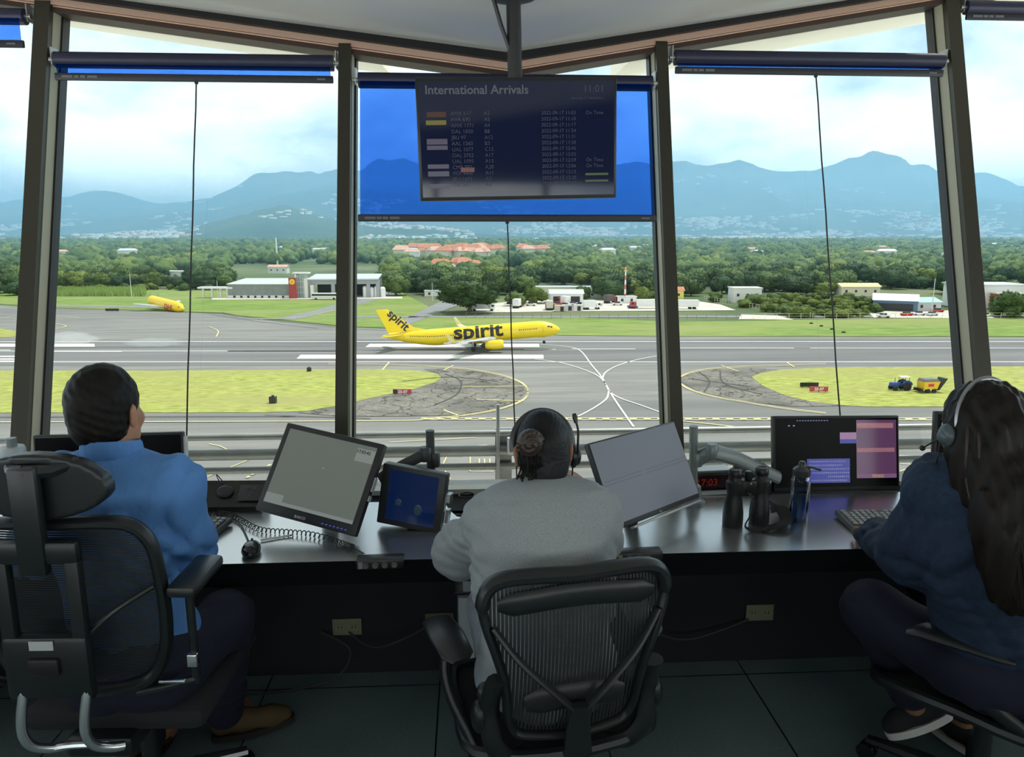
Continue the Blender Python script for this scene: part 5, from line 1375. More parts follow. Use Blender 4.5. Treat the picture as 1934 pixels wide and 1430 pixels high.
# small blue touch panel
r, s_, rc = monitor('touch_panel', (-.218, 2.514, .864), (R(-6), R(6.4), R(-16.6)), .240, .220, (.032, .026, .022, .016), 'small black touch panel with deep blue screen on a stalk left of the grey-clad woman', scr('deep blue screen', (.008, .030, .14), .26, .12), .045, .04)
b = MB(); b.box((.002, .012, .055), (.1212, .022, .0)); b.build('side_label', M_wht, r, smooth=False)
b = MB(); b.ell((-.045, -.0016, -.02), (.012, .0006, .013)); b.ell((.03, -.0016, -.035), (.015, .0006, .020)); b.build('screen_icons', scr('dim icon', (.03, .07, .11), .3), s_)
b = MB(); b.box((.012, .03, .05), (.128, .05, -.05)); b.box((.016, .04, .03), (.128, .04, .02)); b.build('connector_block', M_metal, r, smooth=False)
b = MB(); b.tube([(0, .05, -.06), (0, .07, -.12), (0, .03, -.112)], .014, 8); b.lathe([(.055, -.125), (.055, -.118), (.02, -.112)], (0, .06, 0), 20); b.build('stalk_foot', M_bez, r)
# right tilted monitor
r, s_, rc = monitor('tilted_monitor', (.617, 2.478, .961), (R(-26.5), R(1.05), R(40.2)), .500, .300, (.006, .006, .018, .006), 'thin-framed monitor with plain slate-grey screen, tilted back right of the grey-clad woman', scr('slate screen', (.135, .155, .19), .52, .4), .022, .03)
b = MB(); quads(b, [(.02, .44, .485, .488, 0), (.02, .44, .53, .533, 0), (.48, 1.0, .485, .488, 0), (.48, 1.0, .53, .533, 0)], rc); b.build('screen_rules', mat('screen rule', (.01, .01, .012), .5), s_, smooth=False, fix=False)
text('hp', .010, mat('bezel print', (.45, .45, .45), .5), r, (0, -.0015, -.1455), UPR, 'maker_lettering', 'CENTER', off=.0003)
b = MB(); b.tube([(0, .05, -.04), (0, .16, -.17)], .026, 10); b.build('stand_neck', M_bez, r)
b = MB(); b.rbox((.40, .02, .008), (.03, -.002, -.159), .003); b.build('lower_light_bar', M_lgrey, r)
# large workstation monitor
r, s_, rc = monitor('wide_monitor', (1.500, 2.857, .900), (R(-12), R(1.2), R(3)), .548, .312, (.008, .008, .020, .010), 'wide black monitor showing purple and blue windows behind the water bottle', mat('black screen', (.002, .002, .003), .35, spec=.12))
purp = scr('purple window', (.085, .035, .085), 1); salm = scr('salmon strip', (.36, .16, .17), 1); lila = scr('lilac strip', (.34, .18, .38), 1); blu = scr('blue window', (.010, .018, .22), 1); yel_ = scr('amber strip', (.6, .38, .05), 1); wht_ = scr('pale window', (.24, .12, .25), 1)
b = MB(); quads(b, [(.655, .985, .03, .88, 0), (.66, .96, .075, .15, 1), (.66, .97, .44, .50, 1), (.665, .985, .82, .88, 2), (.78, .88, .825, .875, 4), (.52, .655, .21, .31, 5), (.52, .655, .31, .37, 3), (.25, .60, .59, .94, 3)], rc); b.build('screen_windows', [purp, salm, lila, blu, yel_, wht_], s_, smooth=False, fix=False)
b = MB(); 
for k, (x0, x1) in enumerate([(.27, .59), (.27, .55), (.26, .6), (.26, .6), (.42, .6), (.26, .59)]):
    quads(b, [(x0 + j * .016, min(x1, x0 + j * .016 + .011), .62 + k * .055, .64 + k * .055, 0) for j in range(int((x1 - x0) / .016))], rc)
quads(b, [(.17 + j * .022, .17 + j * .022 + .012, .03, .04, 0) for j in range(12)] + [(.1, .115, .10, .115, 0), (.14, .155, .10, .115, 0)], rc)
b.build('screen_print', scr('lilac text', (.30, .30, .55), .8), s_, smooth=False, fix=False)
b = MB(); b.tube([(0, .05, -.05), (0, .09, -.1), (0, .08, -.155)], .025, 10); b.rbox((.24, .16, .012), (0, .07, -.158), .004); b.build('stand', M_bez, r)
# monitors behind the man and at the far right
pc = at_y(205, 870, 2.74)
r, s_, rc = monitor('wide_monitor', (pc.x, 2.74, .905), (R(-8), 0, R(3)), .535, .30, (.008, .008, .014, .010), 'wide black monitor with dark screen in front of the man in the blue shirt', mat('off screen', (.002, .002, .003), .4, spec=.08))
b = MB(); b.tube([(0, .05, -.05), (0, .08, -.145)], .025, 10); b.rbox((.24, .16, .010), (0, .06, -.148), .004); b.build('stand', M_bez, r)
b = MB(); b.box((.008, .03, .26), (.270, .02, 0)); b.build('side_strip', M_lgrey, r, smooth=False)
pc = at_y(1885, 868, 2.62)
r, s_, rc = monitor('wide_monitor', (pc.x, 2.62, .945), (R(-10), 0, R(-14)), .46, .34, (.012, .012, .014, .012), 'black monitor mostly hidden behind the long-haired woman, red patch at its right', mat('off screen', (.002, .002, .003), .4, spec=.08), .03, .03)
b = MB(); quads(b, [(.78, .99, .12, .42, 0)], rc); b.build('screen_windows', scr('red window', (.35, .03, .05), .8), s_, smooth=False, fix=False)
b = MB(); b.tube([(0, .05, -.05), (0, .08, -.17)], .025, 10); b.rbox((.2, .16, .012), (0, .06, -.178), .004); b.build('stand', M_bez, r)

# monitor arms
M_arm = mat('silver grey arm', (.20, .23, .23), .4, .3); M_arm2 = mat('dark grey arm', (.05, .055, .06), .45)
def P3(px, py, y): return at_y(px, py, y)
def arm(label, m_, base, pts, post_top, rr):
    rt_ = empty('articulated_mount', base, 0, label, 'monitor arm'); O = Vector(base)
    b = MB(); b.cyl((0, 0, 0), Vector(post_top) - O, .0165, n=14); b.build('post', m_, rt_)
    b = MB(); b.lathe([(.045, 0), (.045, .012), (.03, .02), (.026, .07), (.02, .075)], (0, 0, 0), 18); b.build('clamp', m_, rt_)
    b = MB(); b.tube([Vector(p) - O for p in pts], rr, 10, flat=(1.25, .75)); b.build('arm_link', m_, rt_)
    for p in (pts[0], pts[1]):
        b = MB(); b.lathe([(.021, -.026), (.023, -.018), (.023, .022), (.019, .028)], Vector(p) - O, 16); b.build('joint', m_, rt_)
    return rt_
yb = 2.72
pb = P3(815, 900, yb); pb.z = DZ
arm('dark monitor arm post with pale link left of the grey-clad woman', M_arm2, pb, [P3(820, 868, yb), P3(803, 858, 2.70), P3(748, 885, 2.66), P3(715, 905, 2.64)], P3(812, 813, yb), [.018, .018, .016, .016])
pb = P3(1312, 900, yb); pb.z = DZ
arm('silver monitor arm reaching from its post to the wide monitor', M_arm, pb, [P3(1316, 868, yb), P3(1345, 852, 2.68), P3(1392, 866, 2.72), P3(1470, 902, 2.80)], P3(1310, 805, yb), [.022, .026, .025, .022])
pb = P3(1296, 880, 2.72); 
for (x, y, yy, h_, lab) in ((22, 838, 2.55, .0, 'white-grey monitor arm head at the far left edge'), (50, 868, 2.5, .0, 'low white-grey arm joint beside the headrest at the left edge')):
    p = P3(x, y, yy); rt_ = empty('articulated_mount', (p.x, p.y, DZ), 0, lab, 'monitor arm'); zt = p.z - DZ
    b = MB(); b.cyl((0, 0, 0), (0, 0, zt + .02), .016, n=12); b.build('post', M_arm, rt_)
    b = MB(); b.lathe([(.036, zt - .09), (.040, zt - .08), (.040, zt - .02), (.036, zt - .01)], (0, 0, 0), 20); b.build('arm_head', mat('white grey arm head', (.42, .45, .46), .4), rt_)
    b = MB(); b.lathe([(.05, 0), (.05, .01), (.02, .02)], (0, 0, 0), 18); b.build('clamp', M_arm, rt_)

# desk equipment
M_kpad = mat('pale key', (.52, .54, .55), .5); M_kbk = mat('keyboard black', (.012, .012, .013), .5)
def on_desk(px, py): return at_z(px, py, DZ)
def keyboard(loc, rz, cols, rows, w_, d_, label, keym, name='keyboard', basem=None):
    rt_ = empty(name, loc, rz, label, 'keyboard')
    b = MB(); b.rbox((w_, d_, .022), (0, 0, .013), .006, (R(4), 0, 0)); bs_ = b.build('keyboard_base', basem or M_kbk, rt_)
    b = MB(); sx, sy = (w_ - .02) / cols, (d_ - .03) / rows
    for i in range(cols):
        for j in range(rows):
            if rows == 6 and j == rows - 1 and i % 5 == 1: continue
            x = -w_ / 2 + .01 + sx * (i + .5); y = -d_ / 2 + .012 + sy * (j + .5)
            b.rbox((sx * .80, sy * .78, .008), (x, y, .028 + y * .07), .0022, (R(4), 0, 0), 1)
    b.build('keys', keym, rt_)
    return rt_
p = on_desk(316, 1000); keyboard((p.x, p.y, DZ), R(-12), 19, 6, .42, .155, 'dark keyboard with pale keys partly hidden by the blue-shirted arm', mat('key mid grey', (.16, .17, .18), .35))  # keys in one even mid grey
p = on_desk(1700, 990); keyboard((p.x, p.y, DZ), R(-3), 18, 6, .42, .15, 'grey keyboard under the right woman’s hand'.replace('’', ''), mat('key light grey', (.30, .32, .33), .4), basem=mat('key base grey', (.10, .11, .11), .5))
p = on_desk(475, 1045)
ms = empty('computer_mouse', (p.x, p.y, DZ), R(8), 'black computer mouse near the front edge of the left desk', 'mouse')
b = MB(); b.ell((0, 0, .014), (.031, .055, .024)); b.v = [Vector((v.x, v.y, max(v.z, .0015))) for v in b.v]; b.build('mouse_shell', mat('glossy black', (.01, .01, .011), .12), ms)
b = MB(); b.cyl((-.003, .028, .034), (.003, .028, .034), .007, n=10); b.build('scroll_wheel', M_dark, ms)
pts = [on_desk(470, 1025), on_desk(455, 995), on_desk(432, 980), on_desk(408, 976)]
b = MB(); b.tube([Vector((q.x - p.x, q.y - p.y, .006)) for q in spl([(a.x, a.y, 0) for a in pts], 6)], .0022, 6); cb = b.build('mouse_cable', M_dark, ms); cb.matrix_parent_inverse = Matrix(); cb.rotation_euler = (0, 0, -R(8))
# coiled cord and pens
cp = [on_desk(x, y) for x, y in ((372, 985), (420, 975), (450, 985), (490, 1005), (540, 1010), (590, 1015), (640, 1030), (668, 1040))]
path = spl([(q.x, q.y, DZ + .011) for q in cp], 40); b = MB(); H_ = []
for i, q in enumerate(path):
    t = (path[min(i + 1, len(path) - 1)] - path[max(i - 1, 0)]).normalized(); s2 = t.cross(Vector((0, 0, 1))).normalized(); a = i * .95
    H_.append(q + s2 * math.cos(a) * .0085 + Vector((0, 0, 1)) * math.sin(a) * .0085)
H_ = spl(H_, 3); b.tube(H_, .0019, 5)
q0 = cp[-1]; q1 = at_d(700, 1052, 2.45)
b.tube(spl([path[-1], on_desk(682, 1045) + Vector((0, 0, .004)), q1], 6), .0022, 6)
tag(b.build('coiled_cord', mat('coiled cord black', (.015, .015, .016), .45)), 'black coiled headset cord lying across the left desk', 'cord')
b = MB(); p1, p2 = on_desk(492, 1023), on_desk(548, 1014)
b.cyl(p1 + Vector((0, 0, .005)), p2 + Vector((0, 0, .005)), .0035, n=8); b.m = 1; b.cyl(p2 + Vector((0, 0, .005)), p2 + (p2 - p1).normalized() * .01 + Vector((0, 0, .005)), .0035, .001, n=8); tag(b.build('pen', [M_lgrey, M_dark]), 'thin grey pen lying beside the mouse under the tilted monitor', 'pen')
# black communication panel behind the man's arm
p = on_desk(432, 962); pn = empty('radio_console', (p.x, p.y, DZ), R(-2), 'long black radio panel with round speaker between the man and the left monitor', 'panel')
b = MB(); vs = [(-.135, -.03, 0), (.135, -.03, 0), (.135, .08, 0), (-.135, .08, 0), (-.135, -.03, .02), (.135, -.03, .02), (.135, .06, .095), (-.135, .06, .095)]
b.add(vs, [(3, 2, 1, 0), (4, 5, 6, 7), (0, 1, 5, 4), (1, 2, 6, 5), (2, 3, 7, 6), (3, 0, 4, 7)]); b.build('panel_case', M_black, pn, smooth=False)
b = MB(); b.ell((-.015, .012, .066), (.032, .012, .026), (R(-40), 0, 0)); b.build('speaker_grille', mat('speaker grey', (.03, .033, .035), .4), pn)
b = MB(); b.rbox((.09, .003, .07), (.085, .008, .063), .001, (R(-50), 0, 0)); b.m = 1
for q, z in ((.075, .075), (.09, .06), (.083, .05), (.097, .075)): b.ell((q, .008 + (z - .063) * .9, z + .002), (.006, .002, .005), nu=8, nv=6)
b.build('control_plate', [mat('control plate', (.035, .04, .042), .4), M_grey], pn)
b = MB(); b.tube(spl([(-.03, .05, .09), (-.06, .06, .12), (-.03, .02, .10), (.01, .02, .085)], 6), .002, 6); b.build('panel_cable', M_dark, pn)
# headset jack boxes clamped at the desk edge
for (px, py, wd, lab, kn) in ((720, 1057, .150, 'black jack box with four round knobs clamped to the left desk edge', 4), (1203, 1044, .155, 'black jack box with pale sticker at the desk edge right of the grey-clad woman', 3)):
    q = at_y(px, py, 2.250); rt_ = empty('jack_box', (q.x, 2.236, q.z), R(2), lab, 'box')
    b = MB(); b.rbox((wd, .05, .033), (0, 0, 0), .005); bx = b.build('jack_case', M_black, rt_)
    for k_ in range(kn):
        b = MB(); x = -.045 + k_ * .03 + (0.01 if kn == 3 else 0); b.lathe([(.010, -.031), (.010, -.024)], (x, 0, 0), 14, 'y'); b.lathe([(.006, -.036), (.006, -.03)], (x, 0, 0), 12, 'y'); b.build('knob', mat('knob grey', (.14, .14, .14), .4, .4), rt_)
    b = MB(); b.box((.014, .001, .022), (-wd / 2 + .013, -.0258, 0)); b.build('sticker', M_ivory if kn == 3 else mat('metal tab', (.4, .4, .4), .3, .8), rt_, smooth=False)
# clock with red digits, phone keypad
p = on_desk(1345, 935); ck = empty('digital_clock', (p.x, p.y + .03, DZ), R(4), 'black box clock with dim red digits behind the binoculars', 'clock')
b = MB(); b.rbox((.20, .09, .085), (0, .045, .043), .006); b.build('clock_case', M_black, ck)
b = MB(); b.quad((-.085, -.001, .072), (.075, -.001, .072), (.075, -.001, .020), (-.085, -.001, .020)); b.build('clock_window', mat('clock window', (.02, .003, .003), .2), ck, smooth=False, fix=False)
text('17:03', .042, em('red led', (.55, .035, .015), .12), ck, (-.062, -.003, .030), UPR, 'clock_digits', off=.0006)
b = MB(); b.box((.19, .07, .004), (0, .045, .088)); b.build('paper_slip', M_lgrey, ck, smooth=False)
b = MB(); b.box((.30, .02, .012), (.04, -.02, .006)); b.build('silver_front_strip', M_lgrey, ck, smooth=False)
p = on_desk(1432, 938); kp = empty('desk_phone', (p.x, p.y + .02, DZ), R(-5), 'black desk phone with key rows right behind the binoculars', 'phone')
b = MB(); b.add([(-.07, 0, 0), (.06, 0, 0), (.06, .12, 0), (-.07, .12, 0), (-.07, 0, .03), (.06, 0, .03), (.06, .11, .10), (-.07, .11, .10)], [(3, 2, 1, 0), (4, 5, 6, 7), (0, 1, 5, 4), (1, 2, 6, 5), (2, 3, 7, 6), (3, 0, 4, 7)]); b.build('phone_body', M_black, kp, smooth=False)
b = MB()
for i in range(4):
    for j in range(5): b.rbox((.015, .012, .006), (-.045 + i * .026, .016 + j * .019, .044 + j * .0122), .002, (R(32), 0, 0), 1)
b.build('keys', mat('phone keys', (.10, .11, .12), .4), kp)
# binoculars standing on their objective ends
p = on_desk(1408, 990); bn = empty('binoculars', (p.x, p.y, DZ), R(8), 'large black binoculars standing upright with their strap on the right desk', 'binoculars')
for s_ in (-1, 1):
    b = MB(); x = .052 * s_
    b.lathe([(.033, 0), (.036, .004), (.036, .05), (.031, .09), (.025, .115), (.026, .13), (.030, .14), (.030, .165), (.022, .172), (.020, .185)], (x, 0, 0), 26)
    b.build('barrel', mat('binocular rubber', (.010, .011, .013), .45, bump=(400, .05)), bn)
    b = MB(); b.lathe([(.021, .183), (.024, .187), (.024, .205), (.019, .212), (.012, .208)], (x, 0, 0), 22); b.build('eyepiece', M_black, bn)
b = MB(); b.rbox((.07, .036, .060), (0, 0, .140), .01); b.lathe([(.012, .17), (.014, .173), (.014, .198), (.010, .202)], (0, 0, 0), 16); b.m = 1
for z in (.12, .16): b.ell((.0, -.02, z), (.003, .002, .003), nu=8, nv=6)
b.build('hinge_bridge', [M_black, M_lgrey], bn)
b = MB(); b.tube(spl([(-.02, -.03, .135), (.005, -.045, .10), (-.012, -.055, .06), (-.035, -.06, .02), (-.01, -.07, .008), (.06, -.075, .012), (.12, -.04, .012), (.15, .0, .03), (.13, .03, .05), (.09, .01, .08), (.082, -.005, .13)], 8), .011, 6, flat=(.18, 1)); b.build('strap', mat('strap webbing', (.012, .012, .012), .8), bn)
b = MB(); b.tube(spl([(.03, -.07, .006), (.08, -.08, .02), (.13, -.05, .025), (.15, .02, .04), (.12, .04, .03)], 8), .026, 6, flat=(.12, 1)); b.build('neck_pad', mat('strap pad', (.012, .012, .013), .9), bn)
# water bottle
p = on_desk(1507, 986); wb = empty('water_bottle', (p.x, p.y, DZ), R(0), 'clear blue-tinted water bottle with grey flip cap in front of the wide monitor', 'bottle')
m = bpy.data.materials.new('blue clear plastic'); m.use_nodes = True; t = m.node_tree; t.nodes.clear()
o_ = t.nodes.new('ShaderNodeOutputMaterial'); mxn = t.nodes.new('ShaderNodeMixShader'); trn = t.nodes.new('ShaderNodeBsdfTransparent'); trn.inputs[0].default_value = (.72, .84, .97, 1); gln = t.nodes.new('ShaderNodeBsdfGlossy'); gln.inputs['Roughness'].default_value = .06
lwn = t.nodes.new('ShaderNodeLayerWeight'); lwn.inputs[0].default_value = .25; t.links.new(lwn.outputs['Facing'], mxn.inputs[0]); t.links.new(trn.outputs[0], mxn.inputs[1]); t.links.new(gln.outputs[0], mxn.inputs[2]); t.links.new(mxn.outputs[0], o_.inputs[0])
M_bottle = m
b = MB(); b.lathe([(.031, .0), (.034, .006), (.034, .16), (.031, .172), (.028, .18)], (0, 0, 0), 32); b.build('bottle_body', M_bottle, wb)
b = MB(); b.lathe([(.030, .005), (.0318, .01), (.0318, .095), (.0, .0951)], (0, 0, 0), 28); 
mw = glass_mat('bottled water', (.50, .68, .92)); b.build('water', mw, wb)
b = MB(); b.lathe([(.029, .178), (.031, .182), (.031, .200), (.024, .208), (.014, .214), (.012, .228), (.008, .232)], (0, 0, 0), 26); b.tube([(.0, 0, .214), (.03, -.01, .212), (.062, -.015, .203)], .008, 8, flat=(.6, 1)); b.build('flip_cap', mat('cap grey black', (.035, .04, .045), .35), wb)
# cable loop, paper tray
p = on_desk(882, 937); b = MB(); b.tube([(p.x + .032 * math.cos(a), p.y + .03 * math.sin(a), DZ + .004) for a in np.linspace(0, 2 * PI, 24)[:-1]], .003, 6, closed=True)
b.tube([(p.x - .03, p.y, DZ + .004), (p.x + .01, p.y + .008, DZ + .004), (p.x + .01, p.y + .02, DZ + .004)], .0025, 6); tag(b.build('cable_loop', M_dark), 'thin dark cable loop lying by the rounded desk corner', 'cable')
b = MB(); p = on_desk(1627, 944)
b.tube(spl([P3(1597, 942, 2.74), P3(1596, 955, 2.70), P3(1590, 962, 2.66), P3(1600, 970, 2.58)], 6), .004, 6); tag(b.build('monitor_cable', M_dark), 'short black cable drooping below the wide monitor', 'cable')
# white computer tower under the desk
q = at_z(903, 1370, 0); ct = empty('computer_tower', (q.x, q.y + .02, 0), R(2), 'white computer tower under the desk left of the centre chair', 'computer')
b = MB(); b.rbox((.135, .40, .50), (0, .20, .25), .006); b.build('tower_case', mat('tower white', (.45, .49, .50), .45), ct)
b = MB(); b.rbox((.16, .36, .012), (0, .2, .507), .002); b.build('top_tray', M_black, ct)
b = MB(); b.rbox((.10, .03, .12), (.0, .03, .575), .004); b.build('top_module', mat('tower white', (.45, .49, .50), .45), ct)
# loose cables under the desk
b = MB()
for pts in ([(-.62, 2.80, .20), (-.50, 2.76, .14), (-.56, 2.74, .03), (-.75, 2.7, .006), (-1.0, 2.68, .006)], [(-.51, 2.81, .19), (-.4, 2.74, .16), (-.25, 2.72, .22), (-.14, 2.80, .25)], [(.62, 2.78, .3), (.74, 2.72, .20), (.9, 2.75, .15), (1.15, 2.80, .2)]):
    b.tube(spl(pts, 8), .004, 6)
tag(b.build('floor_cables', mat('cable grey', (.05, .05, .05), .6)), 'thin dark cables trailing from the sockets under the desk', 'cable', kind='stuff')
# ================================================================= chairs
M_frm = mat('graphite chair frame', (.010, .0135, .0145), .36, spec=.5)
M_seatm = mat('dark seat fabric', (.015, .017, .02), .9)
M_chrome = mat('chrome', (.92, .93, .95), .22, 1.0)
def weave_mat(name, freq, axis, cover, col):
    m = bpy.data.materials.new(name); m.use_nodes = True; t = m.node_tree; b = t.nodes['Principled BSDF']; b.inputs['Base Color'].default_value = (*col, 1); b.inputs['Roughness'].default_value = .5
    tc_ = t.nodes.new('ShaderNodeTexCoord'); sp_ = t.nodes.new('ShaderNodeSeparateXYZ'); t.links.new(tc_.outputs['Object'], sp_.inputs[0])
    mu = t.nodes.new('ShaderNodeMath'); mu.operation = 'MULTIPLY'; mu.inputs[1].default_value = freq; t.links.new(sp_.outputs[axis], mu.inputs[0])
    fr_ = t.nodes.new('ShaderNodeMath'); fr_.operation = 'FRACT'; t.links.new(mu.outputs[0], fr_.inputs[0])
    gt_ = t.nodes.new('ShaderNodeMath'); gt_.operation = 'LESS_THAN'; gt_.inputs[1].default_value = cover; t.links.new(fr_.outputs[0], gt_.inputs[0])
    t.links.new(gt_.outputs[0], b.inputs['Alpha'])
    return m
M_weave = weave_mat('vertical mesh weave', 105, 0, .72, (.020, .024, .026))
M_weave2 = weave_mat('horizontal mesh weave', 150, 2, .80, (.018, .022, .026))
def loft_ring(ring, yfun, mult=1.0):
    """fan of rings filling a closed outline, bent by yfun(x, z)"""
    cx = sum(p[0] for p in ring) / len(ring); cz = sum(p[1] for p in ring) / len(ring); vs = []; fs = []; n = len(ring); K = 8
    for k in range(K + 1):
        s_ = k / K
        for (x, z) in ring:
            X = cx + (x - cx) * s_; Z = cz + (z - cz) * s_; vs.append((X, yfun(X, Z), Z))
    for k in range(K):
        for i in range(n): j = (i + 1) % n; fs.append((k * n + i, k * n + j, (k + 1) * n + j, (k + 1) * n + i))
    return vs, fs
def star_base(rt_, m_, r_=.33, a0=.3, skip=None):
    hub = MB(); hub.lathe([(.05, .07), (.055, .10), (.04, .13)], (0, 0, 0), 20); hub.build('base_hub', m_, rt_)
    for k in range(5):
        a = a0 + 2 * PI * k / 5; c, s_ = math.cos(a), math.sin(a)
        b = MB(); b.tube([(c * .03, s_ * .03, .105), (c * r_ * .5, s_ * r_ * .5, .095), (c * r_, s_ * r_, .070)], [.032, .027, .020], 8, flat=(.75, 1)); lg = b.build('base_leg', m_, rt_)
        b = MB(); 
        for d in (-.014, .014):
            ctr = Vector((c * r_ - s_ * d, s_ * r_ + c * d, .030)); ax = Vector((-s_, c, 0)) * .008; b.tube([ctr - ax, ctr + ax], .029, 14)
        b.cyl((c * r_, s_ * r_, .035), (c * r_, s_ * r_, .07), .008, n=8); b.build('caster', M_black, lg)
def arm_pad(rt_, x, y, z, sgn, rot=0, ln=.26, post=True):
    b = MB(); E_ = Matrix.Rotation(rot, 3, 'Z'); P = [Vector((0, -ln / 2, 0)), Vector((0, -ln * .4, .006)), Vector((0, 0, .008)), Vector((0, ln * .35, .004)), Vector((0, ln / 2, -.012))]
    b.tube([E_ @ p + Vector((x, y, z)) for p in P], [.022, .044, .050, .046, .026], 16, flat=(.36, 1), up=(0, 0, 1)); b.build('armrest', mat('armrest pad', (.012, .015, .016), .36, spec=.55), rt_)
    if post:
        b = MB(); b.tube(spl([(x, y, z - .015), (x + sgn * .012, y - .03, z - .08), (x - sgn * .0, y - .08, z - .14), (x - sgn * .035, y - .16, z - .20), (x - sgn * .05, y - .20, z - .23)], 5), [.020] * 21, 10, flat=(1.2, .7)); b.build('arm_support', M_frm, rt_)
def mesh_task_chair(loc, rz, label, a0=.3):
    """mesh-back task chair; faces +Y; the backrest is 1.0 m high"""
    rt_ = empty('mesh_task_chair', loc, rz, label, 'chair', 'mesh office chairs')
    half = [(0, .982), (.10, .984), (.18, .978), (.220, .955), (.234, .91), (.226, .86), (.204, .79), (.182, .71), (.172, .64), (.166, .58), (.140, .535), (.07, .520), (0, .517)]
    ring = half + [(-x, z) for x, z in half[::-1][1:-1]]
    rs = [(p.x, p.z) for p in spl([(x, 0, z) for x, z in ring], 4, True)]
    by = lambda x, z: -.245 + (.10 - .10 * (z - .52) / .48) * 0 - .10 * (z - .55) + .55 * x * x - .03 * math.sin((z - .52) / .48 * PI)
    b = MB(); P = [Vector((x, by(x, z), z)) for x, z in rs]
    rad = [.014 + (.007 if z > .9 else 0) for x, z in rs]
    b.tube(P, rad, 10, closed=True, flat=(.9, 1.15)); b.build('back_frame', M_frm, rt_)
    inner = [(x * .95, .76 + (z - .76) * .95) for x, z in rs]
    vs, fs = loft_ring(inner, lambda x, z: by(x, z) + .004); b = MB(); b.add(vs, fs); b.build('back_mesh', M_weave, rt_, fix=False)
    b = MB(); P = []
    for k in range(13):
        x = -.200 + .40 * k / 12; P.append(Vector((x, by(x, .93) - .004, .940 + .012 * math.cos(x * 12) - .02)))
    b.tube(P, [.012] + [.026] * 11 + [.012], 10, flat=(1.15, .35)); b.build('head_rail', M_frm, rt_)
    # V carrier behind the mesh, joining into one spine
    b = MB()
    for s_ in (-1, 1):
        b.tube(spl([(s_ * .212, by(.212, .86) - .006, .86), (s_ * .15, by(.15, .76) - .02, .775), (s_ * .06, by(0, .68) - .03, .68), (s_ * .012, by(0, .62) - .04, .63)], 6), [.009] * 19, 8, flat=(.8, 1.4))
    b.tube([(0, by(0, .64) - .04, .645), (0, by(0, .55) - .05, .56), (0, -.30, .50)], [.020, .026, .030], 10, flat=(.6, 1.3)); b.build('spine_carrier', M_frm, rt_)
    b = MB()
    P = [Vector((x, by(x, .63) - .008 , .64 + .01 * math.cos(x * 14))) for x in np.linspace(-.13, .13, 9)]
    b.tube(P, [.02] + [.034] * 7 + [.02], 10, flat=(1, .25)); b.build('lumbar_pad', mat('lumbar pad', (.012, .014, .016), .4), rt_)
    for s_ in (-1, 1):
        b = MB(); b.tube(spl([(s_ * .205, by(.17, .70) - .01, .72), (s_ * .212, -.235, .62), (s_ * .205, -.24, .52), (s_ * .16, -.22, .455), (s_ * .09, -.15, .42)], 5), [.024] * 21, 10, flat=(.8, 1.1)); b.build('side_strut', M_frm, rt_)
        b = MB(); b.ell((s_ * .222, -.235, .66), (.024, .022, .028)); b.ell((s_ * .238, -.225, .59), (.020, .030, .045)); b.build('arm_knob', M_frm, rt_)
        arm_pad(rt_, s_ * .285, .0, .685, s_, rot=s_ * R(-8))
    b = MB(); ring2 = spl([(-.24, -.20, .47), (-.255, 0, .465), (-.25, .16, .455), (-.2, .25, .435), (0, .275, .42), (.2, .25, .435), (.25, .16, .455), (.255, 0, .465), (.24, -.20, .47), (0, -.235, .455)], 4, True)
    b.tube(ring2, .018, 8, closed=True); b.build('seat_frame', M_frm, rt_)
    b = MB(); n = len(ring2); vs = [Vector((0, .02, .435))] + [Vector(p) * 1 for p in ring2]; b.add(vs, [(0, 1 + i, 1 + (i + 1) % n) for i in range(n)]); b.build('seat_mesh', M_seatm, rt_)
    b = MB(); b.rbox((.17, .26, .07), (0, -.04, .385), .02); b.rbox((.10, .14, .05), (0, -.16, .41), .02); b.build('tilt_mechanism', M_frm, rt_)
    b = MB(); b.cyl((0, 0, .12), (0, 0, .36), .028, n=18); b.m = 1; b.cyl((0, 0, .24), (0, 0, .37), .017, n=14); b.build('gas_lift', [M_frm, M_chrome], rt_)
    star_base(rt_, M_frm, .33, a0)
    return rt_
mesh_task_chair((.205, 1.94, 0), R(10), 'empty-looking mesh office chair in the centre foreground, behind the grey-clad woman'.replace('empty-looking ', 'black '), .9)
mesh_task_chair((1.56, 1.95, 0), R(36), 'black mesh office chair at the right edge under the long-haired woman', R(200) - R(36))

# headrest chair on the left
hc = empty('headrest_chair', (-1.035, 2.105, 0), R(-2), 'black mesh chair with oval headrest and chrome back tubes at the left', 'chair')
half = [(0, 1.085), (.11, 1.085), (.175, 1.07), (.21, 1.02), (.220, .93), (.220, .80), (.205, .70), (.165, .63), (.09, .605), (0, .60)]
ring = half + [(-x, z) for x, z in half[::-1][1:-1]]
rs = [(p.x, p.z) for p in spl([(x, 0, z) for x, z in ring], 5, True)]
by = lambda x, z: -.27 - .10 * (z - .6) + .5 * x * x
OX = .022          # the back sits a little to the right of the spine
b = MB(); b.tube([Vector((x + OX, by(x, z), z)) for x, z in rs], .021, 10, closed=True, flat=(.8, 1.2)); b.build('back_frame', M_frm, hc)
vs, fs = loft_ring([(x * .96, .84 + (z - .84) * .96) for x, z in rs], lambda x, z: by(x, z) + .004); b = MB(); b.add([(v[0] + OX, v[1], v[2]) for v in vs], fs); b.build('back_mesh', M_weave2, hc, fix=False)
for s_ in (-1, 1):
    b = MB(); b.tube(spl([(OX + s_ * .205, by(.205, .90) - .01, .90), (.01 + s_ * .14, -.345, .86), (.0 + s_ * .085, -.365, .80)], 5), [.008] * 11, 8); b.build('cross_brace', M_frm, hc)
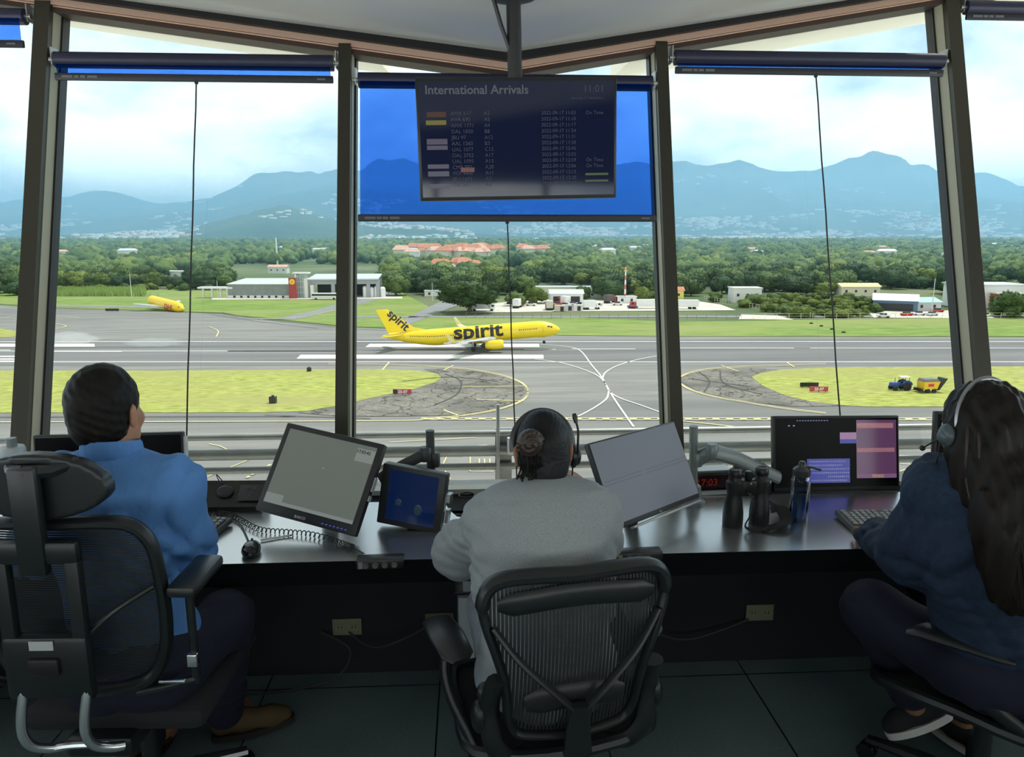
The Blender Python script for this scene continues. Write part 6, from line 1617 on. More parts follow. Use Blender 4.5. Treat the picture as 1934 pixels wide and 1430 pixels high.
b = MB(); b.rbox((.036, .03, .40), (-.085, -.375, .845), .008); b.rbox((.036, .03, .40), (.085, -.375, .845), .008); b.rbox((.21, .035, .06), (0, -.375, 1.035), .012); b.rbox((.21, .04, .17), (0, -.375, .735), .015); b.build('spine_bracket', M_frm, hc)
b = MB(); b.box((.058, .002, .024), (-.003, -.397, .80)); b.build('bracket_sticker', M_lgrey, hc, smooth=False)
b = MB(); b.rbox((.074, .02, .045), (0, -.397, .745), .006); b.build('bracket_slot', M_dark, hc)
b = MB(); b.rbox((.066, .03, .27), (.0, -.385, 1.115), .008); b.tube([(0, -.385, 1.235), (.05, -.36, 1.232), (.10, -.325, 1.245)], [.018, .016, .014], 8); b.tube([(0, -.385, 1.235), (-.04, -.36, 1.232), (-.07, -.325, 1.245)], [.018, .016, .014], 8); b.build('headrest_stem', M_frm, hc)
F = Field((-.21, -.42, 1.08), (.21, -.16, 1.33), .005)
hd = empty('headrest_anchor') if False else None
sl, X, Y_, Z = F.box_((-.2, -.41, 1.09), (.2, -.18, 1.32), 0)
zc = 1.195; yy = Y_ - (-.335 + 0.9 * X * X)
up_ = np.where(Z > zc, 1.0, 1.35)
d = np.sqrt((X / .152) ** 2 + ((Z - zc + .02) * up_ / .088) ** 2 + 1e-6)
d2 = np.maximum((d - 1) * .075, np.abs(yy) - .016)
F.F[sl] = d2 - .006
ho = F.build('headrest', mat('headrest vinyl', (.009, .012, .013), .36, spec=.5), hc, 3)
for s_ in (-1, 1):
    b = MB(); x = -.0 + s_ * .078 + .004
    b.tube(spl([(x + .006, -.375, .70), (x + .004, -.385, .66), (x - .004, -.392, .60), (x - .006, -.39, .55), (x + .004, -.375, .51), (x + .028, -.35, .485), (x + .05, -.33, .475)], 6), .0125, 10); b.build('chrome_tube', M_chrome, hc)
b = MB(); b.tube(spl([(.10, -.34, .487), (.03, -.345, .49), (-.02, -.345, .485), (-.05, -.345, .475)], 5), .009, 8); b.build('chrome_crossbar', M_chrome, hc)
b = MB(); b.rbox((.5, .5, .07), (.05, .02, .47), .03); b.build('seat_cushion', M_seatm, hc)
b = MB(); b.rbox((.18, .30, .06), (.03, -.12, .42), .015); b.build('tilt_mechanism', M_frm, hc)
b = MB(); b.cyl((.03, 0, .12), (.03, 0, .40), .028, n=18); b.m = 1; b.cyl((.03, 0, .22), (.03, 0, .41), .017, n=14); b.build('gas_lift', [M_frm, M_chrome], hc)
star_base(hc, mat('polished base', (.30, .31, .32), .25, .9), .31, R(250))
b = MB(); q = at_d(366, 1105, 1.93) - Vector(hc.location)
b.rbox((.078, .19, .034), (q.x, q.y + .05, q.z + .008), .014, (R(3), 0, R(-3))); b.build('armrest', mat('armrest pad', (.012, .015, .016), .36, spec=.55), hc)
b = MB(); b.cyl((q.x, q.y, q.z), (q.x, q.y, q.z - .27), .011, n=10); b.tube([(q.x, q.y, q.z - .26), (q.x - .05, q.y, q.z - .275), (q.x - .15, q.y, q.z - .30), (.2, 0, .42)], .012, 8); b.build('arm_support', M_frm, hc)
b = MB(); b.rbox((.026, .016, .035), (q.x, q.y - .012, q.z - .20), .003); b.rbox((.07, .01, .007), (q.x - .06, q.y - .01, q.z - .262), .002); b.build('adjuster_plate', M_chrome, hc)
b = MB(); b.rbox((.09, .24, .034), (-.30, q.y + .03, q.z - .01), .014); b.tube([(-.30, q.y, q.z), (-.30, q.y, q.z - .25), (-.15, 0, .42)], .014, 8); b.build('armrest', mat('armrest pad', (.012, .015, .016), .36, spec=.55), hc)
# ================================================================= people
M_skin = mat('warm skin', (.42, .20, .12), .5, noise=(30, .08), bump=(180, .04))
M_skin2 = mat('tan skin', (.36, .17, .10), .5, noise=(30, .08), bump=(180, .04))
M_hairb = mat('black brown hair', (.006, .005, .004), .6, noise=(14, .5), bump=(160, .4, .003), stretch=(1, 1, .25), spec=.2)
M_hairl = mat('long dark brown hair', (.008, .006, .004), .5, noise=(24, .6), bump=(130, .5, .003), stretch=(1, 1, .12), var=(.013, .008, .005), spec=.22)
M_shirt = mat('blue cotton shirt', (.085, .225, .52), .8, noise=(3, .12), bump=(22, .5, .015), stretch=(1.4, 1.4, .6))
M_sweat = mat('grey knit sweater', (.30, .325, .335), .95, noise=(260, .12), bump=(420, .22, .002))
M_denim = mat('dark denim jacket', (.008, .022, .052), .85, noise=(60, .25), bump=(26, .6, .012))
M_jeans = mat('navy jeans', (.006, .009, .026), .85, noise=(80, .2), bump=(60, .2, .005))
M_navyt = mat('navy trousers', (.004, .006, .022), .85, bump=(50, .15, .005))
M_light = mat('pale blue jeans', (.30, .34, .40), .85, noise=(40, .12), bump=(50, .2, .005))
def vv(p): return np.array(tuple(p), float)
def head_frame(yaw, pitch=0, roll=0, tors=0): return Euler((pitch, roll, yaw), 'XYZ').to_matrix()
def head_solid(F, c, M, s, k=.018):
    q = lambda x, y, z: vv(Vector(c) + M @ Vector((x * s, y * s, z * s)))
    F.ell(q(0, -.014, .028), (.075 * s, .095 * s, .090 * s), M, k)
    F.ell(q(0, .028, -.035), (.060 * s, .060 * s, .085 * s), M, .03)
    F.cap(q(-.036, .035, -.078), q(.036, .035, -.078), .022 * s, .022 * s, .03)
    F.ell(q(0, .068, -.098), (.024 * s, .020 * s, .018 * s), M, .02)
    F.cap(q(-.034, .080, .020), q(.034, .080, .020), .010 * s, .010 * s, .015)
    F.cap(q(0, .090, .002), q(0, .108, -.032), .008 * s, .013 * s, .012)
    for sg in (-1, 1):
        F.ell(q(sg * .012, .098, -.038), (.009 * s, .010 * s, .008 * s), M, .008)
        F.ell(q(sg * .042, .062, -.030), (.022 * s, .020 * s, .022 * s), M, .02)
        F.ell(q(sg * .031, .096, .004), (.015 * s, .012 * s, .011 * s), M, .010, sub=True)
        E_ = M @ Euler((0, 0, sg * .35)).to_matrix()
        F.ell(q(sg * .079, -.012, -.012), (.008 * s, .020 * s, .033 * s), E_, .008)
        F.ell(q(sg * .084, -.018, .006), (.007 * s, .016 * s, .018 * s), E_, .006)
    F.cap(q(-.018, .088, -.062), q(.018, .088, -.062), .006 * s, .006 * s, .006)
    F.cap(q(-.015, .086, -.072), q(.015, .086, -.072), .007 * s, .007 * s, .006)
def eyes(parent, c, M, s):
    b = MB()
    for sg in (-1, 1):
        b.m = 0; p = Vector(c) + M @ Vector((sg * .031 * s, .079 * s, .004 * s)); b.ell(p, (.0115 * s,) * 3, nu=12, nv=8)
        b.m = 1; p = Vector(c) + M @ Vector((sg * .031 * s, .0880 * s, .004 * s)); b.ell(p, (.0045 * s,) * 3, nu=10, nv=6)
    b.build('eyes', [mat('eye white', (.7, .68, .65), .2), M_dark], parent)
def hand_solid(F, w_, d, up, sg, curl=.25, s=1.0):
    """palm, four fingers and a thumb leaving the side of the palm; d points along the fingers, up out of the back of the hand"""
    w_, d, up = Vector(w_), Vector(d).normalized(), Vector(up); up = (up - d * up.dot(d)).normalized(); sd = d.cross(up) * sg
    M = Matrix((sd, d, up)).transposed()
    q = lambda x, y, z: vv(w_ + sd * (x * s) + d * (y * s) + up * (z * s))
    F.ell(q(0, .048, 0), (.040 * s, .052 * s, .016 * s), M, .012)
    F.cap(q(0, -.02, 0), q(0, .03, 0), .026 * s, .028 * s, .02)
    for i, (x, l_) in enumerate(((-.030, .068), (-.010, .080), (.011, .074), (.031, .058))):
        p = w_ + sd * (x * s) + d * (.088 * s); a = -curl * .3 * i * .2; pts = [vv(p)]; ang = -curl * .5
        for seg in (.45, .32, .23):
            ang -= curl * .5 * 0; dirn = d * math.cos(ang) + up * math.sin(ang) + sd * (x * .9); p = p + dirn * (l_ * seg * s); pts.append(vv(p)); ang -= curl
        F.chain(pts, [.0092 * s, .0086 * s, .0080 * s, .0068 * s], .005)
    p0 = w_ + sd * (-.030 * s) + d * (.022 * s); p1 = p0 + (sd * -.030 + d * .028 - up * .006) * s; p2 = p1 + (sd * -.008 + d * .030 - up * .004) * s; p3 = p2 + (sd * .002 + d * .022 - up * .004) * s
    F.chain([vv(p0), vv(p1), vv(p2), vv(p3)], [.014 * s, .0115 * s, .0095 * s, .0080 * s], .010)
def torso_solid(F, P, inf=0.0, wd=1.0, k=.05, dp=1.0, hips=True):
    pel, mid, nk, l, r = [Vector(P[n]) for n in ('pel', 'mid', 'neck', 'lsh', 'rsh')]
    ch = (l + r) / 2 * .62 + mid * .38; ax = (r - l); ax.z = 0; yaw = math.atan2(ax.y, ax.x)
    M = Euler((0, 0, yaw)).to_matrix()
    if hips: F.ell(vv(pel), (.165 * wd + inf, .128 * dp + inf, .11 + inf), M, k)
    F.ell(vv(mid * .5 + pel * .5), (.142 * wd + inf, .108 * dp + inf, (.15 if hips else .13) + inf), M, k)
    F.ell(vv(mid), (.150 * wd + inf, .108 * dp + inf, .15 + inf), M, k)
    F.ell(vv(ch), (.162 * wd + inf, .108 * dp + inf, .15 + inf), M, k)
    F.cap(vv(l), vv(r), .056 + inf, .056 + inf, k)
    up = (l + r) / 2
    for s_ in (l, r): F.cap(vv(nk + Vector((0, 0, -.035))), vv(s_ + Vector((0, 0, .0))), .046 + inf, .052 + inf, .05)
def arm_solid(F, a, e_, w_, r3=(.056, .045, .030), inf=0.0, k=.03):
    F.cap(vv(a), vv(e_), r3[0] + inf, r3[1] + inf, k); F.cap(vv(e_), vv(w_), r3[1] + inf, r3[2] + inf, k)
def leg_solid(F, h_, kn, an, r3=(.088, .060, .040), inf=0.0, k=.04):
    F.cap(vv(h_), vv(kn), r3[0] + inf, r3[1] + inf, k); F.cap(vv(kn), vv(an), r3[1] + inf, r3[2] + inf, k)
def folds(F, amp, seed=0, sx=7, sz=3, band=.03):
    m_ = np.abs(F.F) < band; X, Y_, Z = F.grid(); X, Y_, Z = X[m_], Y_[m_], Z[m_]
    w1 = np.sin(Z * 11 + X * 5 + seed) * .06; w2 = np.sin(X * 13 - Z * 6 + seed * 2) * .05
    rd = lambda q: 1 - 2 * np.abs(np.sin(PI * q)) ** .7
    n_ = rd((X + w1) * sx * 1.3 + (Z + w2) * sz * .7 + .3 * seed) + .8 * rd((X - w2) * sx * .7 - (Z + w1) * sz * 1.9 + seed) + .5 * np.sin(2 * PI * ((Y_ + w1) * 9 + Z * 5 + w2 * 3)) + .5 * rd((Y_ + w2) * 16 + Z * sz * 1.6 + seed)
    env = np.clip(.35 + .65 * np.sin(X * 12 + Z * 5 + seed) * np.sin(Z * 10 - X * 4 + 1.3 * seed) + .25, .05, 1)
    F.F[m_] += (amp * n_ * env).astype(np.float32)
def cuff_ring(parent, name, c, d, r_, w_, m_):
    c, d = Vector(c), Vector(d).normalized(); a = d.orthogonal().normalized(); b2 = d.cross(a)
    b = MB(); b.tube([c + (a * math.cos(t) + b2 * math.sin(t)) * r_ for t in np.linspace(0, 2 * PI, 25)[:-1]], w_, 8, closed=True, flat=(1, .35) if False else None); b.build(name, m_, parent)
def bounds(P, names, pad, zlo=None):
    A = np.array([vv(P[n]) for n in names]); lo, hi = A.min(0) - pad, A.max(0) + pad
    if zlo is not None: lo[2] = zlo
    return lo, hi
def shoe(parent, heel, toe, m_up, m_sole, sole_h=.028, name='shoe', tilt=0, sw=1.0):
    heel, toe = Vector(heel), Vector(toe); d = (toe - heel); L_ = d.length; d.normalize(); sd = d.cross(Vector((0, 0, 1))).normalized(); up = sd.cross(d)
    q = lambda x, y, z: vv(heel + sd * x + d * (y * L_ / .27) + up * z)
    lo = np.minimum(vv(heel), vv(toe)) - .12; hi = np.maximum(vv(heel), vv(toe)) + .14
    F = Field(lo, hi, .005)
    F.cap(q(0, .03, .050), q(0, .10, .052), .034, .036, .03); F.cap(q(0, .10, .048), q(.004, .19, .038), .036, .036 * sw, .03); F.cap(q(.004, .19, .036), q(.002, .235, .032), .036 * sw, .028, .03); F.cap(q(0, .025, .07), q(0, .06, .085), .034, .030, .03)
    o = F.build(name, m_up, parent, 2)
    out = []
    for t in np.linspace(0, 2 * PI, 33)[:-1]:
        y = .132 - .14 * math.cos(t); wdt = (.033 + .012 * math.sin(min(max(y, 0) / .27, 1) * PI * .9)) * sw * abs(math.sin(t)) ** .6 * (1 if math.sin(t) > 0 else -1)
        out.append(Vector(q(wdt, y, -.002)))
    b = MB(); b.prism(out, up * sole_h); b.build('sole', m_sole, o, smooth=False)
    return o

# ------------------------------------------------------------ man in the blue shirt
P = dict(head=at_d(203, 776, 2.06), neck=at_d(213, 862, 2.05), rsh=at_d(322, 922, 2.06), lsh=at_d(106, 922, 2.06), relb=at_d(352, 1036, 2.20), rwr=at_d(352, 1000, 2.44), lelb=at_d(62, 1040, 2.2), lwr=at_d(140, 990, 2.42), mid=at_d(222, 1050, 2.10))
P['pel'] = Vector((-.955, 1.98, .60)); P['rhip'] = Vector((-.88, 1.96, .56)); P['lhip'] = Vector((-1.05, 1.96, .56))
rkn = at_d(425, 1155, 2.32); P['rkn'] = Vector((rkn.x, rkn.y, .60)); ra = at_z(425, 1352, .10); P['rank'] = ra
P['lkn'] = Vector((-1.16, 2.36, .60)); P['lank'] = Vector((-1.12, 2.30, .10))
man = empty('person', (0, 0, 0), 0, 'man in blue shirt and navy jeans, short black hair, seated at the left desk', 'person')
HM = head_frame(R(-8), R(-2)); HS = 1.03
F = Field(*bounds(P, P.keys(), .16, .02), .0066)
head_solid(F, P['head'], HM, HS)
hc_ = Vector(P['head']); F.cap(vv(hc_ + HM @ Vector((0, -.025, -.05))), vv(P['neck'] + Vector((0, 0, -.04))), .056, .062, .03)
torso_solid(F, P, -.008, .88, dp=.85)
for a in 'lr': arm_solid(F, P[a + 'sh'], P[a + 'elb'], P[a + 'wr'], (.046, .038, .026)); leg_solid(F, P[a + 'hip'], P[a + 'kn'], P[a + 'ank'], (.075, .052, .036))
hand_solid(F, P['rwr'], Vector((-.10, .5, -.12)), (0, .1, 1), 1, .35); hand_solid(F, P['lwr'], Vector((.10, .5, -.12)), (0, .1, 1), -1, .35)
for a in 'lr': F.cap(vv(P[a + 'ank']), vv(P[a + 'ank'] + Vector((.03, .12, -.05))), .034, .03, .03)
F.build('body', M_skin, man)
eyes(man, P['head'], HM, HS)
F = Field(*bounds(P, ('neck', 'rsh', 'lsh', 'relb', 'rwr', 'lelb', 'lwr', 'mid', 'pel'), .2), .0075)
torso_solid(F, P, .018, 1.0, hips=False)
for a in 'lr':
    w_ = P[a + 'elb'].lerp(P[a + 'wr'], .8); arm_solid(F, P[a + 'sh'], P[a + 'elb'], w_, (.058, .054, .040), .012)
F.cap(vv(P['rsh']), vv(P['relb']), .066, .064, .05)
F.ell(vv(P['pel'] + Vector((.0, .03, .07))), (.165, .125, .07), None, .05)
folds(F, .0075, 1.0, 12, 4.0)
sh = F.build('shirt', M_shirt, man, 2)
nb = P['neck']; b = MB(); ringp = []
for t in np.linspace(0, 2 * PI, 29)[:-1]: ringp.append(nb + Vector((math.cos(t) * .072, math.sin(t) * .070 + .000, .018 + .014 * -math.sin(t))))
b.tube(ringp, .028, 8, closed=True, flat=(1.0, .26), up=(0, 0, 1)); b.build('collar', M_shirt, sh)
F = Field(*bounds(P, ('pel', 'rkn', 'lkn', 'rank', 'lank'), .17), .0095)
F.ell(vv(P['pel']), (.186, .150, .13), None, .05)
for a in 'lr': leg_solid(F, P[a + 'hip'], P[a + 'kn'], P[a + 'ank'] + Vector((0, 0, .02)), (.095, .072, .058), .006)
folds(F, .004, 2.2, 4, 6); F.build('jeans', M_jeans, man, 2)
F = Field(vv(hc_) - .17, vv(hc_) + .17, .0045)
F.ell(vv(hc_ + HM @ Vector((0, -.020, .032)) * HS), (.084 * HS, .103 * HS, .100 * HS), HM, 0)
F.ell(vv(hc_ + HM @ Vector((0, -.045, -.035)) * HS), (.070 * HS, .062 * HS, .062 * HS), HM, .03)
F.ell(vv(hc_ + HM @ Vector((0, .120, -.045)) * HS), (.12 * HS, .11 * HS, .115 * HS), HM, .015, sub=True)
for sg in (-1, 1): F.ell(vv(hc_ + HM @ Vector((sg * .088, .0, -.030)) * HS), (.022, .030, .038), HM, .012, sub=True)
X, Y_, Z = F.grid(); F.F += (.0014 * np.sin(X * 190 + Z * 90 + 3 * np.sin(Z * 50)) * np.sin(Y_ * 170 + X * 60 + 2) + .0010 * np.sin(Z * 230 + X * 130)).astype(np.float32)
F.build('hair', M_hairb, man, 1)
M_suede = mat('brown suede', (.085, .055, .022), .85, bump=(120, .2)); M_sole = mat('dark sole', (.02, .018, .014), .7)
ht = at_z(404, 1398, .015); tt = at_z(535, 1362, .015); shoe(man, ht, ht + (tt - ht).normalized() * .28, M_suede, M_sole, .022)
lh = Vector((-1.15, 2.20, .015)); shoe(man, lh, lh + Vector((.05, .275, 0)), M_suede, M_sole, .022)

# ------------------------------------------------------------ woman in grey at the centre
P = dict(head=at_d(1024, 853, 2.08), neck=at_d(1032, 925, 2.06), rsh=at_d(1108, 978, 2.05), lsh=at_d(948, 984, 2.05), relb=at_d(1128, 1018, 2.30), rwr=at_d(1088, 915, 2.36), lelb=at_d(872, 1040, 2.28), lwr=at_d(930, 1000, 2.52), mid=at_d(1026, 1080, 2.0))
P['pel'] = Vector((.20, 1.86, .62)); P['rhip'] = Vector((.30, 1.9, .57)); P['lhip'] = Vector((.11, 1.9, .57)); P['rkn'] = Vector((.36, 2.28, .60)); P['lkn'] = Vector((.06, 2.22, .60)); P['rank'] = Vector((.34, 2.36, .10)); P['lank'] = Vector((.08, 2.34, .10))
wom = empty('person', (0, 0, 0), 0, 'woman in grey sweater, hair in a bun, seated at the centre, hand at face', 'person')
HM = head_frame(R(6), R(-12)); HS = .93; hc_ = Vector(P['head'])
F = Field(*bounds(P, P.keys(), .16, .02), .0066)
head_solid(F, P['head'], HM, HS)
F.cap(vv(hc_ + HM @ Vector((0, -.025, -.05))), vv(P['neck'] + Vector((0, 0, -.03))), .050, .056, .03)
torso_solid(F, P, -.008, .9, dp=.95)
for a in 'lr': arm_solid(F, P[a + 'sh'], P[a + 'elb'], P[a + 'wr'], (.050, .040, .026)); leg_solid(F, P[a + 'hip'], P[a + 'kn'], P[a + 'ank'], (.08, .055, .036))
hand_solid(F, P['rwr'], hc_ + Vector((.035, .10, -.045)) - P['rwr'], Vector((1, .3, .3)), 1, .55, .95)
hand_solid(F, P['lwr'], Vector((.4, .6, -.15)), (0, 0, 1), -1, .3, .95)
F.build('body', M_skin2, wom)
eyes(wom, P['head'], HM, HS)
F = Field(*bounds(P, ('neck', 'rsh', 'lsh', 'relb', 'lelb', 'lwr', 'rwr', 'mid', 'pel'), .22), .0075)
torso_solid(F, P, .022, 1.05, dp=1.22)
F.ell(vv(P['mid'] + Vector((0, .02, -.06))), (.178, .16, .15), None, .05)
arm_solid(F, P['lsh'], P['lelb'], P['lelb'].lerp(P['lwr'], .85), (.066, .066, .042), .010, .05)
arm_solid(F, P['rsh'], P['relb'], P['relb'].lerp(P['rwr'], .82), (.064, .062, .038), .008, .04)
folds(F, .0062, 3.1, 2.5, 9)
sw = F.build('sweater', M_sweat, wom, 2)
nb = P['neck']; b = MB(); ringp = [nb + Vector((math.cos(t) * .070, math.sin(t) * .072 + .008, -.020 - .020 * math.sin(t) * -1)) for t in np.linspace(0, 2 * PI, 29)[:-1]]
b.tube(ringp, .014, 8, closed=True, flat=(1, .6), up=(0, 0, 1)); b.build('neckband', mat('knit neckband', (.22, .24, .245), .95, bump=(300, .3, .002)), sw)
F = Field(*bounds(P, ('pel', 'rkn', 'lkn', 'rank', 'lank'), .19), .0095)
F.ell(vv(P['pel'] + Vector((0, 0, -.03))), (.20, .155, .11), None, .05)
for a in 'lr': leg_solid(F, P[a + 'hip'], P[a + 'kn'], P[a + 'ank'], (.092, .070, .052), .004)
folds(F, .004, 1.2, 4, 6); F.build('jeans', M_light, wom, 2)
F = Field(vv(hc_) - .18, vv(hc_) + .18, .0045)
F.ell(vv(hc_ + HM @ Vector((0, -.016, .032)) * HS), (.082 * HS, .101 * HS, .097 * HS), HM, 0)
F.ell(vv(hc_ + HM @ Vector((0, -.045, -.040)) * HS), (.068 * HS, .058 * HS, .070 * HS), HM, .03)
F.ell(vv(hc_ + HM @ Vector((0, .118, -.040)) * HS), (.12 * HS, .105 * HS, .115 * HS), HM, .012, sub=True)
for sg in (-1, 1): F.ell(vv(hc_ + HM @ Vector((sg * .088, .0, -.030)) * HS), (.022, .028, .036), HM, .010, sub=True)
X, Y_, Z = F.grid(); F.F += (.0012 * np.sin(np.arctan2(X - hc_.x + .03, Z - hc_.z) * 60 + Y_ * 60)).astype(np.float32)
hr = F.build('hair', mat('dark hair with grey', (.006, .005, .005), .5, noise=(9, .5), bump=(110, .4, .003), var=(.020, .021, .024), spec=.25), wom, 1)
bc = at_d(1001, 836, 1.96)
F = Field(vv(bc) - .07, vv(bc) + .07, .003)
F.ell(vv(bc), (.037, .030, .036), None, 0)
X, Y_, Z = F.grid(); rr2 = np.sqrt((X - bc.x) ** 2 + (Z - bc.z) ** 2); an = np.arctan2(Z - bc.z, X - bc.x)
F.F += (.0022 * np.sin(rr2 * 420 + an * 2) + .0008 * np.sin(an * 18)).astype(np.float32)
F.build('bun', mat('brown bun hair', (.030, .017, .011), .4, bump=(160, .5, .003)), hr, 1)
b = MB()
for i in range(14):
    x0 = bc.x - .030 + .005 * i; rj = random.Random(i)
    b.tube(spl([(x0, bc.y + .02, bc.z - .03), (x0 + rj.uniform(-.008, .008), bc.y + .004, bc.z - .055), (x0 + rj.uniform(-.010, .010), bc.y + .012, bc.z - .080), (x0 + rj.uniform(-.012, .006), bc.y + .012, bc.z - .10 - rj.uniform(0, .02))], 4), .0028, 5)
b.build('loose_curls', M_hairb, hr)
# her headset
hs = empty('headset', at_d(1081, 842, 2.08), 0, 'black headset with upright microphone boom on the head of the grey-clad woman', 'headset'); O = Vector(hs.location)
def on_head(px, py, D): return at_d(px, py, D) - O
b = MB(); band = [hc_ + HM @ Vector((math.sin(a) * .091, -.015 + .006, .022 + math.cos(a) * .100)) * HS - O for a in np.linspace(-1.75, 1.75, 24)]
b.tube(band, .0045, 8, flat=(1.0, 2.2)); b.build('headband', mat('headset dark band', (.06, .06, .065), .3, .4), hs)
ec = hc_ + HM @ Vector((.096, .0, -.018)) * HS - O
b = MB(); b.ell(ec, (.016, .030, .034)); b.ell(ec + Vector((.012, 0, 0)), (.010, .022, .026)); b.build('ear_cup', M_black, hs)
b = MB(); b.tube(spl([ec + Vector((.014, 0, -.015)), on_head(1091, 850, 2.06), on_head(1092, 815, 2.05), on_head(1088, 797, 2.05)], 6), .0032, 8); b.tube([on_head(1088, 799, 2.05), on_head(1086, 788, 2.05), on_head(1084, 781, 2.05)], [.005, .0075, .005], 10); b.build('microphone_boom', M_black, hs)
b = MB(); b.tube(spl([ec + Vector((.004, 0, -.03)), on_head(1082, 880, 2.08), on_head(1080, 905, 2.10), on_head(1078, 918, 2.12)], 5), .0022, 6); b.build('headset_cable', M_black, hs)

# ------------------------------------------------------------ long-haired woman at the right
P = dict(head=at_d(1853, 810, 1.93), neck=at_d(1862, 890, 1.95), lsh=at_d(1775, 928, 2.02), rsh=at_d(1950, 940, 1.84), lelb=at_d(1716, 1052, 2.16), lwr=at_d(1652, 1012, 2.44), relb=at_d(1970, 1090, 1.98), rwr=at_d(1840, 1015, 2.30), mid=at_d(1856, 1050, 1.96))
P['pel'] = Vector((1.47, 1.83, .60)); P['lhip'] = Vector((1.40, 1.88, .57)); P['rhip'] = Vector((1.55, 1.94, .57)); P['lkn'] = at_d(1648, 1150, 2.32); P['lank'] = at_d(1726, 1322, 2.45); P['rkn'] = Vector((1.60, 2.32, .60)); P['rank'] = Vector((1.72, 2.22, .12))
lw = empty('person', (0, 0, 0), 0, 'woman with long dark hair in dark denim jacket, seated typing at the right desk', 'person')
HM = head_frame(R(12), R(-8)); HS = 1.0; hc_ = Vector(P['head'])
F = Field(*bounds(P, P.keys(), .16, .02), .0066)
head_solid(F, P['head'], HM, HS)
F.cap(vv(hc_ + HM @ Vector((0, -.025, -.05))), vv(P['neck'] + Vector((0, 0, -.03))), .050, .055, .03)
torso_solid(F, P, -.012, .8, dp=.75)
for a in 'lr': arm_solid(F, P[a + 'sh'], P[a + 'elb'], P[a + 'wr'], (.044, .036, .025)); leg_solid(F, P[a + 'hip'], P[a + 'kn'], P[a + 'ank'], (.075, .052, .034))
hand_solid(F, P['lwr'], Vector((.10, .5, -.06)), (0, .1, 1), -1, .38, .92); hand_solid(F, P['rwr'], Vector((-.1, .5, -.1)), (0, .1, 1), 1, .35, .92)
toe = at_z(1678, 1392, .105); heel = at_d(1796, 1355, 2.42)
F.cap(vv(P['lank']), vv((toe + heel) / 2 + Vector((0, 0, .03))), .034, .03, .03); F.cap(vv(P['rank']), vv(P['rank'] + Vector((-.04, .12, -.06))), .034, .03, .03)
F.build('body', mat('olive skin', (.30, .155, .085), .5, noise=(30, .08), bump=(180, .04)), lw)
eyes(lw, P['head'], HM, HS)
F = Field(*bounds(P, ('neck', 'rsh', 'lsh', 'relb', 'lelb', 'lwr', 'rwr', 'mid', 'pel'), .2), .0075)
torso_solid(F, P, .020, .95, hips=False, dp=.85)
F.ell(vv(P['pel'] + Vector((0, -.01, .08))), (.160, .12, .07), None, .05)
for a in 'lr': arm_solid(F, P[a + 'sh'], P[a + 'elb'], P[a + 'elb'].lerp(P[a + 'wr'], .93), (.062, .060, .046), .012, .04)
folds(F, .0075, 5.0, 9, 8)
jk = F.build('jacket', M_denim, lw, 2)
cuff_ring(jk, 'cuff', P['lelb'].lerp(P['lwr'], .95), P['lwr'] - P['lelb'], .040, .014, M_denim)
b = MB(); nb = P['neck']; ringp = [nb + Vector((math.cos(t) * .072, math.sin(t) * .070 + .008, -.018 - .012 * math.sin(t))) for t in np.linspace(0, 2 * PI, 29)[:-1]]
b.tube(ringp, .024, 8, closed=True, flat=(1, .4), up=(0, 0, 1)); b.build('collar', M_denim, jk)
F = Field(*bounds(P, ('pel', 'rkn', 'lkn', 'rank', 'lank'), .19), .0095)
F.ell(vv(P['pel'] + Vector((0, -.01, 0))), (.182, .155, .135), None, .05)
for a in 'lr': leg_solid(F, P[a + 'hip'], P[a + 'kn'], P[a + 'ank'].lerp(P[a + 'kn'], .12), (.092, .076, .058), .006)
folds(F, .004, 4.2, 4, 6); F.build('trousers', M_navyt, lw, 2)
M_slip = mat('black knit shoe', (.012, .012, .014), .8); M_wsole = mat('white foam sole', (.62, .62, .58), .6)
shoe(lw, heel, toe, M_slip, M_wsole, .024); rh = P['rank'] + Vector((.01, -.06, -.105)); shoe(lw, rh, rh + Vector((-.06, .26, 0)), M_slip, M_wsole, .024)
# long hair
dn = Vector((0, 0, -1))
lo = vv(hc_) - [.22, .30, .46]; hi = vv(hc_) + [.24, .18, .16]
F = Field(lo, hi, .005)
F.ell(vv(hc_ + HM @ Vector((0, -.016, .030))), (.088, .106, .099), HM, 0)
F.ell(vv(hc_ + Vector((.010, -.085, -.10))), (.112, .070, .13), None, .06)
F.ell(vv(hc_ + Vector((.025, -.155, -.20))), (.125, .060, .13), None, .06)
F.ell(vv(hc_ + Vector((.035, -.185, -.30))), (.118, .045, .13), None, .06)
for sg in (-1, 1): F.ell(vv(hc_ + HM @ Vector((sg * .080, -.020, -.012))), (.022, .045, .055), HM, .03)
F.cap(vv(hc_ + Vector((-.075, -.04, -.05))), vv(hc_ + Vector((-.070, -.055, -.16))), .032, .020, .03)
F.cap(vv(hc_ + Vector((.10, -.02, -.04))), vv(hc_ + Vector((.155, -.04, -.26))), .030, .022, .03)
F.ell(vv(hc_ + HM @ Vector((0, .125, -.045))), (.105, .105, .12), HM, .012, sub=True)
X, Y_, Z = F.grid(); w1 = .012 * np.sin((Z - hc_.z) * 14) 
F.F += (.0022 * np.sin((X + w1) * 260) + .0028 * np.sin((X - w1) * 110 + Y_ * 50) + .002 * np.sin(Y_ * 190)).astype(np.float32)
hr = F.build('hair', M_hairl, lw, 1)
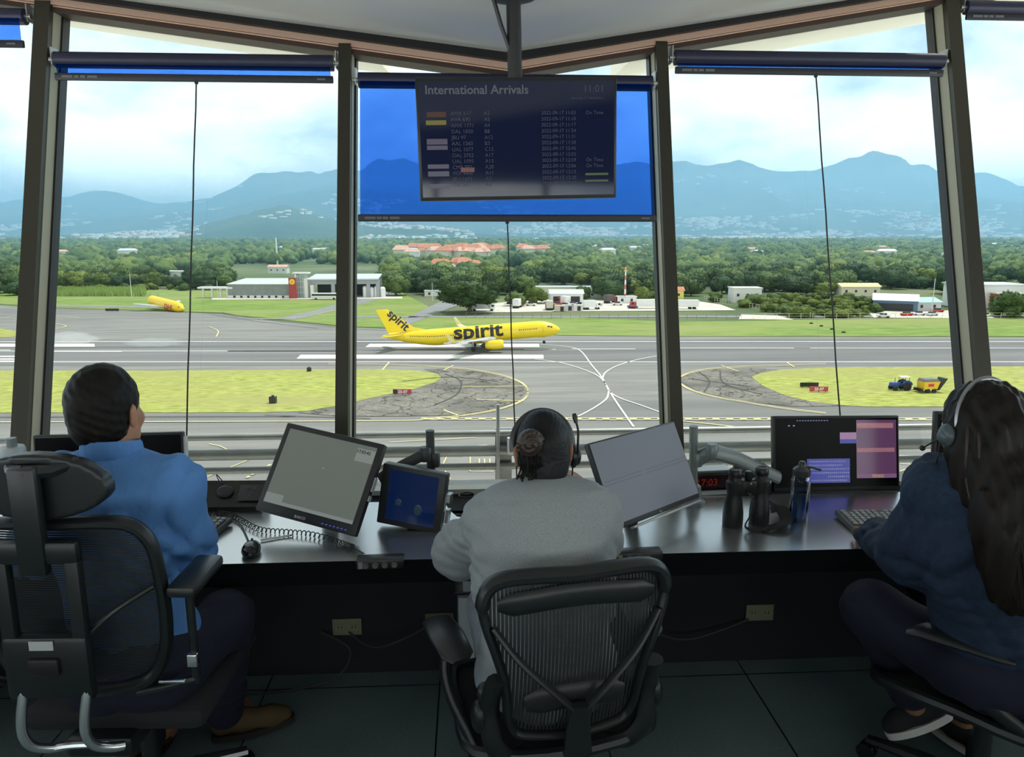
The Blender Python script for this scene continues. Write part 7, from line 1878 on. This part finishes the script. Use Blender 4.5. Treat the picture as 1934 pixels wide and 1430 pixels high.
for mi_, (m_, off, cnt) in enumerate(((mat('chestnut strands', (.030, .012, .007), .5), 0, 12), (M_hairl, 1, 60))):
    b = MB(); rj = random.Random(40 + mi_)
    for i in range(cnt):
        a = rj.uniform(-1.0, 1.0) if mi_ else (rj.choice([-1, 1, 1]) * rj.uniform(.72, 1.12)); xo = math.sin(a) * (.100 if mi_ else .109); yo = -.03 - math.cos(a) * .082
        x1 = xo * 1.14 + .016; x2 = xo * 1.22 + .032; x3 = xo * 1.0 + .045; ln = rj.uniform(.26, .40)
        ca_ = math.cos(a); P_ = [hc_ + Vector((xo * .75, yo * .75 + .0, .070 - .03 * abs(a))), hc_ + Vector((xo * .97, yo - .012, .0)), hc_ + Vector((x1, yo - .045 * ca_ - .01, -.11)), hc_ + Vector((x2, yo - .095 * ca_ - .04, -.21)), hc_ + Vector((x3 + rj.uniform(-.02, .02), yo - .115 * ca_ - .05, -ln))]
        b.tube(spl(P_, 4), [.0016] * 13 + [.0012, .001, .0008, .0004], 4, flat=(1, 2))
    b.build('hair_strands', m_, hr)
hs = empty('headset', hc_ + Vector((0, 0, .1)), 0, 'headset with thin silver headband on the long-haired woman', 'headset'); O = Vector(hs.location)
b = MB(); band = [hc_ + HM @ Vector((math.sin(a) * .096, -.018, .024 + math.cos(a) * .108)) - O for a in np.linspace(-1.7, 1.7, 26)]
b.tube(band, .0032, 8, flat=(.8, 2.2)); b.build('headband', mat('headset silver', (.30, .31, .33), .3, .7), hs)
b = MB(); ec = hc_ + HM @ Vector((-.104, .005, -.010)) - O; b.ell(ec, (.018, .028, .030)); b.ell(ec + Vector((-.012, 0, -.004)), (.010, .018, .018)); b.build('ear_cup', mat('ear cup grey', (.07, .09, .10), .35), hs)
b = MB(); ec3 = hc_ + HM @ Vector((.100, .005, -.010)) - O; b.ell(ec3, (.014, .026, .028)); b.build('ear_pad', M_black, hs)
b = MB(); b.tube(spl([ec + Vector((-.008, -.01, -.02)), at_d(1776, 835, 1.95) - O, at_d(1771, 862, 1.95) - O, at_d(1768, 880, 1.97) - O], 5), .0018, 6); b.build('headset_cable', M_black, hs)
b = MB(); b.tube(spl([ec + Vector((-.01, .01, -.01)), ec + Vector((-.015, .05, -.04)), ec + Vector((.0, .09, -.06))], 5), .0022, 6); b.ell(ec + Vector((0, .095, -.062)), (.008, .008, .008), nu=8, nv=6); b.build('microphone_boom', M_black, hs)
